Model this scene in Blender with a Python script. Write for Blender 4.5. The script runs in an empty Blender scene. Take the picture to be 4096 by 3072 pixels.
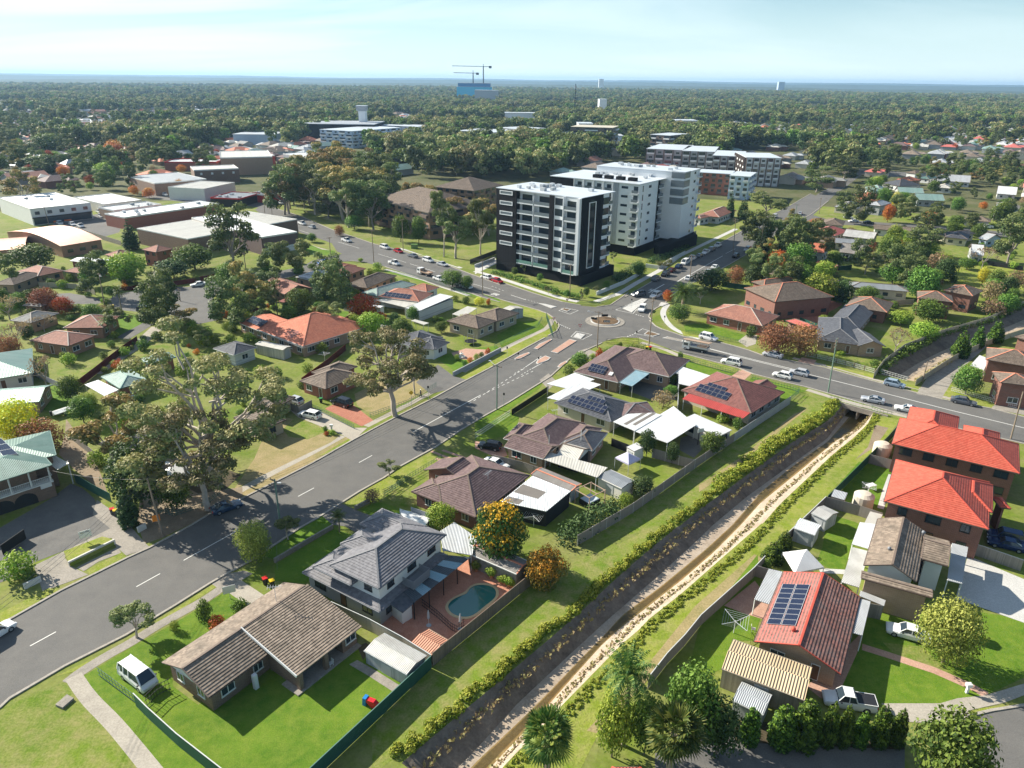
import bpy,bmesh,math,random
from math import cos,sin,pi,sqrt
from mathutils import Vector as V3,Matrix,noise
from mathutils.geometry import tessellate_polygon
R=math.radians
def Q(s): v=[int(q) for q in s.split()]; return list(zip(v[::2],v[1::2]))
Z0=lambda z:V3((0,0,z))
rnd=random.Random(7)
S=bpy.context.scene
COL=S.collection
def sI(n,k,v): n.inputs[k].default_value=v
def NO(n,d):
 o=bpy.data.objects.new(n,d);COL.objects.link(o);return o
# camera
DK=60.0;FPX=2850.0;HY=320.0;ROLL=R(0.67)
CL=math.atan((1536-HY)*cos(ROLL)/FPX)
cd=bpy.data.cameras.new('camera');cam=NO('camera',cd)
cd.sensor_width=36.0;cd.lens=FPX/4096*36.0;cd.clip_start=1.0;cd.clip_end=60000
f_=V3((0,cos(CL),-sin(CL)));u0=V3((0,sin(CL),cos(CL)));r0=V3((1,0,0))
cr,sr=cos(ROLL),sin(ROLL)
rx=r0*cr+u0*sr;ux=-r0*sr+u0*cr
M=Matrix(((rx.x,ux.x,-f_.x),(rx.y,ux.y,-f_.y),(rx.z,ux.z,-f_.z))).to_4x4()
M.translation=Z0(DK);cam.matrix_world=M
S.camera=cam
def G(x,y,z=0.0):
 """ground (or height z) point seen at photo pixel x,y (4096 wide)"""
 d=f_*FPX+rx*(x-2048)-ux*(y-1536)
 t=(z-DK)/d.z
 return V3((d.x*t,d.y*t,z))
TL={'a':(0,2100,.5877),'b':(1100,1900,.5877),'c':(1900,2100,.5877),'d':(2796,2100,.5877),'e':(0,1300,.5877),'f':(900,1200,.5877),'g':(1900,1200,.5877),'h':(2796,1200,.5877),'i':(0,700,.4973),'j':(900,650,.4973),'k':(1900,550,.4973),'l':(2996,600,.4973),'m':(0,200,.4973),'n':(1000,200,.4973),'o':(2000,200,.4973),'p':(2996,200,.8661),'q':(1000,1700,.4728),'r':(2000,1150,.5512),'s':(3300,1500,.3152),'t':(2500,800,.6299),'U':(0,0,1),'v':(1950,700,.5253),'w':(2350,600,.5253),'z':(0,0,1.8517)}
def P(t,x,y,z=0.0):
 o=TL[t];return G(o[0]+x*o[2],o[1]+y*o[2],z)
def PS(t,pts,z=0.0):return[P(t,x,y,z)for x,y in pts]
# sky and sun
CE=R(150);SUN_EL=R(30)
w=bpy.data.worlds.new('World');S.world=w;w.use_nodes=True
nt=w.node_tree;N=nt.nodes;Lk=nt.links;bg=N['Background']
sky=N.new('ShaderNodeTexSky');sky.sky_type='NISHITA';sky.sun_disc=False
sky.sun_elevation=SUN_EL;sky.sun_rotation=R(90)-CE;sky.air_density=1.0;sky.dust_density=0.4;sky.ozone_density=1.5;sky.altitude=50
tc=N.new('ShaderNodeTexCoord');sep=N.new('ShaderNodeSeparateXYZ');Lk.new(tc.outputs['Generated'],sep.inputs[0])
def mth(op,a,b=None,c=None,nt=nt):
 m=nt.nodes.new('ShaderNodeMath');m.operation=op
 for i,v in enumerate((a,b,c)):
  if v is None:continue
  if isinstance(v,(int,float)):m.inputs[i].default_value=v
  else:nt.links.new(v,m.inputs[i])
 return m.outputs[0]
zc=mth('MAXIMUM',sep.outputs[2],0.0)
dv=mth('ADD',zc,0.16)
cx=mth('DIVIDE',sep.outputs[0],dv);cy=mth('DIVIDE',sep.outputs[1],dv)
DH=N.new('ShaderNodeCombineXYZ');Lk.new(mth('MULTIPLY',cx,0.35),DH.inputs[0]);Lk.new(mth('MULTIPLY',cy,1.0),DH.inputs[1])
nz=N.new('ShaderNodeTexNoise');sI(nz,'Scale',1.1);sI(nz,'Detail',6);sI(nz,'Roughness',.55);sI(nz,'Distortion',.6)
Lk.new(DH.outputs[0],nz.inputs['Vector'])
rp=N.new('ShaderNodeValToRGB');rp.color_ramp.elements[0].position=.42;rp.color_ramp.elements[1].position=.70
Lk.new(nz.outputs['Fac'],rp.inputs[0])
BF=N.new('ShaderNodeMixRGB');BF.blend_type='MULTIPLY';sI(BF,0,1);sI(BF,2,(.56,.90,1.04,1))
Lk.new(sky.outputs[0],BF.inputs[1])
lf=mth('MULTIPLY_ADD',sep.outputs[0],-0.55,0.42);lf=mth('MAXIMUM',mth('MINIMUM',lf,.8),.12)
cf=mth('MULTIPLY',rp.outputs[0],lf)
mx=N.new('ShaderNodeMixRGB');Lk.new(cf,mx.inputs[0]);Lk.new(BF.outputs[0],mx.inputs[1]);sI(mx,2,(15,15.6,15.6,1))
hf=mth('MULTIPLY',mth('MAXIMUM',mth('SUBTRACT',1.0,mth('MULTIPLY',zc,6.5)),0.0),.8);mh_=N.new('ShaderNodeMixRGB');Lk.new(hf,mh_.inputs[0]);Lk.new(mx.outputs[0],mh_.inputs[1]);sI(mh_,2,(10,11.8,12.2,1))
Lk.new(mh_.outputs[0],bg.inputs[0]);sI(bg,1,0.052)
sd=bpy.data.lights.new('sun','SUN');sd.energy=5.0;sd.angle=R(.53);sd.color=(1,.93,.80)
so=NO('sun',sd)
sv=V3((cos(CE)*cos(SUN_EL),sin(CE)*cos(SUN_EL),sin(SUN_EL)))
so.rotation_euler=(-sv).to_track_quat('-Z','Y').to_euler();so.location=(0,0,200)
S.render.engine='CYCLES'
S.view_settings.view_transform='Standard';S.view_settings.look='None';S.view_settings.exposure=1.05;S.view_settings.gamma=1
S.cycles.max_bounces=5;S.cycles.diffuse_bounces=2;S.cycles.glossy_bounces=2;S.cycles.transmission_bounces=2;S.cycles.transparent_max_bounces=4;S.cycles.volume_bounces=0
# materials
MT={}
def A4(name):
 m=bpy.data.materials.new(name);m.use_nodes=True;return m,m.node_tree,m.node_tree.nodes['Principled BSDF']
def nd(nt,t,**k):
 n=nt.nodes.new(t)
 for a,b in k.items():
  if a[0]=='_':n.inputs[a[1:]].default_value=b
  else:setattr(n,a,b)
 return n
def c4(c,f=1.0):return(c[0]*f,c[1]*f,c[2]*f,1)
def BL(nt,f,a,b,mode='MIX'):
 n=nt.nodes.new('ShaderNodeMixRGB');n.blend_type=mode
 for i,v in enumerate((f,a,b)):
  if isinstance(v,(int,float)):n.inputs[i].default_value=v
  elif isinstance(v,tuple):n.inputs[i].default_value=v
  else:nt.links.new(v,n.inputs[i])
 return n.outputs[0]
def pos(nt,scale=(1,1,1),uv=False):
 t=nd(nt,'ShaderNodeTexCoord')if uv else nd(nt,'ShaderNodeNewGeometry')
 o=t.outputs['UV']if uv else t.outputs['Position']
 mp=nd(nt,'ShaderNodeMapping');sI(mp,'Scale',scale);nt.links.new(o,mp.inputs[0]);return mp.outputs[0]
def A6(nt,vec,sc,det=3,rough=.55):
 n=nd(nt,'ShaderNodeTexNoise',_Scale=sc,_Detail=det,_Roughness=rough);nt.links.new(vec,n.inputs['Vector']);return n.outputs['Fac']
def CM(nt,f,*st):
 r=nd(nt,'ShaderNodeValToRGB');e=r.color_ramp.elements
 while len(e)<len(st):e.new(.5)
 for i,(p,c)in enumerate(st):e[i].position=p;e[i].color=c if len(c)==4 else c4(c)
 nt.links.new(f,r.inputs[0]);return r.outputs[0]
def CN(nt,h,bs,strength=.5,dist=.05):
 b=nd(nt,'ShaderNodeBump',_Strength=strength,_Distance=dist);nt.links.new(h,b.inputs['Height']);nt.links.new(b.outputs[0],bs.inputs['Normal'])
def AB(name,c,rough=.7,var=.18,sc=.6,metal=0,spec=.3):
 if name in MT:return MT[name]
 m,nt,bs=A4(name);p=pos(nt)
 f=A6(nt,p,sc,4,.6)
 nt.links.new(BL(nt,f,c4(c,1-var),c4(c,1+var)),bs.inputs['Base Color'])
 sI(bs,'Roughness',rough);sI(bs,'Metallic',metal);sI(bs,'Specular IOR Level',spec)
 MT[name]=m;return m
def A5(name,c1,c2,stain=(.10,.09,.07),amt=.35,rough=.75,spec=.3):
 if name in MT:return MT[name]
 m,nt,bs=A4(name);u=pos(nt,uv=True);p=pos(nt)
 sx=nd(nt,'ShaderNodeSeparateXYZ');nt.links.new(u,sx.inputs[0])
 fv=mth('FRACT',mth('DIVIDE',sx.outputs[1],.36),nt=nt)
 fu=mth('SINE',mth('MULTIPLY',sx.outputs[0],2*pi/.30),nt=nt)
 h=mth('ADD',mth('MULTIPLY',mth('SUBTRACT',1.0,fv,nt=nt),1.0,nt=nt),mth('MULTIPLY',fu,.28,nt=nt),nt=nt)
 fl=nd(nt,'ShaderNodeCombineXYZ');nt.links.new(mth('FLOOR',mth('DIVIDE',sx.outputs[0],.30,nt=nt),nt=nt),fl.inputs[0]);nt.links.new(mth('FLOOR',mth('DIVIDE',sx.outputs[1],.36,nt=nt),nt=nt),fl.inputs[1])
 wn=nd(nt,'ShaderNodeTexWhiteNoise');nt.links.new(fl.outputs[0],wn.inputs['Vector'])
 col=BL(nt,wn.outputs['Value'],c4(c1),c4(c2))
 st=CM(nt,A6(nt,p,.55,5,.65),(.42,(0,0,0)),(.70,(1,1,1)))
 col=BL(nt,mth('MULTIPLY',st,amt,nt=nt),col,c4(stain))
 nt.links.new(col,bs.inputs['Base Color']);sI(bs,'Roughness',rough);sI(bs,'Specular IOR Level',spec)
 CN(nt,h,bs,.9,.07);MT[name]=m;return m
def AF(name,c,pitch=.22,rust=None,amt=.2,rough=.45,metal=.15,depth=.03):
 if name in MT:return MT[name]
 m,nt,bs=A4(name);u=pos(nt,uv=True);p=pos(nt)
 sx=nd(nt,'ShaderNodeSeparateXYZ');nt.links.new(u,sx.inputs[0])
 if pitch>.5:
  fr=mth('FRACT',mth('DIVIDE',sx.outputs[0],pitch,nt=nt),nt=nt)
  h=mth('GREATER_THAN',fr,.86,nt=nt)
 else:h=mth('SINE',mth('MULTIPLY',sx.outputs[0],2*pi/pitch,nt=nt),nt=nt)
 st=CM(nt,A6(nt,p,.35,5,.7),(.4,(0,0,0)),(.72,(1,1,1)))
 sheet=nd(nt,'ShaderNodeTexWhiteNoise',noise_dimensions='1D');nt.links.new(mth('FLOOR',mth('DIVIDE',sx.outputs[0],.8,nt=nt),nt=nt),sheet.inputs['W'])
 cc=BL(nt,sheet.outputs['Value'],c4(c,.90),c4(c,1.05))
 nt.links.new(BL(nt,mth('MULTIPLY',st,amt,nt=nt),cc,c4(rust or(c[0]*.5,c[1]*.48,c[2]*.44))),bs.inputs['Base Color'])
 sI(bs,'Roughness',rough);sI(bs,'Metallic',metal);sI(bs,'Specular IOR Level',.35)
 CN(nt,h,bs,.8,depth);MT[name]=m;return m
def BO(name,c1,c2,mortar=(.42,.38,.33)):
 if name in MT:return MT[name]
 m,nt,bs=A4(name);u=pos(nt,uv=True)
 b=nd(nt,'ShaderNodeTexBrick',_Scale=1.0);sI(b,'Color1',c4(c1));sI(b,'Color2',c4(c2));sI(b,'Mortar',c4(mortar))
 sI(b,'Brick Width',.46);sI(b,'Row Height',.17);sI(b,'Mortar Size',.018);b.offset=.5
 nt.links.new(u,b.inputs['Vector'])
 v=A6(nt,pos(nt),1.4,4,.6)
 nt.links.new(BL(nt,mth('MULTIPLY',v,.5,nt=nt),b.outputs['Color'],c4([q*.55 for q in c1])),bs.inputs['Base Color'])
 sI(bs,'Roughness',.85);CN(nt,b.outputs['Fac'],bs,-.4,.02);MT[name]=m;return m
def AP(name,c,pitch=.2,vert=False,gap=.12,var=.2,rough=.75):
 """cladding, palings or slats: dark grooves are real relief in the bump"""
 if name in MT:return MT[name]
 m,nt,bs=A4(name);u=pos(nt,uv=True)
 sx=nd(nt,'ShaderNodeSeparateXYZ');nt.links.new(u,sx.inputs[0])
 o=mth('DIVIDE',sx.outputs[0 if vert else 1],pitch,nt=nt)
 fr=mth('FRACT',o,nt=nt);wn=nd(nt,'ShaderNodeTexWhiteNoise',noise_dimensions='1D');nt.links.new(mth('FLOOR',o,nt=nt),wn.inputs['W'])
 col=BL(nt,wn.outputs['Value'],c4(c,1-var),c4(c,1+var))
 col=BL(nt,mth('MULTIPLY',A6(nt,pos(nt),1.1,4,.6),.4,nt=nt),col,c4(c,.62))
 nt.links.new(col,bs.inputs['Base Color']);sI(bs,'Roughness',rough);sI(bs,'Specular IOR Level',.12)
 CN(nt,mth('GREATER_THAN',fr,gap,nt=nt),bs,.9,.03);MT[name]=m;return m
def AC(name,cols,scales=(.06,.5,4),rough=.95,bumpd=.06,extra=None):
 """cols: three colours mixed by big and small noise"""
 if name in MT:return MT[name]
 m,nt,bs=A4(name);p=pos(nt)
 a=CM(nt,A6(nt,p,scales[0],5,.62),(.36,(0,0,0)),(.64,(1,1,1)))
 b=CM(nt,A6(nt,p,scales[1],5,.7),(.38,(0,0,0)),(.66,(1,1,1)))
 n3=A6(nt,p,scales[2],4,.7)
 col=BL(nt,a,c4(cols[0]),c4(cols[1]));col=BL(nt,mth('MULTIPLY',b,.65,nt=nt),col,c4(cols[2]))
 col=BL(nt,1.0,col,CM(nt,n3,(.25,(.72,.72,.72)),(.75,(1.2,1.2,1.2))),'MULTIPLY')
 nt.links.new(col,bs.inputs['Base Color']);sI(bs,'Roughness',rough);sI(bs,'Specular IOR Level',.15)
 CN(nt,n3,bs,.6,bumpd);MT[name]=m;return m
def AH(name,c1,c2,c3=None,trans=.25,lo=.55):
 """leaf tint is stored per leaf clump; c3 is a third colour for the tips"""
 if name in MT:return MT[name]
 m,nt,bs=A4(name)
 at=nd(nt,'ShaderNodeAttribute',attribute_name='tint');oi=nd(nt,'ShaderNodeObjectInfo')
 sp=nd(nt,'ShaderNodeSeparateXYZ');nt.links.new(at.outputs['Vector'],sp.inputs[0])
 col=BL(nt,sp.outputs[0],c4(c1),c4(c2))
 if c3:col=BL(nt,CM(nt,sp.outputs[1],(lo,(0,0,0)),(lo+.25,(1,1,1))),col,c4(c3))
 hs=nd(nt,'ShaderNodeHueSaturation');nt.links.new(mth('MULTIPLY_ADD',oi.outputs['Random'],.04,.48,nt=nt),hs.inputs['Hue'])
 nt.links.new(mth('MULTIPLY_ADD',oi.outputs['Random'],.5,.75,nt=nt),hs.inputs['Value']);nt.links.new(col,hs.inputs['Color'])
 nt.links.new(hs.outputs[0],bs.inputs['Base Color']);sI(bs,'Roughness',.6);sI(bs,'Specular IOR Level',.25)
 tr=nd(nt,'ShaderNodeBsdfTranslucent');nt.links.new(hs.outputs[0],tr.inputs[0])
 ms=nd(nt,'ShaderNodeMixShader');sI(ms,0,trans)
 nt.links.new(bs.outputs[0],ms.inputs[1]);nt.links.new(tr.outputs[0],ms.inputs[2]);nt.links.new(ms.outputs[0],nt.nodes['Material Output'].inputs[0])
 MT[name]=m;return m
def glass(name='glass',c=(.03,.045,.06),rough=.08):
 if name in MT:return MT[name]
 m,nt,bs=A4(name);sI(bs,'Base Color',c4(c));sI(bs,'Roughness',rough);sI(bs,'Specular IOR Level',.8)
 MT[name]=m;return m
def DP():
 if 'solar' in MT:return MT['solar']
 m,nt,bs=A4('solar');u=pos(nt,uv=True);sx=nd(nt,'ShaderNodeSeparateXYZ');nt.links.new(u,sx.inputs[0])
 def ln(o,p,wd):return mth('LESS_THAN',mth('FRACT',mth('DIVIDE',o,p,nt=nt),nt=nt),wd,nt=nt)
 fine=mth('MAXIMUM',ln(sx.outputs[0],.16,.07),ln(sx.outputs[1],.16,.07),nt=nt)
 col=BL(nt,fine,c4((.010,.014,.038)),c4((.045,.06,.10)))
 nt.links.new(col,bs.inputs['Base Color']);sI(bs,'Roughness',.18);sI(bs,'Specular IOR Level',.6)
 MT['solar']=m;return m
 # builders
def EA(v):v=V3((v.x,v.y,0));return v.normalized()
class MB:
 def __init__(s):s.v=[];s.f=[];s.m=[];s.mats=[]
 def mi(s,mat):
  if mat is None:return 0
  if mat not in s.mats:s.mats.append(mat)
  return s.mats.index(mat)
 def face(s,pts,mat=None):
  i=len(s.v);s.v+=[V3(p)for p in pts];s.f.append(list(range(i,i+len(pts))));s.m.append(s.mi(mat))
 def box(s,o,x,y,z,mat=None,skip=()):
  """o corner, x,y,z edge vectors"""
  o=V3(o);x=V3(x);y=V3(y);z=V3(z)
  if x.cross(y).dot(z)<0:x,y=y,x
  p=[o,o+x,o+x+y,o+y,o+z,o+x+z,o+x+y+z,o+y+z]
  i=len(s.v);s.v+=p;k=s.mi(mat)
  for j,f in enumerate(((0,3,2,1),(4,5,6,7),(0,1,5,4),(1,2,6,5),(2,3,7,6),(3,0,4,7))):
   if j in skip:continue
   s.f.append([i+q for q in f]);s.m.append(k)
 def cbox(s,c,sx,sy,sz,mat=None,rot=0):
  ca,sa=cos(rot),sin(rot);X=V3((ca,sa,0));Y=V3((-sa,ca,0));Z=Z0(1)
  s.box(V3(c)-X*sx/2-Y*sy/2-Z*sz/2,X*sx,Y*sy,Z*sz,mat)
 def bar(s,a,b,w,mat=None,h=None,n=4,w2=None):
  """square or round bar from a to b"""
  a=V3(a);b=V3(b);d=b-a
  if d.length<1e-5:return
  d.normalize();up=Z0(1)if abs(d.z)<.95 else V3((1,0,0))
  x=d.cross(up).normalized();y=x.cross(d).normalized();h=h or w;w2=w if w2 is None else w2;k=s.mi(mat)
  i=len(s.v)
  for q,c,ww in((0,a,w),(1,b,w2)):
   for j in range(n):
    t=2*pi*(j+.5)/n;f=.5*(1.4142 if n==4 else 1)
    s.v.append(c+x*cos(t)*ww*f+y*sin(t)*(h*ww/w)*f)
  for j in range(n):
   s.f.append([i+j,i+(j+1)%n,i+n+(j+1)%n,i+n+j]);s.m.append(k)
  s.f.append([i+j for j in range(n)][::-1]);s.m.append(k);s.f.append([i+n+j for j in range(n)]);s.m.append(k)
 def prism(s,pts,z0,z1,mat=None,bottom=True):
  pts=[V3((p[0],p[1],0))for p in pts]
  area=sum(pts[i].x*pts[(i+1)%len(pts)].y-pts[(i+1)%len(pts)].x*pts[i].y for i in range(len(pts)))
  if area<0:pts=pts[::-1]
  n=len(pts);i=len(s.v);k=s.mi(mat)
  s.v+=[p+Z0(z0)for p in pts]+[p+Z0(z1)for p in pts]
  for j in range(n):s.f.append([i+j,i+(j+1)%n,i+n+(j+1)%n,i+n+j]);s.m.append(k)
  for t in tessellate_polygon([[p for p in pts]]):
   a,b,c=t
   if(pts[b]-pts[a]).cross(pts[c]-pts[a]).z<0:b,c=c,b
   s.f.append([i+n+a,i+n+b,i+n+c]);s.m.append(k)
   if bottom:s.f.append([i+a,i+c,i+b]);s.m.append(k)
 def lathe(s,c,prof,n=12,mat=None,sx=1,sy=1):
  i=len(s.v);k=s.mi(mat);c=V3(c)
  for r,z in prof:
   for j in range(n):
    t=2*pi*j/n;s.v.append(c+V3((r*sx*cos(t),r*sy*sin(t),z)))
  for q in range(len(prof)-1):
   for j in range(n):
    s.f.append([i+q*n+j,i+q*n+(j+1)%n,i+(q+1)*n+(j+1)%n,i+(q+1)*n+j]);s.m.append(k)
  s.f.append([i+j for j in range(n)][::-1]);s.m.append(k);q=len(prof)-1;s.f.append([i+q*n+j for j in range(n)]);s.m.append(k)
 def mesh(s,name,mat=None,inv=None,uv=True,smooth=False):
  me=bpy.data.meshes.new(name)
  vs=[inv@v for v in s.v]if inv else s.v
  me.from_pydata(vs,[],s.f)
  for m in(s.mats if s.mats else[mat]):me.materials.append(m)
  if s.mats:me.polygons.foreach_set('material_index',s.m)
  if smooth:me.polygons.foreach_set('use_smooth',[True]*len(s.f))
  me.update()
  if uv:
   l=me.uv_layers.new(name='UVMap');d=[0.0]*(2*len(me.loops));V=me.vertices
   for p in me.polygons:
    n=p.normal
    if abs(n.z)>.9995:t=V3((1,0,0));b=V3((0,1,0))
    else:
     t=V3((-n.y,n.x,0)).normalized();b=n.cross(t)
    for li in p.loop_indices:
     c=V[me.loops[li].vertex_index].co;d[2*li]=c.dot(t);d[2*li+1]=c.dot(b)
   l.data.foreach_set('uv',d)
  return me
 def bd(s,name,mat=None,parent=None,world=True,uv=True,smooth=False,label=None):
  if not s.f:return None
  inv=None
  if parent is not None and world:inv=WM[parent.name].inverted()
  me=s.mesh(name,mat,inv,uv,smooth);o=NO(name,me)
  if parent is not None:o.parent=parent
  WM[o.name]=WM[parent.name]if parent is not None else Matrix.Identity(4)
  if label:o['label']=label
  return o
WM={}
MB.bl=lambda s,*a:s.bd(*a,world=False)
def AI(name,label,cat,loc,rz=0,group=None):
 o=NO(name,None);o.location=loc;o.rotation_euler=(0,0,rz);o.empty_display_size=.3
 WM[o.name]=Matrix.Translation(V3(loc))@Matrix.Rotation(rz,4,'Z')
 o['label']=label;o['category']=cat
 if group:o['group']=group
 return o
def tag(o,label,cat,group=None):
 o['label']=label;o['category']=cat
 if group:o['group']=group
 return o
def A3(o):o['kind']='structure';return o
def CO(o):o['kind']='stuff';return o
def one(mb,name,label,cat,mat=None,group=None,uv=True,smooth=False):
 """a thing that is a single mesh, its origin moved to its base"""
 xs=[v.x for v in mb.v];ys=[v.y for v in mb.v];zs=[v.z for v in mb.v]
 c=V3(((min(xs)+max(xs))/2,(min(ys)+max(ys))/2,min(zs)))
 me=mb.mesh(name,mat,Matrix.Translation(-c),uv,smooth);o=NO(name,me);o.location=c
 WM[o.name]=Matrix.Translation(c)
 return tag(o,label,cat,group)
def C2(me,name,parent,mat4,label=None):
 o=NO(name,me);o.parent=parent;o.matrix_local=mat4
 WM[o.name]=WM[parent.name]@mat4
 if label:o['label']=label
 return o
def DL(src,loc,rz,scale=None,label=None,cat=None,group=None):
 c=src.copy();COL.objects.link(c);c.location=loc;c.rotation_euler=(0,0,rz)
 if scale:c.scale=scale
 if label:c['label']=label
 if cat:c['category']=cat
 if group:c['group']=group
 for ch in DX(src):
  d=ch.copy();COL.objects.link(d);d.parent=c
  for gc in DX(ch):
   e=gc.copy();COL.objects.link(e);e.parent=d
 return c
def DX(o):return[q for q in o.children]
# rectangles on the ground
class AO:
 """A-B is one edge, D any point on the opposite side"""
 def __init__(s,A,B,D):
  s.o=V3((A.x,A.y,0));d=V3((B.x-A.x,B.y-A.y,0));s.L=d.length;s.u=d.normalized()
  n=V3((-s.u.y,s.u.x,0));w=(V3((D.x,D.y,0))-s.o).dot(n)
  s.v=n if w>0 else-n;s.W=abs(w)
 def p(s,a,b,z=0):return s.o+s.u*a+s.v*b+Z0(z)
 def grow(s,d):
  r=AO.__new__(AO);r.u=s.u;r.v=s.v;r.L=s.L+2*d;r.W=s.W+2*d;r.o=s.p(-d,-d);return r
 def inside(s,q,m=0):
  w=V3((q.x,q.y,0))-s.o;a=w.dot(s.u);b=w.dot(s.v);return-m<a<s.L+m and-m<b<s.W+m
 def ctr(s,z=0):return s.p(s.L/2,s.W/2,z)
def RR(t,A,B,D,z=0):return AO(P(t,*A,z),P(t,*B,z),P(t,*D,z))
def BJ(mb,cap,r,typ,e,pitch,mat,ridge=None,th=.16,soff=None):
 """adds one roof to mb, its ridge caps to cap; returns ridge height"""
 L,W=r.L,r.W;tp=math.tan(R(pitch))
 if typ in('flat','skillion','skillionL'):
  k={'flat':.04*W,'skillion':tp*W,'skillionL':0}[typ];kl=tp*L if typ=='skillionL' else 0
  T=[r.p(0,0,e),r.p(L,0,e+kl),r.p(L,W,e+k+kl),r.p(0,W,e+k)]
  Bt=[q-Z0(th*.7)for q in T]
  if(T[1]-T[0]).cross(T[2]-T[0]).z<0:T=T[::-1];Bt=Bt[::-1]
  mb.face(T,mat);mb.face(Bt[::-1],soff or mat)
  for i in range(4):mb.face([Bt[i],Bt[(i+1)%4],T[(i+1)%4],T[i]],soff or mat)
  if C4[0]and mat.name.startswith('roof_tile'):CI(mb,T,mat)
  return e+max(k,kl)
 gab=typ in('gable','gableW');alongL=(L>=W)
 if typ=='gable':alongL=True
 if typ=='gableW':alongL=False
 half=(W if alongL else L)/2;rp_=half if ridge is None else ridge;H=tp*half
 q=(lambda a,b,z:r.p(a,b,z))if alongL else(lambda a,b,z:r.p(b,a,z))
 LL,WW=(L,W)if alongL else(W,L);ins=0 if gab else min(half,LL/2-.01)
 c=[q(0,0,e),q(LL,0,e),q(LL,WW,e),q(0,WW,e)];ra=q(ins,rp_,e+H);rb=q(LL-ins,rp_,e+H)
 fs=[[c[0],c[1],rb,ra],[c[2],c[3],ra,rb]]
 if not gab:fs+=[[c[1],c[2],rb],[c[3],c[0],ra]]
 dn=Z0(-th);b=[x+dn for x in c]
 for f in fs:
  if(f[1]-f[0]).cross(f[2]-f[0]).z<0:f=f[::-1]
  if C4[0]and mat.name.startswith('roof_tile'):CI(mb,f,mat)
  else:mb.face(f,mat)
 so=soff or mat
 if gab:
  rad,rbd=ra+dn,rb+dn
  for pr in(([c[0],c[3],ra],[b[0],b[3],rad]),([c[1],c[2],rb],[b[1],b[2],rbd])):
   t,u=pr;mb.face([t[0],t[2],u[2],u[0]],so);mb.face([t[2],t[1],u[1],u[2]],so)
  mb.face([b[0],b[1],rbd,rad],so);mb.face([b[2],b[3],rad,rbd],so)
  mb.face([b[0],b[1],c[1],c[0]],so);mb.face([b[2],b[3],c[3],c[2]],so)
 else:
  for i in range(4):mb.face([b[i],b[(i+1)%4],c[(i+1)%4],c[i]],so)
  mb.face(b,so)
 up=Z0(.03)
 if cap is not None:
  if(ra-rb).length>.3:cap.bar(ra+up,rb+up,.24,h=.12)
  if not gab:
   for x,y in((c[0],ra),(c[3],ra),(c[1],rb),(c[2],rb)):cap.bar(x+up,y+up,.22,h=.10)
  else:
   for x,y in((c[0],ra),(c[3],ra),(c[1],rb),(c[2],rb)):cap.bar(x,y,.14,h=.10)
 return e+H
def CI(mb,f,mat,step=.36,rise=.055):
 """tile courses as real steps: every course sits a riser above the one below"""
 n=(f[1]-f[0]).cross(f[2]-f[0]).normalized()
 if n.z<0:n=-n;f=f[::-1]
 t=V3((-n.y,n.x,0)).normalized();b=n.cross(t)
 if b.z<0:b=-b
 o=f[0];q=[((p-o).dot(t),(p-o).dot(b))for p in f];v0=min(p[1]for p in q);v1=max(p[1]for p in q);k=max(1,round((v1-v0)/step));st=(v1-v0)/k
 def clip(pl,lo,keep_above):
  out=[]
  for i in range(len(pl)):
   a,c=pl[i],pl[(i+1)%len(pl)];ia=(a[1]>=lo-1e-9)if keep_above else(a[1]<=lo+1e-9);ic=(c[1]>=lo-1e-9)if keep_above else(c[1]<=lo+1e-9)
   if ia:out.append(a)
   if ia!=ic:
    w=(lo-a[1])/(c[1]-a[1]);out.append((a[0]+(c[0]-a[0])*w,lo))
  return out
 for i in range(k):
  a,c=v0+st*i,v0+st*(i+1);pl=clip(clip(q,a,True),c,False)
  if len(pl)<3:continue
  mb.face([o+t*x+b*y+n*(.004+rise*(c-y)/st)for x,y in pl],mat)
  xs=[x for x,y in pl if abs(y-a)<1e-5]
  if len(xs)>=2:
   x0,x1=min(xs),max(xs);e0,e1=o+t*x0+b*a,o+t*x1+b*a
   r=[e0,e1,e1+n*(.004+rise),e0+n*(.004+rise)]
   if(r[1]-r[0]).cross(r[3]-r[0]).dot(b)>0:r=r[::-1]
   mb.face(r,mat)
C4=[True]
B7={}
def B8(w,h,kind,fm,pm):
 k=(round(w,2),round(h,2),kind,fm.name,pm.name)
 if k in B7:return B7[k]
 f=MB();t=.07
 f.box((-w/2,0,0),(w,0,0),(0,.07,0),(0,0,t));f.box((-w/2,0,h-t),(w,0,0),(0,.07,0),(0,0,t))
 f.box((-w/2,0,t),(t,0,0),(0,.07,0),(0,0,h-2*t));f.box((w/2-t,0,t),(t,0,0),(0,.07,0),(0,0,h-2*t))
 if w>1.1:f.box((-t/2,0,t),(t,0,0),(0,.065,0),(0,0,h-2*t))
 if kind!='door':f.box((-w/2-.05,0,-.08),(w+.1,0,0),(0,.11,0),(0,0,.078))
 p=MB();p.box((-w/2+t,.004,t),(w-2*t,0,0),(0,.03,0),(0,0,h-2*t))
 B7[k]=(f.mesh('window_frame',fm),p.mesh('window_pane',pm));return B7[k]
def AL(root,base,nrm,w,h,fm=None,pm=None,lod=0,kind='window',name=None):
 fm=fm or MT['frame_white'];pm=pm or MT['glass']
 f,p=B8(w,h,kind,fm,pm);rz=math.atan2(-nrm.x,nrm.y)
 mw=Matrix.Translation(base+nrm*.005)@Matrix.Rotation(rz,4,'Z');ml=WM[root.name].inverted()@mw
 if lod==0:
  o=C2(f,name or kind,root,ml);C2(p,'pane' if kind!='door' else 'door_leaf',o,Matrix.Identity(4))
 else:C2(p,name or kind,root,ml)
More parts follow.
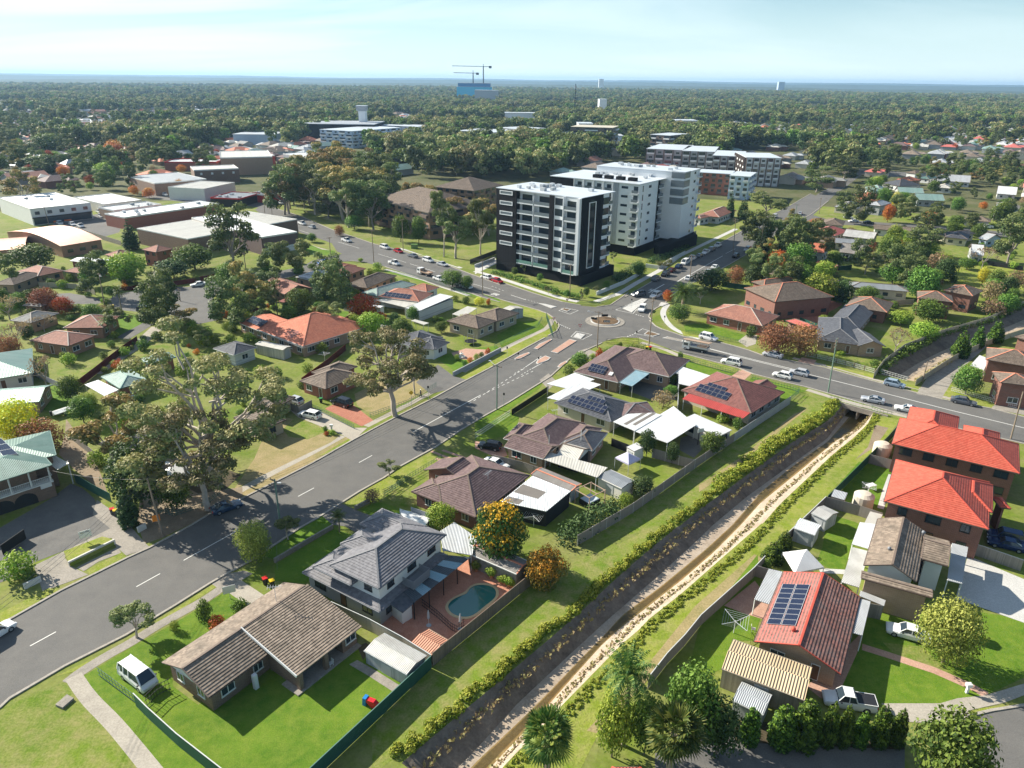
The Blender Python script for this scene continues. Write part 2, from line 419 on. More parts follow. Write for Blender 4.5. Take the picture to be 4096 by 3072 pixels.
def AN(mb,r,z0,z1,mat=None,gab=None,pitch=22):
 """walls of one rectangle, with gable triangles when the roof is gabled"""
 c=[r.p(0,0,z0),r.p(r.L,0,z0),r.p(r.L,r.W,z0),r.p(0,r.W,z0)];up=Z0(z1-z0)
 a=(c[1]-c[0]).cross(c[2]-c[0]).z>0
 for i in range(4):
  f=[c[i],c[(i+1)%4],c[(i+1)%4]+up,c[i]+up];mb.face(f if a else f[::-1],mat)
 t=[q+up for q in c];mb.face(t if a else t[::-1],mat)
def BV(mb,r,rin,z1,typ,e,pitch,mat,th=.16):
 """the triangles of wall under a gable: r eave rectangle, rin wall rectangle"""
 tp=math.tan(R(pitch));alongL=(typ=='gable')
 half=(r.W if alongL else r.L)/2;hin=(rin.W if alongL else rin.L)/2
 zt=e+tp*half-th-.02;ze=e+tp*(half-hin)-th-.02
 for s_ in(0,1):
  if alongL:a=s_*rin.L;A=rin.p(a,0,z1-.3);B=rin.p(a,rin.W,z1-.3);A2=rin.p(a,0,ze);B2=rin.p(a,rin.W,ze);T=rin.p(a,rin.W/2,zt);n=rin.u*(1 if s_ else-1)
  else:a=s_*rin.W;A=rin.p(0,a,z1-.3);B=rin.p(rin.L,a,z1-.3);A2=rin.p(0,a,ze);B2=rin.p(rin.L,a,ze);T=rin.p(rin.L/2,a,zt);n=rin.v*(1 if s_ else-1)
  o=n*.004;f=[A+o,B+o,B2+o,T+o,A2+o]
  if(f[1]-f[0]).cross(f[3]-f[0]).dot(n)<0:f=f[::-1]
  mb.face(f,mat)
def AE(label,rects,wall,roof,e=2.6,pitch=22,cat='house',group=None,lod=0,gut=None,cap=None,gabmat=None,name='house',windows=True,wfm=None,winh=1.2,root=None,z0=0,inset=.5,capm=True,glz=None,doorm=None,wgap=3.2):
 """rects: list of (Rect,type[,dict])"""
 r0=rects[0][0];
 if root is None:root=AI(name,label,cat,r0.p(r0.L/2,r0.W/2,z0),math.atan2(r0.u.y,r0.u.x),group)
 rf=MB();cp=MB();wl=MB();gt=MB();ins=[]
 for i,it in enumerate(rects):
  r,typ=it[0],it[1];o=it[2]if len(it)>2 else{}
  ee=o.get('e',e)+.006*i;pt=o.get('pitch',pitch);rm=o.get('roof',roof);zz=o.get('z0',z0)
  if typ=='none':pass
  else:BJ(rf,cp if o.get('cap',True)and typ[:4]not in('flat','skil')else None,r,typ,ee,pt,rm,th=o.get('th',.16),soff=MT['fascia'])
  io=o.get('inset',inset)+.004*i
  if o.get('wall',True):
   ri=r.grow(-io);wm=o.get('wm',wall)
   AN(wl,ri,zz,ee-.17+(.0 if typ!='flat' else-.02),wm);ins.append((ri,zz,ee,o))
   if typ in('gable','gableW'):BV(wl,r,ri,ee-.17,typ,ee,pt,o.get('gabmat',gabmat or wm))
  if o.get('gut',True)and lod<2:
   q=r.grow(.06);zt=ee-.02
   if typ in('gable',):sides=((0,0,r.L,0),(0,r.W,r.L,r.W))
   elif typ=='gableW':sides=((0,0,0,r.W),(r.L,0,r.L,r.W))
   elif typ=='hip':sides=((0,0,r.L,0),(0,r.W,r.L,r.W),(0,0,0,r.W),(r.L,0,r.L,r.W))
   else:sides=()
   for a,b,c,d in sides:
    pa=r.p(a,b,zt-.05);pb=r.p(c,d,zt-.05);mid=(pa+pb)/2-r.ctr(zt-.05);mid.z=0
    n_=(r.v if abs((pb-pa).dot(r.u))>abs((pb-pa).dot(r.v))else r.u);n_=n_*(1 if mid.dot(n_)>0 else-1)
    gt.bar(pa+n_*.06,pb+n_*.06,.12,h=.11)
 wl.bd('wall',wall,root)
 rf.bd('roof',roof,root)
 if capm and cp.f and lod<2:cp.bd('ridge_capping',cap or MT['cap_brown'],root)
 if gt.f:gt.bd('gutter',gut or MT['gutter_brown'],root)
 if windows and lod<3:
  camp=Z0(0);gl=glz or MT['glass'];fm=wfm or MT['frame_white'];first=True
  for ri,zz,ee,o in ins:
   if not o.get('win',True):continue
   for(p0,d,Ln,n)in((ri.p(0,0),ri.u,ri.L,-ri.v),(ri.p(0,ri.W),ri.u,ri.L,ri.v),(ri.p(0,0),ri.v,ri.W,-ri.u),(ri.p(ri.L,0),ri.v,ri.W,ri.u)):
    mid=p0+d*Ln/2
    if n.dot(camp-mid)<0.05*(mid.length):continue
    k=max(1,int(Ln/wgap))if Ln>2 else 0
    for lv in range(o.get('floors',1)):
     for j in range(k):
      a=(j+.5)/k*Ln;q=p0+d*a;q2=q+n*.3
      if any(rr is not ri and rr.inside(q2,.1)and z_<zz+1.5+lv*2.8 and e_>zz+1.8+lv*2.8 for rr,z_,e_,_ in ins):continue
      wd=min(rnd.choice((1.2,1.6,1.9)),Ln/k*.62)
      if first and lod==0 and k>1 and j==k//2 and o.get('door',True):
       AL(root,q+Z0(zz+.12),n,.95,2.1,fm,doorm or MT['door_brown'],lod,'door','door');first=False
      else:AL(root,q+Z0(zz+.95+lv*2.8),n,wd,winh,fm,gl,lod)
 return root
def D3(root,t,corners,z,nx,ny,name='solar_panel',lift=.10,merge=False):
 """solar array on a roof slope: four corners (pixels with own heights), nx by ny panels, each a part"""
 c=[P(t,x,y,zz)for(x,y,zz)in corners];n=(c[1]-c[0]).cross(c[3]-c[0]).normalized()
 if n.z<0:n=-n
 w3(root,c,n,nx,ny,lift)
def w3(root,c,n,nx,ny,lift=.1,fr='frame_grey'):
 for i in range(nx):
  for j in range(ny):
   def bl(a,b):
    return(c[0]*(1-a)+c[1]*a)*(1-b)+(c[3]*(1-a)+c[2]*a)*b
   g=.03;a0,a1,b0,b1=(i+g)/nx,(i+1-g)/nx,(j+g)/ny,(j+1-g)/ny
   q=[bl(a0,b0)+n*lift,bl(a1,b0)+n*lift,bl(a1,b1)+n*lift,bl(a0,b1)+n*lift]
   if(q[1]-q[0]).cross(q[2]-q[0]).dot(n)<0:q=q[::-1]
   d=[x-n*.04 for x in q];m=MB();s=MT['solar'];a_=MT[fr]
   ins_=[x+((q[0]+q[2])/2-x).normalized()*.05+n*.003 for x in q]
   m.face(q,a_);m.face(d[::-1],a_);m.face(ins_,s)
   for k in range(4):m.face([d[k],d[(k+1)%4],q[(k+1)%4],q[k]],a_)
   m.bd('solar_panel',None,root)
def AS(r,e,pitch,side,a0,a1,s0,s1):
 """corners on one slope of a roof over rect r; side: 0 at v=0 edge,1 at v=W edge (or 2/3 u edges); a along the eave, s metres up from the eave"""
 tp=math.tan(R(pitch));cs=cos(R(pitch))
 f={0:lambda a,h:r.p(a,h,e+tp*h),1:lambda a,h:r.p(a,r.W-h,e+tp*h),2:lambda a,h:r.p(h,a,e+tp*h),3:lambda a,h:r.p(r.L-h,a,e+tp*h)}[side]
 c=[f(a0,s0*cs),f(a1,s0*cs),f(a1,s1*cs),f(a0,s1*cs)];n=(c[1]-c[0]).cross(c[2]-c[0]).normalized()
 return c,(n if n.z>0 else-n)
def BQ(root,p,mat=None,s=1):
 m=MB();m.lathe(p-Z0(.15),[(.14*s,0),(.14*s,.3),(.22*s,.36),(.27*s,.5),(.22*s,.66),(.08*s,.74)],10);m.bd('roof_ventilator',mat or MT['alu'],root,smooth=True)
def B6(root,p,h=1.6,rz=.5):
 m=MB();m.bar(p-Z0(.2),p+Z0(h),.05);X=V3((cos(rz),sin(rz),0));Y=V3((-X.y,X.x,0));t=p+Z0(h)
 m.bar(t-X*.8,t+X*.8,.035)
 for k in range(6):q=t+X*(-.75+.3*k);m.bar(q-Y*(.45-.04*k),q+Y*(.45-.04*k),.025)
 m.bd('antenna',MT['alu'],root)
def BH(mb,pts,th=.08,mat=None):
 """a flat or sloping sheet through 3D points, with thickness"""
 n=(pts[1]-pts[0]).cross(pts[2]-pts[0])
 if n.z<0:pts=pts[::-1]
 d=[p-Z0(th)for p in pts];mb.face(pts,mat);mb.face(d[::-1],mat);k=len(pts)
 for i in range(k):mb.face([d[i],d[(i+1)%k],pts[(i+1)%k],pts[i]],mat)
def AG(label,t,pts,z,mat,cat='carport',name='carport',slope=0,group=None,posts=True,pm=None,rect=False,z0=0,th=.09,walls=None):
 """free-standing sheet roof on posts, traced at height z"""
 c=[P(t,x,y,z)for x,y in pts]
 if rect and len(c)==4:
  r=AO(c[0],c[1],c[2]);c=[r.p(0,0,z),r.p(r.L,0,z),r.p(r.L,r.W,z+slope),r.p(0,r.W,z+slope)]
 m=sum(c,V3())/len(c);root=AI(name,label,cat,(m.x,m.y,z0),0,group)
 b=MB();BH(b,c,th,mat);b.bd('roof_sheet',mat,root)
 if posts:
  for q in c:
   qq=q+(m-q).normalized()*.25;mb=MB();mb.bar((qq.x,qq.y,z0),(qq.x,qq.y,q.z-th),.1);mb.bd('post',pm or MT['white_metal'],root)
 if walls:
  for i in walls:
   a,b_=c[i],c[(i+1)%len(c)];mm=MB();ia=a+(m-a)*.03;ib=b_+(m-b_)*.03;d=(ib-ia);d.z=0;n=V3((-d.y,d.x,0)).normalized()*.05
   mm.box((ia.x,ia.y,z0),d,n,(0,0,min(a.z,b_.z)-th-z0-.01));mm.bd('side_wall',MT['screen_and_shade_dark']if walls is not None else None,root)
 return root,c
def BI(label,r,e,mat_roof,mat_wall,typ='gable',pitch=14,cat='shed',group=None,door=True,lod=0,capm=True):
 h=AE(label,[(r,typ)],mat_wall,mat_roof,e=e,pitch=pitch,cat=cat,group=group,lod=1,name='garden_shed',windows=False,inset=.08,capm=False,gut=mat_wall)
 if door:
  ri=r.grow(-.08);best=None
  for(p0,d,Ln,n)in((ri.p(0,0),ri.u,ri.L,-ri.v),(ri.p(0,ri.W),ri.u,ri.L,ri.v),(ri.p(0,0),ri.v,ri.W,-ri.u),(ri.p(ri.L,0),ri.v,ri.W,ri.u)):
   q=p0+d*Ln/2;k=n.dot(-q.normalized())
   if best is None or k>best[0]:best=(k,q,d,n,Ln)
  k,q,d,n,Ln=best;w_=min(1.5,Ln*.6);m=MB();m.box(q-d*w_/2+n*.003,d*w_,n*.04,(0,0,e-.45));m.bd('door',MT['door_grey'],h)
 return h
def DB(label,pts,h,mat,cat='fence',name='fence',group=None,posts=None,pw=.08,gap=2.4,th=.05,cap=None,pm=None,z0=0,rails=False,mesh_=False):
 """panel run along a ground polyline; posts None = no separate posts"""
 rails=rails or mesh_;c=pts[len(pts)//2];root=AI(name,label,cat,(c.x,c.y,z0),0,group);m=MB();hw=h;kp=MB()
 ps=[]
 for a,b in zip(pts[:-1],pts[1:]):
  d=V3((b.x-a.x,b.y-a.y,0));L=d.length
  if L<.05:continue
  u=d.normalized();n=V3((-u.y,u.x,0))*th
  A=V3((a.x,a.y,z0+.04))
  if rails:
   for zz in(.15,h*.55,h-.1):m.box(A+Z0(zz)-n*.5,d,n,(0,0,.05))
   k=int(L/.3)if not mesh_ else int(L/.6)
   for j in range(k):m.box(A+d*((j+.5)/k)-n*.3,u*.035,n*.5,(0,0,h))
  else:m.box(A-n/2,d,n,(0,0,h-.04))
  if cap:kp.box(A-n*.9+Z0(h-.04),d,n*1.8,(0,0,.05))
  k=max(1,round(L/gap))
  for j in range(k):ps.append(a+d*(j/k))
 ps.append(pts[-1])
 m.bd('fence_panel',mat,root)
 if kp.f:kp.bd('top_rail',cap,root)
 if posts:
  ps=ps[:100]
  me=MB();me.box((-pw/2,-pw/2,0),(pw,0,0),(0,pw,0),(0,0,h+posts));me=me.mesh('post',pm or mat)
  for q in ps:C2(me,'post',root,Matrix.Translation(V3((q.x-c.x,q.y-c.y,0))))
 return root
 # trees
def BS(puffs,n,size,rg,flat=.75,aspect=1.5,grad=True):
 """puffs: (centre, radius, weight). returns mesh data lists; each leaf clump is a bent quad"""
 vs=[];fs=[];BF=[];tot=sum(p[1]**2*p[2]for p in puffs)
 for c,r,wt in puffs:
  k=max(3,int(n*r*r*wt/tot));pt=rg.random()
  for _ in range(k):
   z=rg.uniform(-.75,1);a=rg.uniform(0,2*pi);q=sqrt(1-z*z);d=V3((q*cos(a),q*sin(a),z))
   rr=r*rg.uniform(.62,1.06);p=c+V3((d.x*rr,d.y*rr,d.z*rr*flat))
   nn=(d+V3((rg.gauss(0,.45),rg.gauss(0,.45),rg.gauss(0,.45)+.25))).normalized()
   t=nn.orthogonal().normalized();b=nn.cross(t);th=rg.uniform(0,6.28);t2=t*cos(th)+b*sin(th);b2=nn.cross(t2)
   s=size*rg.uniform(.6,1.25);i=len(vs)
   vs+=[p-t2*s*.5*aspect,p-b2*s*.5+nn*s*.12,p+t2*s*.5*aspect,p+b2*s*.5+nn*s*.12]
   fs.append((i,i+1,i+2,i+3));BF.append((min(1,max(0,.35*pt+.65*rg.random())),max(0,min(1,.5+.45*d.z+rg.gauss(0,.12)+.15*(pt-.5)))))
 return vs,fs,BF
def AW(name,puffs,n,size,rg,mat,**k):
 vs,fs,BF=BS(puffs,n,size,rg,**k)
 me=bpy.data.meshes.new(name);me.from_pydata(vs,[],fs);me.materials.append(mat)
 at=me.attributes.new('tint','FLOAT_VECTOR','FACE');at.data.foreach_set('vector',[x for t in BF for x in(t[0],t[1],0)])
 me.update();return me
def B9(mb,a,b,r0,r1,rg,seg=4,wob=.12,n=6):
 L=(b-a).length;prev=a;
 for i in range(1,seg+1):
  t=i/seg;q=a.lerp(b,t)+V3((rg.uniform(-1,1),rg.uniform(-1,1),rg.uniform(-.4,.4)))*L*wob*(1 if i<seg else 0)*.5
  mb.bar(prev,q,2*(r0+(r1-r0)*(i-1)/seg),n=n,w2=2*(r0+(r1-r0)*t));prev=q
def euc(seed,H=14,spread=5,n=4500,size=.33,mat='leaf_euc',nl=7,trunkm='bark_pale',low=.38,tr=.32,pr=(1.0,1.9)):
 """a gum: forking pale limbs, separate leaf masses at their ends"""
 rg=random.Random(seed);mb=MB();puffs=[]
 fork=H*rg.uniform(.22,.3);top=V3((rg.uniform(-.5,.5),rg.uniform(-.5,.5),fork));B9(mb,Z0(-.2),top,tr,tr*.75,rg,3,.05)
 for i in range(nl):
  a=2*pi*i/nl+rg.uniform(-.4,.4);el=rg.uniform(low,1.0);rad=spread*rg.uniform(.45,1)*(1.15-el*.55)
  e=V3((cos(a)*rad,sin(a)*rad,H*el*.93));B9(mb,top,e,tr*.5,.06,rg,4,.14)
  puffs.append((e,rg.uniform(*pr),1))
  for k in range(3):
   b=a+rg.uniform(-1,1);mid=top.lerp(e,rg.uniform(.5,.85));e2=mid+V3((cos(b)*spread*.35,sin(b)*spread*.35,rg.uniform(.3,H*.16)))
   B9(mb,mid,e2,tr*.2,.03,rg,2,.15,n=4);puffs.append((e2,rg.uniform(pr[0]*.75,pr[1]*.8),1))
 return mb.mesh('trunk',MT[trunkm],uv=False),AW('crown',puffs,n,size,rg,MT[mat],flat=.62)
def AR(seed,H=8,W=6,n=3500,size=.3,mat='leaf_green',trunkm='bark_dark',base=.18,lumps=26,shape=1.0,pr=(.22,.34)):
 """a dense crown: many overlapping leaf masses on an uneven ellipsoid"""
 rg=random.Random(seed);mb=MB();puffs=[];h0=H*base;hh=(H-h0)
 B9(mb,Z0(-.2),Z0(H*.5),max(.09,W*.03),W*.018,rg,3,.05)
 for i in range(lumps):
  z=(i+.5)/lumps;a=i*2.4+rg.uniform(-.4,.4);zz=2*z-1;q=sqrt(max(0,1-abs(zz)**(2.2*shape)))
  rr=W*.5*q*rg.uniform(.5,.82);e=V3((cos(a)*rr,sin(a)*rr,h0+hh*(.12+.78*z)))
  puffs.append((e,W*rg.uniform(*pr),1))
  if i%4==0:B9(mb,Z0(h0+.1*hh),e,W*.014,.02,rg,2,.1,n=4)
 return mb.mesh('trunk',MT[trunkm],uv=False),AW('crown',puffs,n,size,rg,MT[mat],flat=.85)
def CK(seed,H=8,W=2.5,n=2500,size=.22,mat='leaf_cypress',layers=12,blunt=.5,tiers=False):
 rg=random.Random(seed);mb=MB();puffs=[]
 B9(mb,Z0(-.2),Z0(H*.9),W*.05+.05,.04,rg,3,.01)
 for i in range(layers):
  z=i/(layers-1);rad=W*.5*((1-z)**blunt if z>.12 else.75+z*1.6)
  k=max(1,int(rad*5))
  for j in range(k):
   a=2*pi*j/k+rg.uniform(0,1)+i;rr=rad*.62 if not tiers else rad*.75
   puffs.append((V3((cos(a)*rr,sin(a)*rr,H*(.06+.9*z))),max(.15,rad*(.5 if not tiers else.36)),1))
 return mb.mesh('trunk',MT['bark_dark'],uv=False),AW('crown',puffs,n,size,rg,MT[mat],flat=1.1 if not tiers else.4)
def CG(seed,H=6,n=26,fl=2.6,mat='leaf_palm',tr=.16,fan=False,droop=1.0,wide=.36):
 rg=random.Random(seed);mb=MB();B9(mb,Z0(-.2),V3((rg.uniform(-.2,.2),rg.uniform(-.2,.2),H)),tr*1.2,tr,rg,6,.02,n=8)
 vs=[];fs=[];BF=[];top=Z0(H)
 for i in range(n):
  a=i*2.399+rg.uniform(-.2,.2);el=R(78)-R(105)*((i+.5)/n)**.9;L=fl*rg.uniform(.85,1.1);d=V3((cos(a),sin(a),0));sd=V3((-d.y,d.x,0));t0=rg.random()
  if fan:
   st=top+(d*cos(el)+V3((0,0,sin(el))))*L*.55;dr=(d*cos(el)+V3((0,0,sin(el)))).normalized();
   ax=dr.cross(sd).normalized()
   for k in range(13):
    b=(k-6)/6*1.45;q=(dr*cos(b)+sd*sin(b)).normalized();e=st+q*L*.55+V3((0,0,-.16*L*abs(b)*.5-.1));w=sd*cos(b)*.09-dr*sin(b)*.09
    i0=len(vs);vs+=[st,st+q*L*.3-w+ax*.03,e,st+q*L*.3+w-ax*.03];fs.append((i0,i0+1,i0+2,i0+3));BF.append((rg.random()*.5+t0*.5,rg.random()))
   i0=len(vs);vs+=[top-sd*.03,top+sd*.03,st+sd*.03,st-sd*.03];fs.append((i0,i0+1,i0+2,i0+3));BF.append((.9,.2))
  else:
   prev=top;m=9
   for k in range(m):
    t=(k+1)/m;e2=el-t*t*1.25*droop;q=prev+(d*cos(e2)+V3((0,0,sin(e2))))*L/m
    wd=wide*L*.5*sin(pi*min(1,.18+.8*t))
    for s in(-1,1):
     for h_ in(0,.5):
      o=prev.lerp(q,h_);tip=o+sd*s*wd+(q-prev).normalized()*wd*.55+Z0(-wd*.35);i0=len(vs)
      vs+=[o,o.lerp(q,.5),tip+(q-prev)*.12,tip];fs.append((i0,i0+1,i0+2,i0+3));BF.append((.5*rg.random()+.5*t0,rg.random()))
    prev=q
 me=bpy.data.meshes.new('crown');me.from_pydata(vs,[],fs);me.materials.append(MT[mat])
 at=me.attributes.new('tint','FLOAT_VECTOR','FACE');at.data.foreach_set('vector',[x for t in BF for x in(t[0],t[1],0)]);me.update()
 return mb.mesh('trunk',MT['bark_palm'],uv=False),me
def DW(seed,H=5,W=4,mat='bark_grey',n=300,leaf='leaf_dry'):
 rg=random.Random(seed);mb=MB();top=Z0(H*.3);B9(mb,Z0(-.1),top,.14,.1,rg,2,.05);puffs=[]
 def rec(a,d,L,r,lv):
  b=a+d*L;mb.bar(a,b,2*r,n=4,w2=1.3*r)
  if lv==0:puffs.append((b,.5,1));return
  for _ in range(3):
   dd=(d+V3((rg.gauss(0,.55),rg.gauss(0,.55),rg.gauss(.12,.3)))).normalized();rec(b,dd,L*.72,r*.62,lv-1)
 for i in range(4):
  a=i*1.57+rg.uniform(-.4,.4);rec(top,V3((cos(a)*W/H,sin(a)*W/H,.9)).normalized(),H*.3,.06,3)
 return mb.mesh('trunk',MT[mat],uv=False),AW('crown',puffs,n,.22,rg,MT[leaf])
BB={}
def kind(k,fn,hs,*seeds,**kw):
 BB[k]=[fn(s,**kw)+(kw.get('H',8),)for s in seeds]
def DN(k,loc,H,label,name='tree',cat='tree',group=None,wf=1.0,rz=None,parts=True):
 tr,cr,h0=BB[k][rnd.randrange(len(BB[k]))];s=H/h0
 rz=rnd.uniform(0,6.28)if rz is None else rz
 o=NO(name,None);o.location=loc;o.rotation_euler=(0,0,rz);o.scale=(s*wf,s*wf,s)
 tag(o,label,cat,group)
 a=NO('trunk',tr);a.parent=o
 b=NO('crown',cr);b.parent=o
 return o
def C7(k,loc,H,label,name='shrub',cat='shrub',group=None,wf=1.0):
 """a small plant that shows no stem: one mesh"""
 tr,cr,h0=BB[k][rnd.randrange(len(BB[k]))];s=H/h0
 o=NO(name,cr);o.location=loc;o.rotation_euler=(0,0,rnd.uniform(0,6.28));o.scale=(s*wf,s*wf,s)
 return tag(o,label,cat,group)
def AD(name,path,width,height,mat,label,cat=None,group=None,dens=22,size=.28,kindstuff=True,seed=3,flat=.8,hj=.35):
 """a hedge or a band of weeds along a ground polyline"""
 rg=random.Random(seed);puffs=[]
 for a,b in zip(path[:-1],path[1:]):
  L=(b-a).length;k=max(2,int(L/min(.38,height*.55)))
  for i in range(k):
   t=(i+rg.random())/k;p=a.lerp(b,t);n=V3((-(b-a).y,(b-a).x,0)).normalized()
   h=height*rg.uniform(1-hj,1+hj);off=rg.uniform(-.5,.5)*width
   puffs.append((p+n*off+Z0(h*.35),max(.2,h*.72),1))
 vs,fs,ti=BS(puffs,len(puffs)*dens,size,rg,flat=flat)
 me=bpy.data.meshes.new(name);me.from_pydata(vs,[],fs);me.materials.append(MT[mat])
 at=me.attributes.new('tint','FLOAT_VECTOR','FACE');at.data.foreach_set('vector',[x for t in ti for x in(t[0],t[1],0)]);me.update()
 o=NO(name,me)
 if kindstuff:CO(o);o['label']=label;o['category']=cat or 'plants'
 else:tag(o,label,cat,group)
 return o
 # vehicles
DJ={}
def BW(kind):
 """meshes of one body style; x forward"""
 spec={'sedan':(4.7,1.8,1.45,.30,.42,.70,.86,.95,1.0),'hatch':(4.2,1.76,1.5,.26,.40,.84,.97,.97,.98),'wagon':(4.7,1.8,1.47,.28,.41,.88,.98,.95,.98),'suv':(4.7,1.88,1.75,.26,.37,.88,.98,1.08,1.08),'van':(4.9,1.9,1.97,.08,.24,.95,.99,1.12,1.12),'ute':(5.2,1.85,1.78,.25,.35,.56,.62,1.08,1.05),'coupe':(4.5,1.8,1.33,.33,.47,.68,.88,.9,.95)}[kind]
 L,W,H,c0,c1,c2,c3,zb,zr=spec
 X=lambda f:L/2-f*L
 zh=zb*(.84 if kind!='van' else.86);hw=W/2
 st=[(0,.42,zh*.70,hw*.80),(.025,.26,zh*.86,hw*.92),(.10,.2,zh*.95,hw),(c0*.9,.2,zh,hw),(c0,.2,zb*.97,hw),(.5,.2,zb,hw),(c2,.2,zb,hw),(c3,.2,zr if kind!='ute' else zb,hw),(.93,.22,zr*.98,hw*.99),(.985,.28,zr*.93,hw*.95),(1,.45,zr*.78,hw*.86)]
 st=sorted(st,key=lambda q:q[0])
 vs=[];fs=[]
 for f,zl,zt,h in st:
  x=X(f);vs+=[V3(q)for q in((x,-h*.93,zl),(x,-h,zl+.28*(zt-zl)),(x,-h*.985,zl+.72*(zt-zl)),(x,-h*.90,zt),(x,0,zt+.035),(x,h*.90,zt),(x,h*.985,zl+.72*(zt-zl)),(x,h,zl+.28*(zt-zl)),(x,h*.93,zl))]
 n=9
 for i in range(len(st)-1):
  for j in range(n-1):fs.append((i*n+j,i*n+j+1,(i+1)*n+j+1,(i+1)*n+j))
  fs.append((i*n+n-1,i*n,(i+1)*n,(i+1)*n+n-1))
 fs.append(tuple(range(n))[::-1]);k=(len(st)-1)*n;fs.append(tuple(range(k,k+n)))
 body=MB();body.v=vs;body.f=[list(f)[::-1]for f in fs];body.m=[0]*len(fs)
 tw=hw*.74;bw=hw*.90;b=[(X(c0),bw,zb*.96),(X(c3),bw,(zr if kind!='ute' else zb)-.01)];t=[(X(c1),tw,H-.03),(X(c2),tw,H-.045)]
 base=lambda s:[V3((b[0][0],s*bw,b[0][2])),V3((b[1][0],s*bw,b[1][2]))]
 topv=lambda s:[V3((t[0][0],s*tw,t[0][2])),V3((t[1][0],s*tw,t[1][2]))]
 g=MB();A0,A1=base(1);B0,B1=base(-1);C0,C1=topv(1);D0,D1=topv(-1)
 for f in([A0,C0,D0,B0],[A1,B1,D1,C1],[A0,A1,C1,C0],[B0,D0,D1,B1],[C0,C1,D1,D0]):g.face(f)
 rf=[V3((t[0][0]-.02,-tw*1.02,H-.03)),V3((t[0][0]-.05,-tw*.8,H)),V3((t[0][0]-.05,tw*.8,H)),V3((t[0][0]-.02,tw*1.02,H-.03))]
 rb=[V3((t[1][0]+.02,-tw*1.02,H-.045)),V3((t[1][0]+.05,-tw*.8,H-.01)),V3((t[1][0]+.05,tw*.8,H-.01)),V3((t[1][0]+.02,tw*1.02,H-.045))]
 for j in range(3):body.face([rf[j],rb[j],rb[j+1],rf[j+1]][::-1])
 mid=(t[0][0]+t[1][0])/2
 pil=[(A0,C0),(B0,D0),(A1,C1),(B1,D1)]
 for s in(1,-1):
  xs=[mid]if kind in('sedan','hatch','coupe','ute')else[mid+.25,mid-.75]
  for x in xs:pil.append((V3((x,s*bw*1.0,zb*.98)),V3((x,s*tw,H-.04))))
 for p,q in pil:body.bar(p,q,.075 if kind!='van' else.13)
 for s in(1,-1):body.bar(topv(s)[0],topv(s)[1],.06)
 if kind=='van':
  for s in(1,-1):body.box((X(.97),s*bw-.02 if s>0 else-bw-.02,zb*.97),(L*.10,0,0),(0,.03,0),(-.05,-s*.1,.45))
 if kind=='ute':
  for s in(1,-1):body.box((X(.99),s*hw*.90-(.06 if s>0 else 0),zb-.02),(L*.37,0,0),(0,.06,0),(0,0,.14))
  body.box((X(.995),-hw*.9,zb-.02),(.06,0,0),(0,hw*1.8,0),(0,0,.14))
 r=.33 if kind not in('suv','ute')else.37
 def wheel():
  m=MB();m.mats=[MT['tyre'],MT['rim']]
  i=16;
  for y,rr,k in((-.1,r,0),(.1,r,0)):m.v+=[V3((rr*cos(2*pi*j/i),y,rr*sin(2*pi*j/i)))for j in range(i)]
  for j in range(i):m.f.append([j,(j+1)%i,i+(j+1)%i,i+j]);m.m.append(0)
  m.f.append(list(range(i)));m.m.append(0);m.f.append(list(range(i,2*i))[::-1]);m.m.append(0)
  for y in(-.105,.105):
   q=len(m.v);m.v+=[V3((r*.62*cos(2*pi*j/i),y,r*.62*sin(2*pi*j/i)))for j in range(i)];m.f.append(list(range(q,q+i)));m.m.append(1)
  return m.mesh('wheel',uv=False)
 def bx(c,sx,sy,sz,mat,nm):
  m=MB();m.cbox(c,sx,sy,sz);return m.mesh(nm,mat,uv=False)
 out=dict(L=L,W=W,r=r,body=body.mesh('body',MT['paint_white'],uv=False,smooth=False),glass=g.mesh('windows',MT['glass'],uv=False),wheel=wheel(),head=bx((0,0,0),.16,.34,.13,MT['lamp_clear'],'headlight'),tail=bx((0,0,0),.12,.28,.2,MT['lamp_red'],'taillight'),mirror=bx((0,0,0),.14,.18,.12,MT['dark_plastic'],'mirror'),wx=(X(.19),X(.80)),hp=(X(.012),hw*.70,zh*.72),tp=(X(.99),hw*.74,zr*.78),mp=(X(c0)-.28,hw+.06,zb*1.02),plate=bx((0,0,0),.03,.42,.11,MT['plate_pale'],'number_plate'))
 if kind=='ute':out['tray']=(X(.985),X(.63),hw*.84,zb-.015)
 DJ[kind]=out;return out
def car(kind,loc,rz,paint,label,cat='car',group=None,lod=0,s=1.0,extra=None):
 c=DJ.get(kind)or BW(kind)
 root=AI('parked_car' if cat in('car',)else cat.replace(' ','_'),label,cat,loc,rz,group);root.scale=(s,s,s)
 def ad(me,nm,l=(0,0,0),m=None):
  o=NO(nm,me);o.parent=root;o.location=l
  if m:o.material_slots[0].link='OBJECT';o.material_slots[0].material=m
  return o
 ad(c['body'],'body',m=MT[paint]);ad(c['glass'],'windows')
 for x in c['wx']:
  for y in(-1,1):ad(c['wheel'],'wheel',(x,y*(c['W']/2-.09),c['r']))
 if lod==0:
  for y in(-1,1):
   ad(c['head'],'headlight',(c['hp'][0],y*c['hp'][1],c['hp'][2]));ad(c['tail'],'taillight',(c['tp'][0],y*c['tp'][1],c['tp'][2]));ad(c['mirror'],'mirror',(c['mp'][0],y*c['mp'][1],c['mp'][2]))
  ad(c['plate'],'number_plate',(c['tp'][0]-.06,0,c['tp'][2]-.12))
  if 'tray' in c and(extra=='cover'):
   x0,x1,h,z=c['tray'];m=MB();m.box((x0,-h,z),(x1-x0,0,0),(0,2*h,0),(0,0,.13));o=NO('tray_cover',m.mesh('tray_cover',MT['dark_plastic']));o.parent=root
 return root
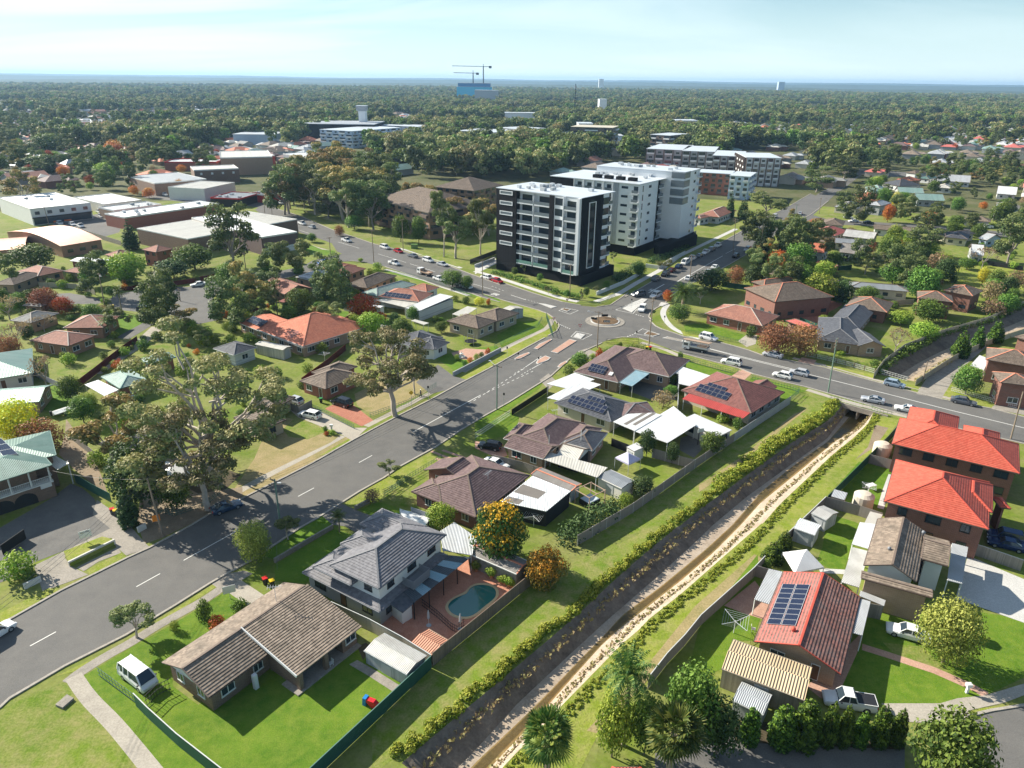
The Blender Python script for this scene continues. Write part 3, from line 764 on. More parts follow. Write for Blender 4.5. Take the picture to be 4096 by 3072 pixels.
def D7(kind,t,front,back,paint,label,**k):
 """placed by the ground points under its nose and its tail"""
 a=P(t,*front);b=P(t,*back);d=a-b;c=(a+b)/2
 return car(kind,(c.x,c.y,.02),math.atan2(d.y,d.x),paint,label,**k)
def CH(loc,rz,label,load=None):
 root=AI('flatbed_truck',label,'truck',loc,rz);W_=Matrix.Identity(4)
 def b(m,nm,mat=None):
  o=NO(nm,m.mesh(nm,mat,uv=False));o.parent=root;return o
 m=MB();pr=[(3.1,.45),(3.15,1.1),(2.85,2.1),(1.35,2.15),(1.3,.45)]
 for s in(0,1):m.v+=[V3((x,-.95+1.9*s,z))for x,z in pr]
 m.f=[[0,1,2,3,4],[9,8,7,6,5]]+[[i,5+i,5+(i+1)%5,(i+1)%5]for i in range(5)];m.m=[0]*7;b(m,'cab',MT['paint_white'])
 m=MB();m.box((3.13,-.82,1.15),(.03,0,0),(0,1.64,0),(-.27,0,.8));
 for s in(-1,1):m.box((1.7,s*.96-.01,1.25),(1.1,0,0),(0,.02,0),(0,0,.65))
 b(m,'windows',MT['glass'])
 m=MB();m.box((-3.2,-1.0,.95),(4.4,0,0),(0,2.0,0),(0,0,.12));
 for s in(-1,1):m.box((-3.2,s*1.0-.02,1.07),(4.4,0,0),(0,.04,0),(0,0,.3))
 m.box((-3.22,-1.0,1.07),(.04,0,0),(0,2,0),(0,0,.3));m.box((1.16,-1,1.07),(.05,0,0),(0,2,0),(0,0,.9));b(m,'tray',MT['tray_wood']if load is None else MT['alu'])
 m=MB();m.box((-3.0,-.4,.55),(5.9,0,0),(0,.8,0),(0,0,.38));b(m,'chassis',MT['dark_plastic'])
 me=(DJ.get('suv')or BW('suv'))['wheel']
 for x in(2.3,-1.9):
  for y in(-.85,.85):o=NO('wheel',me);o.parent=root;o.location=(x,y,.38)
 if load:
  m=MB();
  for q in(-3.0,-1.0,1.2):
   for s in(-1,1):m.bar((q,s*.9,1.3),(q,s*.9,2.35),.06)
   m.bar((q,-.95,2.35),(q,.95,2.35),.06)
  for s in(-1,1):m.bar((-3.1,s*.92,2.35),(3.0,s*.92,2.35),.06)
  b(m,'ladder_rack',MT['alu'])
  m=MB();m.box((-3.4,-.2,2.4),(6.6,0,0),(0,.55,0),(0,0,.14));m.box((-3.3,.4,2.4),(6.2,0,0),(0,.3,0),(0,0,.2));m.box((-3.6,-.8,2.4),(6.4,0,0),(0,.4,0),(0,0,.1))
  m.box((-2.9,-.85,1.08),(2.4,0,0),(0,1.6,0),(0,0,.5));b(m,'timber_load',MT['tray_wood'])
 return root
 # palette
AB('fascia',(.20,.17,.14),.6);AB('cap_brown',(.20,.15,.12));AB('cap_grey',(.20,.20,.21));AB('cap_pale',(.50,.44,.38));AB('cap_red',(.50,.09,.06));AB('cap_orange',(.62,.24,.15))
AB('gutter_brown',(.12,.085,.07),.5);AB('gutter_white',(.7,.7,.67),.5);AB('gutter_grey',(.22,.23,.25),.5);AB('gutter_green',(.10,.2,.17),.5)
AB('frame_white',(.72,.72,.70),.4);AB('frame_grey',(.22,.23,.25),.5);AB('frame_dark',(.03,.03,.035),.4);AB('frame_brown',(.12,.07,.05),.5)
glass();glass('glass_blue',(.08,.16,.26),.1);glass('water_pool',(.02,.15,.14),.06)
AB('door_brown',(.14,.075,.045),.5);AB('door_grey',(.42,.44,.45),.5);AB('door_white',(.68,.68,.66),.5)
AB('alu',(.60,.62,.64),.35,metal=.3);AB('white_metal',(.74,.74,.72),.45);AB('screen_and_shade_dark',(.025,.026,.028),.8);AB('dark_plastic',(.025,.026,.03),.5)  # the dark tone serves real screens and the shade inside arches and culvert
AB('tyre',(.018,.018,.018),.8);AB('rim',(.45,.46,.47),.3,metal=.5);AB('lamp_clear',(.6,.62,.65),.15);AB('lamp_red',(.45,.02,.02),.25);AB('plate_pale',(.6,.55,.3),.5);AB('tray_wood',(.42,.30,.22),.8)
for n_,c_ in dict(paint_white=(.80,.80,.79),paint_silver=(.45,.47,.50),paint_grey=(.12,.13,.15),paint_black=(.012,.013,.017),paint_blue=(.015,.035,.11),paint_navy=(.02,.05,.10),paint_red=(.42,.015,.02),paint_lightblue=(.30,.38,.47),paint_maroon=(.12,.015,.02),paint_brightblue=(.02,.12,.42)).items():
 AB(n_,c_,.22,var=.02,spec=.6)
DP()
R_={}
R_['brown']=A5('roof_tile_brown',(.15,.115,.09),(.25,.195,.155),(.08,.07,.055),.4)
R_['worn']=A5('roof_tile_worn_brown',(.20,.155,.12),(.34,.27,.21),(.075,.065,.05),.6)
R_['purple']=A5('roof_tile_plum',(.13,.085,.085),(.21,.145,.14),(.07,.05,.05),.3)
R_['char']=A5('roof_tile_charcoal',(.075,.08,.095),(.13,.135,.15),(.05,.05,.055),.3,.6)
R_['slate']=A5('roof_tile_slate_grey',(.16,.155,.17),(.24,.235,.25),(.09,.09,.09),.25,.55)
R_['grey']=A5('roof_tile_grey',(.22,.22,.215),(.32,.32,.31),(.12,.12,.11),.4)
R_['red']=A5('roof_tile_red',(.50,.095,.06),(.60,.14,.09),(.36,.08,.05),.4,.6)
R_['pink']=A5('roof_tile_faded_red',(.50,.13,.11),(.60,.18,.15),(.38,.12,.10),.4,.6)
R_['rust']=A5('roof_tile_mottled_rust',(.16,.085,.07),(.33,.15,.12),(.30,.27,.25),.35)
R_['orange']=A5('roof_tile_terracotta',(.54,.17,.10),(.66,.25,.15),(.34,.12,.08),.35)
R_['terra']=A5('roof_tile_brown_red',(.33,.15,.11),(.45,.22,.16),(.2,.11,.09),.4)
R_['maroon']=A5('roof_tile_maroon',(.20,.085,.075),(.30,.13,.11),(.12,.06,.055),.35)
R_['greent']=A5('roof_tile_pale_green',(.30,.40,.36),(.40,.50,.45),(.2,.24,.21),.35)
R_['white']=AF('roof_sheet_white',(.78,.79,.79),.25,amt=.12)
R_['whiteold']=AF('roof_sheet_weathered_white',(.60,.59,.56),.2,(.33,.31,.28),.7)
R_['galv']=AF('roof_sheet_galvanised',(.50,.52,.54),.2,(.34,.33,.31),.5)
R_['bluepoly']=AF('roof_sheet_blue_clear',(.26,.42,.50),.25,(.45,.5,.5),.5)
R_['tan']=AF('roof_sheet_tan',(.58,.44,.28),.3,amt=.12,depth=.05)
R_['redm']=AF('roof_sheet_red',(.55,.09,.075),.3,amt=.12,depth=.05)
R_['greenm']=AF('roof_sheet_green',(.10,.19,.165),.2,(.28,.36,.33),.35)
R_['greenl']=AF('roof_sheet_pale_green',(.24,.37,.33),.25,(.42,.46,.42),.35)
R_['greym']=AF('roof_sheet_grey',(.30,.32,.34),.25,(.2,.2,.2),.3)
R_['darkm']=AF('roof_sheet_dark',(.07,.085,.10),.25,(.14,.16,.18),.4)
R_['terram']=AF('roof_sheet_terracotta',(.55,.26,.17),.3,amt=.15,depth=.04)
R_['fibro']=AF('roof_sheet_fibro',(.30,.28,.26),.17,(.16,.15,.14),.6,rough=.85)
R_['cream']=AF('roof_sheet_cream',(.62,.60,.54),.25,(.45,.4,.34),.4)
R_['maroonm']=AF('roof_sheet_maroon',(.30,.11,.085),.4,(.36,.18,.14),.4)
W_={}
W_['brown']=BO('brick_brown',(.20,.115,.075),(.27,.155,.10),(.30,.26,.22))
W_['red']=BO('brick_red',(.40,.13,.075),(.33,.10,.06),(.30,.2,.16))
W_['dkred']=BO('brick_dark_red',(.22,.085,.06),(.28,.11,.08),(.28,.2,.17))
W_['tan']=BO('brick_tan',(.42,.28,.18),(.36,.23,.15),(.42,.36,.3))
W_['orange']=BO('brick_orange',(.45,.24,.14),(.38,.19,.115),(.4,.3,.22))
W_['blond']=BO('brick_blond',(.50,.40,.28),(.44,.35,.25),(.5,.45,.36))
W_['grey']=AB('render_grey',(.33,.34,.36),.85);W_['cream']=AB('render_cream',(.58,.52,.43),.85);W_['pinkr']=AB('render_pink_beige',(.40,.27,.22),.85);W_['white']=AB('render_white',(.70,.70,.68),.8,.08);W_['offw']=AB('render_off_white',(.62,.60,.55),.85)
W_['wb']=AP('weatherboard_white',(.62,.63,.62),.2);W_['wbc']=AP('weatherboard_cream',(.60,.55,.42),.2);W_['wbg']=AP('weatherboard_grey',(.40,.41,.42),.2);W_['wbb']=AP('weatherboard_blue',(.42,.50,.58),.2)
W_['stone']=AC('stone_wall',((.30,.28,.25),(.16,.15,.14),(.40,.36,.32)),(1.5,3,8),bumpd=.1)
W_['galv']=AP('sheet_wall_galvanised',(.42,.44,.44),.25,True);W_['tanw']=AP('sheet_wall_tan',(.36,.31,.24),.25,True);W_['creamw']=AP('sheet_wall_cream',(.58,.55,.48),.25,True)
F_={'wood':AP('fence_palings',(.24,.19,.15),.12,True),'woodg':AP('fence_grey_palings',(.30,.28,.25),.12,True),'green':AP('fence_sheet_green',(.035,.11,.085),.2,True,var=.05,rough=.45),'taupe':AP('fence_sheet_taupe',(.30,.27,.25),.2,True,var=.05,rough=.5),'pale':AP('fence_sheet_pale',(.42,.44,.47),.2,True,var=.06,rough=.45),'cream':AP('fence_sheet_cream',(.50,.46,.36),.2,True,var=.06),'maroon':AP('fence_sheet_maroon',(.13,.035,.03),.2,True,var=.06),'dark':AB('fence_dark',(.02,.022,.025),.5),'beige':AP('fence_sheet_beige',(.46,.42,.34),.2,True,var=.06),'black':AB('fence_black',(.015,.015,.017),.5),'wire':AB('fence_wire_green',(.05,.13,.10),.5),'white':AB('fence_white',(.66,.66,.63),.6),'capw':AB('fence_cap_pale',(.55,.56,.55),.5)}
GR={}
GR['ground']=AC('suburb_ground',((.17,.225,.03),(.12,.175,.02),(.30,.26,.12)),(.03,.14,1.6));GR['floor']=AC('forest_floor',((.10,.115,.04),(.07,.085,.03),(.17,.15,.085)),(.01,.06,.4))
GR['lawn']=AC('lawn_green',((.11,.21,.016),(.075,.165,.012),(.17,.25,.03)),(.12,.6,6),bumpd=.08)
GR['lush']=AC('lawn_lush',((.12,.215,.016),(.075,.16,.012),(.20,.26,.035)),(.15,.8,7),bumpd=.08)
GR['patchy']=AC('grass_patchy',((.17,.24,.025),(.11,.185,.016),(.34,.28,.13)),(.09,.5,4),bumpd=.08)
GR['dry']=AC('grass_dry',((.33,.26,.13),(.22,.21,.07),(.40,.31,.17)),(.09,.5,4),bumpd=.06)
GR['weedy']=AC('grass_weedy',((.24,.29,.03),(.15,.22,.018),(.38,.34,.13)),(.12,.6,4),bumpd=.15)
GR['dirt']=AC('bare_dirt',((.30,.23,.16),(.20,.15,.10),(.36,.30,.22)),(.2,.8,5))
GR['darkdirt']=AC('garden_soil',((.085,.065,.045),(.06,.05,.035),(.14,.12,.06)),(.2,.8,5))
GR['asphalt']=AC('asphalt',((.155,.15,.142),(.125,.122,.117),(.18,.172,.16)),(.05,.3,9),rough=.8,bumpd=.012)
GR['asphalt2']=AC('asphalt_old',((.165,.16,.152),(.12,.118,.115),(.20,.19,.175)),(.08,.5,7),rough=.85,bumpd=.012)
GR['conc']=AC('concrete',((.42,.38,.32),(.35,.315,.265),(.47,.43,.36)),(.12,.7,5),rough=.85,bumpd=.012)
GR['concp']=AC('concrete_pale',((.55,.54,.51),(.49,.48,.46),(.60,.585,.555)),(.12,.7,5),rough=.8,bumpd=.01)
GR['concold']=AC('concrete_old',((.33,.30,.26),(.25,.23,.20),(.40,.36,.31)),(.15,.9,5),rough=.9,bumpd=.015)
GR['kerb']=AC('kerb_concrete',((.40,.37,.32),(.33,.30,.26),(.45,.41,.36)),(.3,1.2,5),bumpd=.01)
GR['redpav']=AC('paving_red',((.42,.17,.11),(.34,.13,.09),(.48,.23,.16)),(.3,1.4,6),bumpd=.02)
GR['pinkpav']=AC('paving_pink',((.50,.30,.22),(.42,.25,.19),(.55,.36,.28)),(.3,1.4,6),bumpd=.02)
GR['terrapav']=AC('paving_terracotta',((.52,.24,.16),(.44,.19,.125),(.58,.31,.22)),(.3,1.4,6),bumpd=.02)
GR['mulch']=AC('mulch',((.16,.10,.06),(.10,.065,.04),(.24,.17,.10)),(.4,1.4,8))
GR['line']=AB('line_paint',(.72,.71,.67),.6,.1,3)
GR['bank']=AC('canal_concrete_shade',((.20,.165,.135),(.11,.092,.078),(.27,.23,.185)),(.16,.7,3),bumpd=.05)  # bank darker than the apron: its shade is put into the colour
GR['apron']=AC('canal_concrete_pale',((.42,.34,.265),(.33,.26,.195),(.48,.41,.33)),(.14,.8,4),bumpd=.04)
GR['silt']=AC('canal_silt',((.26,.16,.06),(.13,.11,.035),(.36,.25,.11)),(.25,1.0,5))
AB('bark_pale',(.46,.40,.34),.85,.3,1.2);AB('bark_dark',(.14,.11,.085),.9,.3,1.5);AB('bark_grey',(.30,.26,.23),.9,.3,1.5);AB('bark_palm',(.27,.22,.17),.9,.3,3)
AH('leaf_euc',(.09,.14,.045),(.17,.22,.07),(.26,.28,.10));AH('leaf_gum',(.15,.20,.07),(.26,.29,.11),(.36,.32,.14));AH('leaf_eucw',(.14,.16,.055),(.23,.24,.08),(.40,.28,.10));AH('leaf_eucd',(.05,.09,.033),(.12,.17,.055),(.19,.23,.07));AH('leaf_green',(.04,.10,.018),(.10,.19,.03),(.18,.28,.045));AH('leaf_bright',(.11,.21,.022),(.22,.33,.035),(.36,.44,.06))
AH('leaf_cypress',(.018,.055,.010),(.05,.11,.014),(.14,.23,.02));AH('leaf_dark',(.022,.06,.02),(.055,.11,.032),(.10,.16,.045));AH('leaf_pine',(.022,.06,.026),(.05,.095,.038),(.08,.13,.05));AH('leaf_palm',(.035,.085,.015),(.085,.15,.028),(.2,.24,.05))
AH('leaf_orange',(.40,.14,.02),(.58,.27,.035),(.55,.12,.03));AH('leaf_red',(.42,.07,.03),(.55,.14,.06),(.50,.22,.05));AH('leaf_yellow',(.50,.42,.02),(.66,.56,.04),(.58,.60,.08));AH('leaf_rust',(.22,.11,.05),(.34,.18,.08),(.38,.16,.07));AH('leaf_dry',(.26,.19,.11),(.36,.27,.15),(.3,.2,.1))
AH('leaf_mixed',(.03,.075,.018),(.08,.14,.025),(.66,.30,.02),.25,.70);AH('leaf_creeper',(.12,.13,.025),(.36,.22,.04),(.58,.27,.03));AH('leaf_weed',(.11,.23,.015),(.21,.36,.025),(.38,.44,.05));AH('leaf_willow',(.15,.19,.03),(.27,.29,.05),(.36,.36,.08));AH('leaf_straw',(.36,.28,.14),(.45,.36,.18),(.30,.28,.10))
# canal lines (world points)
def CP(*segs):
 out=[]
 for s in segs:
  t,z,pts=s[0],s[1],s[2:]
  out+=[P(t,x,y,z)for x,y in pts]
 return out
def BR(pts,n):
 L=[0]
 for a,b in zip(pts[:-1],pts[1:]):L.append(L[-1]+(b-a).length)
 out=[];j=0
 for i in range(n):
  d=L[-1]*i/(n-1)
  while j<len(L)-2 and L[j+1]<d:j+=1
  t=(d-L[j])/max(1e-6,L[j+1]-L[j]);out.append(pts[j].lerp(pts[j+1],min(1,max(0,t))))
 return out
D_=-1.6
HWL=P('U',3368,1618);HWR=P('U',3492,1652)
def hw(t,z):v=HWL.lerp(HWR,t);v.z=z;return v
L2=CP(('c',0,(-500,1620),(0,1200),(170,1060),(500,780),(720,590),(900,420),(1100,240),(1390,0)),('g',0,(1600,1370),(1850,1190),(2100,1000)),('h',0,(700,930),(870,825),(930,770)))+[HWL]
L3=CP(('c',D_,(-430,1960),(0,1535),(290,1215),(620,905),(880,665),(1260,335),(1480,135),(1620,0)),('h',D_,(330,1335),(600,1140),(870,945)))+[hw(.14,-2.3)]
L3b=CP(('c',D_,(-360,2020),(0,1620),(330,1310),(500,1140),(720,910),(880,750),(1000,615),(1250,430),(1560,175),(1750,0)),('h',D_,(430,1300),(640,1130),(880,960)))+[hw(.30,-2.3)]
L4=CP(('c',D_,(-190,1990),(100,1654),(400,1340),(600,1110),(850,830),(1000,690),(1160,570),(1400,380),(1620,190),(1800,10)),('h',D_,(420,1380),(690,1160),(930,960)))+[hw(.88,-2.3)]
L5=CP(('c',0,(-60,1960),(230,1600),(590,1250),(930,900),(1040,800),(1170,650),(1400,470),(1700,230),(1950,0)),('h',0,(560,1380),(720,1230),(900,1060),(1060,930),(1150,840)))+[HWR]
NR=60
AU=[BR(q,NR)for q in(L2,L3,L3b,L4,L5)]
U2=[P('h',1215,505),P('h',1265,440),P('h',1420,345),P('h',1650,240),P('h',1980,140),P('h',2212,35),P('h',2700,-190)]
E2=[P('h',1475,555),P('h',1560,500),P('h',1740,390),P('h',1960,300),P('h',2212,215),P('h',2700,30)]
ur=BR(U2,24);er=BR(E2,24)
def DA(a,b,t):return a*(1-t)+b*t
DS=[DA(a,b,.40)+Z0(D_)for a,b in zip(ur,er)];mid2=[DA(a,b,.66)+Z0(D_)for a,b in zip(ur,er)]
def flat(p,z=0):return V3((p.x,p.y,z))
# ground sheet with the canal cut out
C9=[V3((-26000,-60,0)),V3((26000,-60,0)),V3((26000,40000,0)),V3((-26000,40000,0))]
h1=[flat(p)for p in AU[0]]+[flat(p)for p in AU[4]][::-1];h2=[flat(p)for p in ur]+[flat(p)for p in er][::-1]
CB=C9+h1+h2;tri=tessellate_polygon([C9,h1,h2]);g_=MB();g_.v=CB;
for t in tri:
 a,b,c=t
 if(CB[b]-CB[a]).cross(CB[c]-CB[a]).z<0:b,c=c,b
 g_.f.append([a,b,c]);g_.m.append(0)
A3(g_.bd('ground',GR['ground']))
def BT(name,A,B,mat,st=True,n=None):
 m=MB();
 for i in range(len(A)-1):
  f=[A[i],A[i+1],B[i+1],B[i]]
  if(f[1]-f[0]).cross(f[2]-f[0]).z<0:f=f[::-1]
  m.face(f)
 o=m.bd(name,mat);
 return A3(o)if st else o
def BD(A,B,name,mat,k=5,amp=.12):
 """a slope between two rims with a slightly uneven surface"""
 prev=A
 m=MB()
 for j in range(1,k+1):
  cur=[a.lerp(b,j/k)+(V3((0,0,noise.noise(a.lerp(b,j/k)*.5)*amp))if j<k else V3())for a,b in zip(A,B)]
  for i in range(len(A)-1):
   f=[prev[i],prev[i+1],cur[i+1],cur[i]]
   if(f[1]-f[0]).cross(f[2]-f[0]).z<0:f=f[::-1]
   m.face(f)
  prev=cur
 return A3(m.bd(name,mat))
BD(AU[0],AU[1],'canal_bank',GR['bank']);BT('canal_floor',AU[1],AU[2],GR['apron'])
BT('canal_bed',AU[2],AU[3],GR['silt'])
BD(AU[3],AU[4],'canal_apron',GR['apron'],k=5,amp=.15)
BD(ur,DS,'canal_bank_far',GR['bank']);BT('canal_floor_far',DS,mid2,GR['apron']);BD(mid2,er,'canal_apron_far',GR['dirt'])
m_,nt_,bs_=A4('water');sI(bs_,'Base Color',(.05,.04,.015,1));sI(bs_,'Roughness',.12);sI(bs_,'Alpha',.4);sI(bs_,'Specular IOR Level',.6)
CN(nt_,A6(nt_,pos(nt_),2.5),bs_,.15,.02);MT['water']=m_
BT('water',[p.lerp(q,.12)+Z0(.03)for p,q in zip(AU[2],AU[3])],[p.lerp(q,.8)+Z0(.03)for p,q in zip(AU[2],AU[3])],m_)
# patches, ribbons, kerbs
zl={'c':0}
def AA(name,t,pts,mat,z=.012,pre=None):
 zl['c']+=1;zz=z+.00037*(zl['c']%20);m=MB();pp=[flat(p)for p in(PS(t,pts)if t else pts)]
 area=sum(pp[i].x*pp[(i+1)%len(pp)].y-pp[(i+1)%len(pp)].x*pp[i].y for i in range(len(pp)))
 if area<0:pp=pp[::-1]
 for tr in tessellate_polygon([pp]):
  a,b,c=tr
  if(pp[b]-pp[a]).cross(pp[c]-pp[a]).z<0:b,c=c,b
  m.face([pp[a]+Z0(zz),pp[b]+Z0(zz),pp[c]+Z0(zz)])
 return A3(m.bd(name,GR[mat]if isinstance(mat,str)else mat))
def DF(pts,d):
 out=[]
 for i,p in enumerate(pts):
  a=pts[max(0,i-1)];b=pts[min(len(pts)-1,i+1)];u=(b-a);u.z=0;u.normalize();out.append(p+V3((-u.y,u.x,0))*d)
 return out
def AK(name,pts,w,mat,z=.012,st=True,joints=0):
 zl['c']+=1;zz=z+.00037*(zl['c']%20);pts=[flat(p,zz)for p in pts];A=DF(pts,w/2);B=DF(pts,-w/2)
 o=BT(name,A,B,GR[mat]if isinstance(mat,str)else mat,st);return o
DY=MB()
def DT(pts,side,w=.32,h=.13):
 A=[flat(p)for p in pts];B=DF(A,w*side);up=Z0(h);m=DY
 for i in range(len(A)-1):
  q=[A[i]+up,A[i+1]+up,B[i+1]+up,B[i]+up]
  if(q[1]-q[0]).cross(q[2]-q[0]).z<0:q=q[::-1]
  m.face(q)
  for X in(A,B):
   f=[X[i],X[i+1],X[i+1]+up,X[i]+up];n=(X[i]-(B if X is A else A)[i]);
   if(f[1]-f[0]).cross(f[3]-f[0]).dot(n)<0:f=f[::-1]
   m.face(f)
def smp(pts,k=2):
 for _ in range(k):
  q=[pts[0]]
  for a,b in zip(pts[:-1],pts[1:]):q+=[a.lerp(b,.25),a.lerp(b,.75)]
  q.append(pts[-1]);pts=q
 return pts
mL=[P('a',x,y)for x,y in((-700,1090),(-300,860),(0,688),(420,450),(620,352),(870,228),(1020,160))]+[P('f',x,y)for x,y in((-230,1540),(-100,1460),(120,1355),(385,1222),(600,1112),(875,955),(1010,882),(1190,787),(1400,682),(1600,572),(1850,442),(2060,322),(2180,258))]
B4=[P('g',x,y)for x,y in((500,245),(560,212),(577,180),(570,150))]+[P('k',x,y)for x,y in((668,1500),(640,1455),(590,1418),(510,1388),(380,1352),(250,1315),(0,1235))]
nwS=[P('j',x,y)for x,y in((2212,1122),(2070,1085),(1990,1055),(1830,1022),(1700,985),(1560,930),(1420,880),(1290,838))]
DR=[P('j',x,y)for x,y in((1100,800),(1000,790),(900,800),(800,845),(640,890),(480,930),(330,985),(200,1020))]
mR=[P('a',x,y)for x,y in((-500,1560),(0,1235),(60,1178),(440,955),(850,748),(1190,543),(1420,398),(1500,352),(1700,243))]+[P('f',x,y)for x,y in((500,1553),(621,1485),(798,1373),(910,1302),(1079,1208),(1191,1130),(1430,1000),(1600,885),(1750,795),(1930,695),(2212,520))]+[P('g',x,y)for x,y in((640,400),(760,338),(860,292))]
CJ=[P('g',x,y)for x,y in((900,272),(1000,252),(1110,256),(1190,282))]
crS=[P('g',x,y)for x,y in((1330,335),(1420,365))]+[P('h',x,y)for x,y in((0,393),(270,462),(370,503),(600,562),(730,592),(900,640),(1100,698),(1290,752),(1560,822),(1800,882),(2212,978),(2900,1140))]
crN=[P('g',x,y)for x,y in((1185,140),(1225,178),(1270,200),(1350,225),(1420,250),(1530,275))]+[P('h',x,y)for x,y in((130,288),(260,322),(340,345),(430,378),(600,412),(780,447),(870,467),(1100,532),(1280,580),(1500,640),(1660,680),(1990,742),(2212,800),(2900,960))]
neE=[P('r',x,y)for x,y in((1100,240),(1075,212),(1088,180),(1130,150),(1180,125))]+[P('t',x,y)for x,y in((330,575),(420,530),(560,462),(660,410),(760,350),(880,270),(960,215),(1030,168),(1110,130),(1180,90),(1240,45),(1290,5))]
neW=[P('t',x,y)for x,y in((1180,-40),(1070,25),(980,72),(880,118),(800,160),(740,200),(640,255),(555,302),(480,358),(330,428),(230,485),(130,545),(0,620))]+[P('k',x,y)for x,y in((1240,1245),(1165,1300),(1090,1350),(980,1365))]
nwN=[P('k',x,y)for x,y in((850,1352),(700,1325),(480,1258),(280,1190),(110,1130))]+[P('j',x,y)for x,y in((2212,985),(1990,905),(1800,832),(1600,765),(1450,720),(1340,690),(1210,660),(1050,605),(870,545),(600,430),(440,380),(330,330))]
EC=[P('j',x,y)for x,y in((600,430),(440,380),(330,330),(160,300),(0,290))]
def BK(name,*pts):
 CB=[];[CB.extend(p)for p in pts]
 AA(name,None,CB,'asphalt',z=.02)
BK('main_street',mL,mR[::-1]);
AA('intersection',None,[mL[-1]]+B4+[nwN[0]]+[neW[-1]]+[neE[0]]+crN[:4]+[crS[0]]+CJ[::-1]+[mR[-1]],'asphalt',z=.012)
BK('north_west_street',B4[-5:],[P('j',2212,1122)]+nwS[1:],[P('j',1100,800),P('j',900,715),P('j',860,650),P('j',720,600),P('j',590,560),P('j',410,490),P('j',330,440),P('j',240,380)],nwN[::-1])
BK('cross_street',crN,crS[::-1]);BK('north_east_street',neE,neW)
for L_,s_ in((mL,1),(B4,1),(nwS,1),(DR,1),(mR,-1),(CJ,-1),(crS,-1),(crN,1),(neE,-1),(neW,-1),(nwN,-1)):DT(L_,s_)
# intersection furniture and road paint
def DM(t,pts,z=0):return[P(t,x,y,z)for x,y in pts]
def CX(pts,d):
 c=sum(pts,V3())/len(pts);return[p+(c-p).normalized()*min(d,(c-p).length*.45)for p in pts]
ISL={'n':0}
def AT(label,t,pts,fill,h=.15,group='kerbed islands in the roads around the roundabout',sh=.32):
 pp=[flat(p)for p in DM(t,pts)];c=sum(pp,V3())/len(pp);root=AI('traffic_island',label,'traffic island',(c.x,c.y,.02),0,group)
 m=MB();m.prism(pp,.02,h,bottom=False);m.bd('kerb_edge',GR['concp'],root)
 m=MB();q=CX(pp,sh);m.prism(q,h-.05,h+.012,bottom=False);m.bd('island_top',GR[fill],root);return root
EB=[]
def BN(name,pts,w=.16,z=.034):
 return AK(name,pts,w,'line',z=z)
def A8(name,a,b,n,duty=.4,w=.14):
 """one painted dash is one mark"""
 m=MB();d=b-a;d.z=0;u=d.normalized();nn=V3((-u.y,u.x,0))*w/2
 for i in range(n):
  p=flat(a)+d*(i/n);q=p+d*(duty/n);z=Z0(.036);f=[p-nn+z,q-nn+z,q+nn+z,p+nn+z];m.face(f)
 return A3(m.bd(name,GR['line']))
rc=P('r',762,247);rr_=(P('r',904,247)-P('r',620,247)).length/2
root=AI('roundabout','round kerbed island with a mulched centre in the middle of the intersection','roundabout',(rc.x,rc.y,.02))
m=MB();m.lathe((rc.x,rc.y,.02),[(rr_,0),(rr_,.08),(rr_-.25,.10)],48);m.bd('outer_apron',GR['concold'],root)
ri=rr_*.735;m=MB();m.lathe((rc.x,rc.y,.02),[(ri,.09),(ri,.24),(ri-.35,.25)],48);m.bd('inner_kerb',GR['concp'],root)
m=MB();m.lathe((rc.x,rc.y,.02),[(ri-.36,.1),(ri-.36,.27),(ri*.5,.34),(.3,.38)],40);m.bd('mulch_bed',GR['mulch'],root)
for k,(dx,dy,rz,lb)in enumerate(((-3.0,-.2,2.7,'black and white chevron board on the left rim of the roundabout'),(.1,-2.6,-.1,'black and white chevron board on the rim of the roundabout nearest the houses'),(2.6,1.2,-.7,'black and white chevron board on the right rim of the roundabout'),(.2,2.6,3.2,'chevron board seen from behind on the far rim of the roundabout'))):
 t=AI('chevron_sign',lb,'chevron sign',(rc.x+dx,rc.y+dy,.25),rz,'chevron boards on the roundabout')
 m=MB();m.box((-.9,-.03,.35),(1.8,0,0),(0,.05,0),(0,0,.62));m.bd('board',MT['fence_black'],t,world=False)
 m=MB()
 for i in range(4):
  x=-.8+.42*i
  for s_ in(0,1):
   a=V3((x+.22,-.037,.66));b=V3((x,-.037,.38 if s_ else.94));m.face([a,b,b+V3((.17,0,0)),a+V3((.17,0,0))]if s_ else[a,a+V3((.17,0,0)),b+V3((.17,0,0)),b])
 m.bd('chevrons',GR['line'],t,world=False)
 for s_ in(-.7,.7):
  m=MB();m.bar((s_,.02,-.05),(s_,.02,.6),.06);m.bd('post',MT['alu'],t,world=False)
AT('long red-paved island in the middle of the main street','r',Q('368 470 505 378 558 390 415 480'),'pinkpav')
AT('short pointed red-paved island in the main street, nearest the grey street pole','r',Q('260 550 275 525 330 498 368 512 350 530 275 558'),'pinkpav')
AT('thin red-paved island at the left kerb beside the wire-fenced corner garden','r',Q('243 447 285 412 370 375 378 382 272 451'),'pinkpav')
AT('small red-paved island at the left kerb with a black arrow sign','r',Q('105 520 140 495 205 473 220 480 155 516 112 526'),'pinkpav')
AT('small red-paved island at the right kerb of the main street by the round green bush','r',Q('415 578 440 553 478 535 491 544 430 583'),'pinkpav')
AT('triangular white-edged splitter island at the top of the main street','r',Q('533 360 560 332 618 345 588 374'),'concp')
AT('white-edged splitter island on the north-west street carrying a give way sign','r',Q('440 160 462 152 515 163 488 176'),'mulch')
AT('narrow white island further up the north-west street','r',Q('280 116 372 152 412 142 330 122'),'concp')
AT('white-edged splitter island on the cross street','r',Q('1043 342 1070 320 1160 343 1112 357'),'mulch')
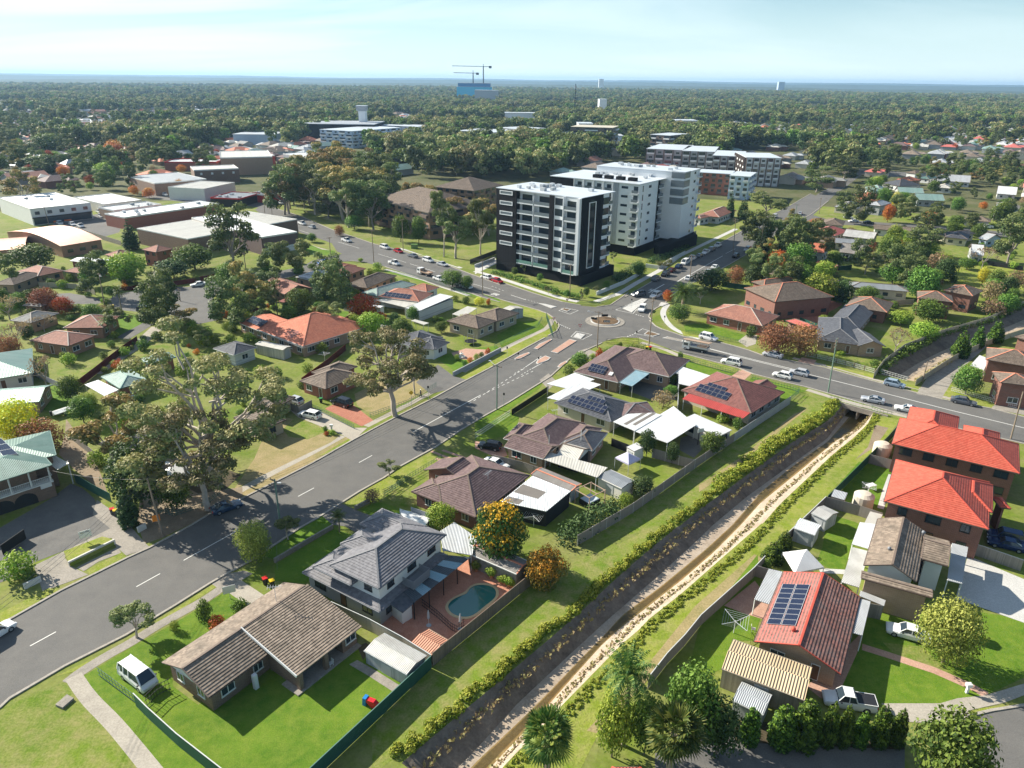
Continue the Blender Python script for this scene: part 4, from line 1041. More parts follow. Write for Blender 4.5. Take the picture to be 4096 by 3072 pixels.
AT('thin white island on the cross street by the flatbed truck','r',Q('1177 370 1215 359 1330 385 1325 398'),'concold')
AT('long pale concrete median island at the mouth of the tree-lined street','r',Q('890 152 1028 83 1072 88 958 182'),'concp')
AT('small pale island on the right of the tree-lined street mouth','r',Q('1150 135 1168 110 1228 116 1178 138'),'concp')
def BP(name,t,pts,w=.14):
 c=[P(t,x,y)for x,y in pts];c.append(c[0]);m=MB()
 for i in range(len(c)-1):
  u=(c[i+1]-c[i]).normalized();n=V3((-u.y,u.x,0))*w/2;z=V3((0,0,.034+.001*(i%2)))
  m.face([flat(c[i])-n+z,flat(c[i+1])-n+z,flat(c[i+1])+n+z,flat(c[i])+n+z])
 A3(m.bd(name,GR['line']))
BP('road_marking','r',Q('515 358 555 318 668 343 600 377'));BP('road_marking','r',Q('427 168 480 150 568 167 508 194'));BP('road_marking','r',Q('975 335 1035 300 1160 340 1112 359'))
BP('road_marking','r',Q('840 163 1000 95 1060 85 965 190'))
BN('centre_line',[P('r',370,512),P('r',232,590)]);BN('centre_line',[P('r',300,500),P('r',185,578)]);A8('lane_dashes',P('r',180,582),P('r',95,632),4,.5);A8('lane_dashes',P('r',225,593),P('r',145,640),4,.5)
A8('lane_dashes',P('g',330,470),P('g',-60,720),13,.5);A8('lane_dashes',P('g',395,485),P('g',60,640),10,.5)
BN('centre_line',[P('f',1740,648),P('f',1560,745),P('f',1280,900)])
for a,b in(((912,1108),(1002,1058)),((498,1338),(606,1280))):BN('centre_line',[P('f',*a),P('f',*b)],.14)
for a,b in(((1250,242),(1665,12)),((928,422),(1090,332)),((205,825),(382,728)),((-300,1100),(-120,1000))):BN('centre_line',[P('a',*a),P('a',*b)],.14)
BN('centre_line',[P('g',1540,318),P('g',1850,395),P('g',2180,475)],.2);BN('centre_line',[P('h',60,330),P('h',270,388),P('h',560,460),P('h',900,545),P('h',1300,645),P('h',1700,748),P('h',2212,872),P('h',2700,985)],.2)
BN('centre_line',[P('r',80,55),P('r',185,90)],.2);A8('lane_dashes',P('r',180,85),P('r',290,118),5,.5);A8('lane_dashes',P('r',-60,-10),P('r',40,30),4,.5)
for a,b in(((1230,735),(1458,805)),((1490,815),(1690,880)),((1970,970),(2212,1040)),((910,640),(1080,690)),((600,545),(720,585))):BN('centre_line',[P('j',*a),P('j',*b)],.16)
BN('centre_line',[P('t',390,487),P('t',620,355)],.18);BN('centre_line',[P('t',330,520),P('t',395,480)],.35);BN('centre_line',[P('t',150,590),P('t',250,535)],.3);BN('centre_line',[P('t',640,340),P('t',700,310)],.15)
A8('give_way_line',P('r',432,268),P('r',515,305),6,.5,.3);A8('give_way_line',P('r',905,362),P('r',975,340),4,.5,.3);A8('give_way_line',P('r',985,196),P('r',1050,214),4,.5,.3)
def CS(pos_,ang,size,txt):
 seg={'5':[((0,0),(.5,0)),((.5,0),(.5,.5)),((.5,.5),(0,.5)),((0,.5),(0,1)),((0,1),(.5,1))],'0':[((0,0),(.5,0)),((.5,0),(.5,1)),((.5,1),(0,1)),((0,1),(0,0))]}
 m=MB();u=V3((cos(ang),sin(ang),0));v=V3((-u.y,u.x,0));k=0
 for i,ch in enumerate(txt):
  for a,b in seg[ch]:
   k+=1;A=pos_+u*(a[0]+i*.75)*size*.8+v*a[1]*size*1.3;B=pos_+u*(b[0]+i*.75)*size*.8+v*b[1]*size*1.3;d=(B-A).normalized();n=V3((-d.y,d.x,0))*.13;z=V3((0,0,.034+.001*(k%5)))
   m.face([flat(A)-n-d*.1+z,flat(B)-n+d*.1+z,flat(B)+n+d*.1+z,flat(A)+n-d*.1+z])
 A3(m.bd('road_marking',GR['line']))
dn=(P('j',2212,1040)-P('j',1970,970)).normalized();CS(P('k',165,1272),math.atan2(dn.y,dn.x)-pi/2+pi,1.6,'50')
dn=(P('t',390,487)-P('t',620,355)).normalized();CS(P('t',150,575),math.atan2(dn.y,dn.x)+pi/2,1.6,'50')
# ground covers, near
AK('footpath',smp([P('a',x,y)for x,y in((455,1075),(540,1005),(720,893),(890,802),(1060,692),(1270,578),(1400,505),(1490,443),(1580,385))]),1.35,'concold')
AK('footpath',smp([P('a',x,y)for x,y in((500,1030),(600,1180),(760,1335),(890,1490),(1060,1700))]),1.6,'conc',z=.02)
AK('footpath',smp([P('f',x,y)for x,y in((800,925),(600,1035),(430,1120),(250,1215),(60,1320))]),1.5,'conc')
AK('footpath',smp([P('f',x,y)for x,y in((960,860),(1130,772),(1290,690),(1480,590))]),1.3,'conc');AK('footpath',smp([P('f',x,y)for x,y in((1620,490),(1750,410),(1960,300),(2100,235),(2200,190),(2230,130))]),1.4,'conc')
AK('footpath',smp([P('g',x,y)for x,y in((1130,290),(1280,330),(1390,380))]),1.4,'conc')
AK('footpath',[P('h',x,y)for x,y in((735,610),(880,655),(1000,690),(1240,755),(1400,790),(1560,840))],1.4,'conc');AK('footpath',[P('h',x,y)for x,y in((0,255),(160,300),(300,335))],1.4,'concp');AK('footpath',[P('h',x,y)for x,y in((640,395),(780,430),(960,470),(1160,530),(1290,565),(1480,600),(1660,660),(2020,735))],1.4,'conc')
AK('footpath',smp([P('g',x,y)for x,y in((1310,30),(1275,80),(1290,130),(1340,190),(1420,230),(1530,262))]),1.6,'concp')
AK('footpath',smp([P('k',x,y)for x,y in((0,1075),(200,1130),(480,1225),(700,1295),(830,1320))]),2.0,'concp');AK('footpath',[P('k',x,y)for x,y in((970,1320),(1150,1260),(1300,1170),(1490,1065),(1640,955),(1900,830),(2100,735))],2.0,'concp')
AK('footpath',[P('j',x,y)for x,y in((1290,860),(1420,895),(1600,945),(1760,1005),(1960,1070))],1.4,'concp');AK('footpath',[P('j',x,y)for x,y in((1400,690),(1600,745),(1800,815),(1900,850))],1.5,'concp');AK('footpath',[P('j',x,y)for x,y in((600,640),(760,690),(880,720))],1.3,'conc')
AA('driveway','a',Q('1540 430 1640 375 1800 480 1750 540 1690 560 1540 455'),'conc');AA('driveway','a',Q('1430 395 1560 330 1660 310 1720 330 1640 380 1500 440'),'concold')
AA('lawn','a',Q('450 1080 600 1010 900 830 1270 620 1540 450 1700 560 1480 700 1150 920 1180 1100 1450 1300 2212 1800 1180 1800 900 1490 740 1310 580 1130'),'lush')
AA('lawn','b',Q('-300 1400 100 1200 330 1300 620 1150 1062 1270 600 1700 239 2040 0 2340 -700 2300 -700 1700'),'lush',z=.006)
AA('lawn','a',Q('0 1220 430 1070 580 1200 900 1560 1000 1800 0 1800'),'patchy')
AA('path','b',Q('505 1290 560 1260 700 1340 860 1440 810 1480 640 1370'),'concold',z=.02);AA('path','b',Q('560 1170 620 1140 660 1180 600 1260'),'darkdirt',z=.016)
AA('car_park','e',Q('-400 1700 0 1380 350 1180 480 1080 560 1110 640 1180 750 1385 560 1490 220 1620 40 1740 -400 1900'),'asphalt2')
AA('driveway','e',Q('630 1290 750 1385 580 1470 230 1640 290 1815 600 1700 480 1640 440 1580 650 1470 760 1450 790 1510 860 1570 1020 1515 985 1480 880 1360 800 1290 660 1190'),'concold',z=.02)
AA('verge','a',Q('0 600 330 430 420 445 0 685'),'weedy',z=.02);AA('verge','a',Q('590 310 820 190 870 225 620 348'),'weedy',z=.02);AA('path','a',Q('520 290 800 150 825 190 670 250 570 315'),'concold',z=.016)
AA('yard','e',Q('980 1080 1100 1000 1350 1150 1650 1100 1650 1180 1430 1290 1100 1450 980 1490 930 1330'),'dirt')
AA('yard','e',Q('450 640 620 860 700 1050 740 1170 500 980 400 880 440 750'),'dirt');AA('yard','e',Q('1060 1040 1420 930 1640 1020 1450 1200 1100 1180'),'darkdirt',z=.008)
AA('lawn','f',Q('380 870 420 800 650 860 680 930 790 920 720 970 240 1200 60 1290 200 1080 250 960'),'dry');AA('lawn','f',Q('395 880 470 810 640 860 680 900 560 950 430 930'),'patchy',z=.02)
AA('driveway','f',Q('420 730 580 720 880 870 970 870 870 960 790 915 500 800'),'conc',z=.02);AA('driveway','f',Q('680 740 760 700 880 720 1010 820 930 860 700 750'),'redpav',z=.022)
AA('yard','f',Q('880 640 1080 540 1300 500 1450 560 1350 640 1010 790 900 720'),'dry');AA('verge','f',Q('0 1350 600 1040 800 925 870 950 600 1105 385 1215 120 1350'),'dry',z=.006);AA('verge','f',Q('640 1060 850 940 870 950 700 1050'),'weedy',z=.02)
AA('driveway','f',Q('1450 440 1560 520 1650 545 1560 600 1400 640 1300 560'),'asphalt2',z=.02);AA('verge','f',Q('1560 500 1880 330 2100 240 2212 200 2212 235 2060 318 1850 438 1620 560'),'weedy',z=.006)
AA('garden','f',Q('1440 400 1560 350 1700 330 1850 310 1870 340 1560 480'),'lawn');AA('garden','f',Q('1540 360 1640 330 1800 340 1790 380 1680 410 1570 400'),'pinkpav',z=.02)
AA('lawn','f',Q('1850 240 2000 150 2130 140 2180 190 2000 290 1880 320'),'lush');AA('verge','f',Q('2040 40 2130 50 2212 110 2130 120 2010 90'),'weedy')
AA('verge','f',Q('810 1390 960 1290 1250 1120 1440 1020 1500 1060 1420 1120 1100 1290 1060 1360 900 1430'),'weedy',z=.008);AA('lawn','f',Q('1090 1330 1480 1100 1640 1180 1560 1240 1430 1210 1300 1310 1320 1420 1180 1400'),'patchy')
AA('lawn','b',Q('-100 200 390 290 390 350 0 580 -200 500'),'lawn');AA('lawn','b',Q('0 610 400 370 640 440 400 600 200 740 0 720'),'lawn',z=.02);AA('driveway','b',Q('300 260 450 195 600 260 830 330 860 380 700 420 640 450 480 350 390 340'),'asphalt2',z=.028)
AA('lawn','b',Q('580 240 690 180 930 250 860 330 760 330'),'lush',z=.02)
AA('verge','a',Q('800 830 1460 400 1490 410 1050 690 560 985 380 1030'),'weedy',z=.006)
AA('lawn','g',Q('0 880 230 760 300 800 280 880 200 930 0 960'),'lush');AA('verge','g',Q('0 810 250 650 470 545 440 600 240 740 0 880'),'lush',z=.006);AA('driveway','g',Q('0 960 200 1000 220 1060 160 1080 0 1010'),'pinkpav',z=.02)
for o_ in(0,48):AK('wheel_track',[P('f',1405+o_*.6,1030+o_),P('f',1560+o_*1.2,1090+o_*1.1),P('f',1700+o_,1140+o_)],.6,'pinkpav')
AK('wheel_track',[P('f',1480,1022),P('f',1620,1070),P('f',1740,1110)],.6,'pinkpav')
AA('driveway','g',Q('440 545 500 500 560 560 500 610'),'concold',z=.02);AA('verge','g',Q('510 530 700 380 800 335 880 320 1030 300 1400 360 1380 400 900 370 700 420 600 500'),'patchy')
AA('path','g',Q('700 350 760 330 860 370 880 400 760 400'),'concold',z=.02);AA('verge','g',Q('900 275 1000 255 1110 262 1110 300 900 300'),'weedy',z=.02)
AA('lawn','g',Q('1390 400 1760 500 1700 550 1380 450'),'lush',z=.02);AA('driveway','g',Q('1700 550 1800 480 1870 500 1800 580 1740 580'),'pinkpav',z=.024);AA('yard','g',Q('1050 560 1230 480 1390 520 1370 680 1200 680 1050 620'),'asphalt2')
AA('lawn','h',Q('285 580 370 520 560 570 730 620 640 650 580 680 500 600'),'lush',z=.02);AA('verge','h',Q('0 400 270 470 250 490 0 430'),'weedy',z=.02);AA('driveway','h',Q('190 545 300 470 360 500 280 570'),'pinkpav',z=.028)
AA('lawn','g',Q('1420 170 1560 160 1700 200 1850 240 1800 280 1600 230 1430 210'),'lush');AA('driveway','g',Q('1790 280 1850 235 1920 240 1910 300 1850 320'),'conc');AA('verge','g',Q('1400 210 1520 240 1530 260 1420 240'),'weedy',z=.02)
AA('driveway','h',Q('670 420 700 390 800 410 780 440'),'pinkpav',z=.02);AA('garden','h',Q('930 380 1200 410 1180 470 960 430'),'patchy');AA('driveway','h',Q('1480 640 1600 450 1900 260 1980 300 1770 480 1650 670'),'concold',z=.016);AA('verge','h',Q('860 445 1230 545 1500 610 1490 590 1240 520 870 440'),'weedy',z=.02)
AA('driveway','l',Q('330 1330 500 1200 660 1210 760 1240 650 1300 540 1390 400 1380'),'redpav');AA('verge','h',Q('1660 600 1720 570 1740 600 2000 720 1990 740 1660 650'),'weedy',z=.02);AA('driveway','h',Q('1990 740 2030 690 2212 720 2300 800'),'concold',z=.02)
AA('grass_bank','c',Q('-700 1700 0 1180 480 760 900 400 1390 -10 1250 -10 1000 120 640 260 380 420 0 730 -700 1250'),'patchy',z=.004)
AA('grass_bank','g',Q('1390 1540 1600 1370 1850 1190 2212 920 2212 700 1780 980 1500 1170 1080 1430 700 1660 1250 1560'),'patchy',z=.004)
AA('grass_bank','h',Q('700 920 940 760 900 680 740 620 640 720 0 1140 0 1430'),'patchy',z=.006)
AA('grass_bank','c',Q('230 1620 560 1260 1000 810 1400 470 1950 -10 2180 -10 1980 230 1560 650 1190 1060 840 1420 700 1700 230 1700'),'weedy',z=.004)
AA('grass_bank','c',Q('840 1420 1190 1040 1300 880 1560 620 1980 230 1900 200 1500 550 1150 980 760 1400'),'dry',z=.012)
AA('grass_bank','h',Q('424 1531 720 1230 1060 930 1195 800 1380 800 1290 920 860 1340 600 1600'),'weedy',z=.004);AA('worn_ground','h',Q('1150 1000 1200 850 1290 870 1250 930 1180 1010 1060 1090'),'dirt',z=.014);AA('worn_ground','h',Q('0 1260 300 1060 640 780 740 740 560 880 300 1100 0 1310'),'dry',z=.014)
AA('lawn','d',Q('0 700 400 200 430 590 370 790 250 785 150 980 -100 1100'),'lush');AA('paving','d',Q('170 550 380 380 500 540 430 640 300 600'),'pinkpav',z=.02)
AA('lawn','d',Q('1150 600 1700 560 2212 640 2300 1000 1950 1160 1620 1230 1240 1215 950 1150 1100 820'),'lush');AA('grass_patch','d',Q('1250 800 1520 830 1700 1000 1850 1080 1700 1040 1350 900'),'patchy',z=.02)
AK('garden_path',[P('d',x,y)for x,y in((1110,830),(1300,890),(1600,990),(1850,1100),(1960,1160))],1.1,'pinkpav',z=.024)
AA('footpath','d',Q('1240 1215 1640 1215 1760 1180 1950 1160 2212 1080 2300 1100 2212 1160 2080 1210 1850 1260 1790 1340 1600 1350 1400 1340 1280 1270'),'conc',z=.024);AA('verge','d',Q('1790 1300 1900 1250 2130 1225 2000 1260 1830 1300'),'weedy',z=.03)
AA('cul_de_sac','d',Q('1780 1350 1850 1310 2000 1275 2212 1240 2500 1230 2500 2000 1800 2000 1800 1500'),'asphalt',z=.02);DT([P('d',x,y)for x,y in((1700,1560),(1780,1350),(1850,1308),(2000,1272),(2212,1238),(2500,1220))],1)
AA('driveway','d',Q('1745 500 1830 210 2212 370 2300 420 2250 680'),'concp',z=.024);AA('lawn','d',Q('800 250 880 60 1080 0 1040 120 990 300 900 300'),'lush');AK('garden_path',[P('d',820,310),P('d',1000,320)],1.0,'concp');AA('lawn','h',Q('860 1560 930 1470 1060 1510 1150 1560 1040 1700 830 1750'),'lush',z=.008)
AA('lawn','h',Q('1010 1400 960 1240 1090 1100 1290 1130 1310 1180 1220 1420'),'lawn');AK('garden_path',[P('h',x,y)for x,y in((1310,1190),(1270,1300),(1235,1420))],.9,'concp',z=.02)
AA('service_lane','d',Q('-300 1500 230 1420 900 1480 1400 1500 1400 1800 -300 1800'),'asphalt2');AA('garden','d',Q('200 1340 440 1340 1400 1370 1400 1530 250 1480'),'darkdirt',z=.016)
AA('yard','d',Q('730 1100 1100 740 1140 800 950 1180 830 1180'),'pinkpav',z=.014);AA('lawn','d',Q('1850 170 2212 280 2212 380 1830 210'),'patchy',z=.016)
AA('paving','b',Q('560 950 720 800 1310 560 1640 690 1720 690 1160 1140 1060 1220 870 1105 700 1020'),'terrapav')
AA('turning_circle','i',Q('860 1020 930 960 1100 930 1370 900 1500 900 1640 880 1750 830 1900 800 2100 780 2212 740 2212 800 2000 860 1850 920 1740 960 1700 1010 1750 1070 1830 1110 1780 1160 1600 1200 1400 1190 1240 1170 1100 1100 900 1080'),'asphalt',z=.016)
AA('side_street','j',Q('-200 1000 0 960 200 920 400 880 560 850 640 890 480 930 330 985 200 1020 0 1080'),'asphalt',z=.014);AA('side_street','j',Q('480 930 700 790 1000 720 1120 790 900 800 640 890'),'asphalt',z=.022)
AA('driveway','i',Q('1180 800 1240 770 1320 830 1370 900 1250 920'),'conc',z=.02);AA('driveway','i',Q('370 960 560 950 740 980 850 1010 780 1040 560 1040 400 1020'),'asphalt2');AK('driveway',[P('i',x,y)for x,y in((760,1600),(900,1500),(1100,1380),(1270,1220))],3.2,'conc')
AA('lawn','i',Q('840 1150 960 1110 1120 1130 1180 1200 1100 1260 860 1320'),'lawn');AA('driveway','i',Q('930 1310 1150 1190 1240 1200 1040 1320'),'asphalt2',z=.02);AA('lawn','e',Q('380 300 640 250 660 290 510 390 400 370'),'patchy');AA('lawn','e',Q('250 450 400 400 520 520 380 600 300 580'),'lawn')
AA('lawn','e',Q('980 590 1200 520 1290 560 1010 670 940 630'),'patchy');AA('lawn','i',Q('980 1560 1230 1340 1400 1350 1200 1540'),'patchy');AA('lawn','j',Q('590 620 780 700 890 710 870 750 700 740 600 700'),'lawn')
AA('lawn','j',Q('1430 690 1580 720 1850 790 1960 810 1870 840 1600 750'),'patchy');AA('lawn','j',Q('1280 850 2212 1090 2212 1130 1290 880'),'lawn',z=.006);AA('forecourt','k',Q('0 1030 160 960 180 1010 0 1100'),'concp')
AA('yard','j',Q('760 1190 1010 1200 960 1250 830 1240'),'lawn');AA('yard','j',Q('1100 1260 1200 1230 1400 1280 1300 1330 1180 1300'),'lawn')
AA('street_parking','i',Q('700 330 900 290 1000 340 960 460 830 500 560 440 420 400 480 350'),'asphalt2');AA('high_street','i',Q('1140 180 1300 150 1700 190 2212 200 2212 290 1950 240 1600 230'),'asphalt')
AA('side_road','l',Q('380 590 500 520 640 560 880 570 1100 585 1400 600 2300 680 2300 720 1400 640 1000 610 640 600'),'asphalt');AA('far_street','l',Q('860 190 870 150 1150 170 1400 190 1400 210 1100 215'),'asphalt');AA('far_street','l',Q('340 520 560 350 700 270 850 200 900 160 930 180 800 280 680 370 520 520 420 580'),'asphalt',z=.012)
AA('field','l',Q('1560 900 1800 880 2212 960 2700 1000 2700 1300 2212 1130 1700 1080'),'weedy');AA('field','l',Q('710 950 900 960 980 1000 850 1020 720 1010'),'weedy');AA('lawn','l',Q('1560 780 1700 790 1750 860 1600 860'),'patchy')
# near houses
def sub(r,a0,a1,b0,b1):
 q=AO.__new__(AO);q.u=r.u;q.v=r.v;q.o=r.p(a0,b0);q.L=a1-a0;q.W=b1-b0;return q
def sk(r,e,zt,**k):return(r,'skillion',dict(e=e,pitch=math.degrees(math.atan((zt-e)/r.W)),**k))
def AM(root,name,r,z0,z1,mat):
 m=MB();AN(m,r,z0,z1);return m.bd(name,mat,root)
def DE(root,p,h,w,mat,name='pillar',z0=0):
 m=MB();m.cbox((p.x,p.y,z0+h/2),w,w,h,rot=root.rotation_euler.z);return m.bd(name,mat,root)
def CZ(root,name,p,sx,sy,sz,mat,z0=0,rz=None):
 m=MB();rz=root.rotation_euler.z if rz is None else rz;m.cbox((p.x,p.y,z0+sz/2),sx,sy,sz,rot=rz);return m.bd(name,mat,root)
def DZ(label,p,rz=0,z0=0,name='air_conditioner'):
 t=AI(name,label,'air conditioner',(p.x,p.y,z0),rz,None);m=MB();m.box((-.45,-.18,.05),(.9,0,0),(0,.36,0),(0,0,.7));m.bd('casing',MT['white_metal'],t,world=False)
 m=MB();m.lathe((0,0,0),[(.26,0),(.26,.02)],14);m.v=[V3((v.x-.1,-.185-v.z,v.y+.4))for v in m.v];m.bd('fan_grille',MT['dark_plastic'],t,world=False);return t
r1=RR('a',(1105,940),(1930,398),(1437,1168),2.5);zr=2.5+math.tan(R(20))*r1.W/2
w1=AO(P('a',2020,1030,2.45),P('b',590,1030,2.45),P('a',1630,712,zr))
H1=AE('brown brick house with worn brown tiled roof and brick-pillared porch beside the white van',[(r1,'gable',dict(pitch=20,gabmat=MT['frame_white'])),sk(w1,2.45,zr+.12,wall=False,win=False,gut=True)],W_['brown'],R_['worn'],pitch=20)
AM(H1,'wall',sub(w1,.4,w1.L*.12,.5,w1.W),0,2.5,W_['brown']);AM(H1,'wall',sub(w1,w1.L*.12,w1.L*.72,2.5,w1.W-.5),0,2.7,W_['brown']);AM(H1,'wall',sub(w1,w1.L*.72,w1.L-.45,.5,w1.W-.5),0,2.35,W_['brown'])
for a in(.02,.40):DE(H1,w1.p(w1.L*a+.35,.35),2.3,.5,W_['brown'])
AM(H1,'wall',sub(w1,w1.L*.42,w1.L-.46,w1.W-4,w1.W+.1),0,2.6,W_['brown'])
m=MB();AN(m,sub(w1,-.3,w1.L*.95,-.2,2.5),0,.13);m.bd('porch_slab',GR['concold'],H1)
q=w1.p(w1.L*.85,.5);AL(H1,q+Z0(1.0),-w1.v,1.5,1.2);AL(H1,w1.p(w1.L*.5,2.5)+Z0(.9),-w1.v,1.6,1.2);AL(H1,w1.p(w1.L*.3,2.5)+Z0(.15),-w1.v,1.0,2.1,None,MT['door_white'],0,'door','door')
m=MB();m.bar(w1.p(-.03,0,2.43),w1.p(-.03,w1.W,zr+.1),.12,h=.3);m.bd('verge_board',MT['frame_white'],H1)
CZ(H1,'water_heater',P('a',1745,1110),.45,.45,1.9,MT['white_metal']);B6(H1,P('a',1880,515,zr),2.0,.2)
u2=RR('b',(372,612),(708,772),(1180,412),5.3);l2=RR('b',(187,657),(712,927),(1215,560),2.7)
H2=AE('two-storey white rendered house with slate grey tiled roofs, beside the kidney-shaped pool',[(l2,'hip',dict(win=True,wm=W_['grey'])),(u2,'hip',dict(e=5.3,wm=W_['white'],z0=2.8,door=False)),(sub(u2,-2.0,u2.L*.6,u2.W*.30,u2.W*.60),'hip',dict(e=5.32,wall=False)),(sub(u2,-3.0,u2.L*.6,u2.W*.66,u2.W*1.0),'hip',dict(e=5.34,wall=False)),(sub(u2,-2.4,u2.L*.5,-.6,u2.W*.22),'hip',dict(e=4.4,wall=False))],W_['grey'],R_['slate'],gut=MT['gutter_grey'],cap=MT['cap_grey'],wfm=MT['frame_dark'],gabmat=None)
rr=RR('b',(780,868),(872,935),(940,868),2.6);
m=MB();BH(m,[P('b',775,872,2.6),P('b',868,936,2.45),P('b',955,862,2.45),P('b',905,770,2.85)],.12);m.bd('roof',R_['char'],H2)
AM(H2,'wall',RR('b',(725,905),(868,1020),(932,965),0).grow(-.1),0,2.4,W_['white'])
bl=AO(P('b',945,775,3.0),P('b',1055,682,3.0),P('b',870,740,3.0))
m=MB();AN(m,bl,2.85,3.0);m.bd('balcony_floor',MT['gutter_grey'],H2)
m=MB()
for k in range(7):
 zz=3.1+.15*k;a=bl
 m.bar(a.p(0,0,zz),a.p(a.L,0,zz),.06);m.bar(a.p(0,0,zz),a.p(0,a.W,zz),.06);m.bar(a.p(a.L,0,zz),a.p(a.L,a.W,zz),.06)
m.bd('balcony_screen',MT['gutter_grey'],H2)
AL(H2,P('b',945,640,3.1)*1.0,(u2.u),2.2,2.1,MT['frame_dark'],MT['glass'],0,'door','balcony_door')
BQ(H2,P('b',640,560,5.9),MT['white_metal'],.8)
cp=[P('b',x,y)for x,y in((1155,895),(1168,935),(1212,970),(1290,986),(1360,970),(1450,900),(1520,838),(1526,790),(1500,756),(1440,738),(1370,738),(1322,762),(1298,795),(1240,822),(1185,852))]
for _ in range(2):
 q=[];n_=len(cp)
 for i in range(n_):q+=[cp[i].lerp(cp[(i+1)%n_],.25),cp[i].lerp(cp[(i+1)%n_],.75)]
 cp=q
cc=sum(cp,V3())/len(cp);inn=[p+(cc-p).normalized()*.38 for p in cp]
t=AI('swimming_pool','kidney-shaped swimming pool with sandstone coping and dark teal water in the terracotta yard','swimming pool',(cc.x,cc.y,0))
m=MB()
for i in range(len(cp)):
 j=(i+1)%len(cp);f=[cp[i],cp[j],inn[j],inn[i]];f=[flat(p,.07)for p in f]
 if(f[1]-f[0]).cross(f[2]-f[0]).z<0:f=f[::-1]
 m.face(f);m.face([flat(cp[i],.0),flat(cp[j],.0),flat(cp[j],.07),flat(cp[i],.07)])
m.bd('coping',AB('pool_coping',(.55,.43,.25),.8),t)
m=MB();m.prism(inn,.02,.045,bottom=False);m.bd('pool_water',MT['water_pool'],t)
def BU(label,t,pts,z,h,mat,**k):return DB(label,[flat(P(t,x,y,z))for x,y in pts],h,mat,**k)
BU('black metal pool fence dividing the terracotta yard','b',Q('1000 895 1105 975 1200 1060 1245 1085'),0,1.2,MT['fence_black'],rails=True,cat='pool fence',name='pool_fence');BU('short black pool fence between the closed umbrella and the timber fence','b',[(1245,1062),(1290,1030)],0,1.2,MT['fence_black'],rails=True,cat='pool fence',name='pool_fence')
c=[P('b',945,868,2.55),P('b',1330,560,2.55),P('b',1185,545,2.9),P('b',880,795,2.9)]
t=AI('pergola','dark sheeted pergola with clear blue-grey strips along the pool side of the two-storey house','pergola',((c[0].x+c[1].x)/2,(c[0].y+c[1].y)/2,0),0)
m=MB();k=7
for i in range(k):
 a,b=i/k,(i+1)/k;q=[c[0].lerp(c[1],a),c[0].lerp(c[1],b),c[3].lerp(c[2],b),c[3].lerp(c[2],a)];BH(m,q,.05,R_['bluepoly']if i%2 else R_['darkm'])
m.bd('roof_sheet',None,t)
for i in range(5):p=c[0].lerp(c[1],i/4)*.99+c[3].lerp(c[2],i/4)*.01;m=MB();m.bar((p.x,p.y,0),(p.x,p.y,2.5),.11);m.bd('post',MT['fence_black'],t)
o1=RR('b',(1312,528),(1645,672),(1390,448),2.4)
AE('stone-walled outbuilding with grey fibro roof and orange edge tiles beside the pool',[(o1,'gable',dict(pitch=12))],W_['stone'],R_['fibro'],e=2.4,cat='outbuilding',name='outbuilding',windows=False,inset=.25,cap=MT['cap_orange'],gut=MT['gutter_white'])
AG('flat ribbed light grey carport roof between the two-storey house and the orange tree','b',Q('1125 380 1220 320 1380 430 1340 545 1140 512'),2.7,R_['galv'])
BI('small terracotta-roofed timber shed by the pool yard fence',RR('b',(930,1138),(1070,1222),(1060,1058),1.7),1.7,R_['terram'],W_['tan'],pitch=12)
BI('weathered galvanised gable shed behind the brick house with the porch',RR('b',(607,1192),(900,1356),(745,1080),1.9),1.9,R_['whiteold'],W_['galv'],pitch=12)
r3=RR('f',(1290,1312),(1705,1478),(2090,1198),2.6)
H3=AE('red brick house with plum brown tiled hip roof, behind the big orange-flowering bush',[(r3,'hip'),(sub(r3,-.6,r3.L*.45,-.0,r3.W*.33),'hip',dict(e=2.63)),(sub(r3,-3.2,r3.L*.5,r3.W*.42,r3.W*.72),'gableW',dict(e=2.65))],W_['dkred'],R_['purple'])
B6(H3,P('f',1790,1210,4.8),.9,1.0)
t,c=AG('flat white patio roof with grey skylight bands and dark screened sides','g',Q('175 1372 485 1438 652 1300 392 1195'),2.75,R_['white'],cat='patio roof',name='patio_roof',walls=(0,1))
def BC(root,c,a0,a1,b0,b1,mat,lift=.012,name='skylight_panel'):
 f=lambda a,b:(c[0]*(1-a)+c[1]*a)*(1-b)+(c[3]*(1-a)+c[2]*a)*b+Z0(lift);q=[f(a0,b0),f(a1,b0),f(a1,b1),f(a0,b1)]
 if(q[1]-q[0]).cross(q[2]-q[0]).z<0:q=q[::-1]
 m=MB();BH(m,q,.008,mat);m.bd(name,None,root)
gb=AB('skylight_grey',(.19,.17,.15),.6);BC(t,c,.02,.38,.03,.20,gb);BC(t,c,.02,.60,.36,.66,gb)
AE('long low outbuilding with mossy grey corrugated roof edged in orange, behind the patio roof',[(RR('g',(382,1185),(655,1300),(430,1130),2.3),'gable',dict(pitch=9))],W_['galv'],R_['fibro'],e=2.3,cat='outbuilding',name='outbuilding',windows=False,inset=.25,cap=MT['cap_orange'])
a4=RR('g',(262,850),(525,927),(648,720),5.3);b4=RR('g',(600,855),(768,893),(908,790),5.3)
H4=AE('two-storey pink-beige rendered house with plum brown tiled hip roofs, between the white patios',[(a4,'hip',dict(z0=0)),(b4,'hip',dict(z0=0)),(RR('g',(195,943),(300,966),(330,840),2.7),'hip',dict(e=2.7,win=False)),(RR('g',(200,998),(465,1082),(385,930),2.6),'gable',dict(wm=W_['tan'],pitch=20,door=False)),(RR('g',(600,975),(800,1022),(950,912),2.7),'hip',dict(roof=R_['char'],door=False))],W_['pinkr'],R_['purple'],gut=MT['gutter_white'],lod=0)
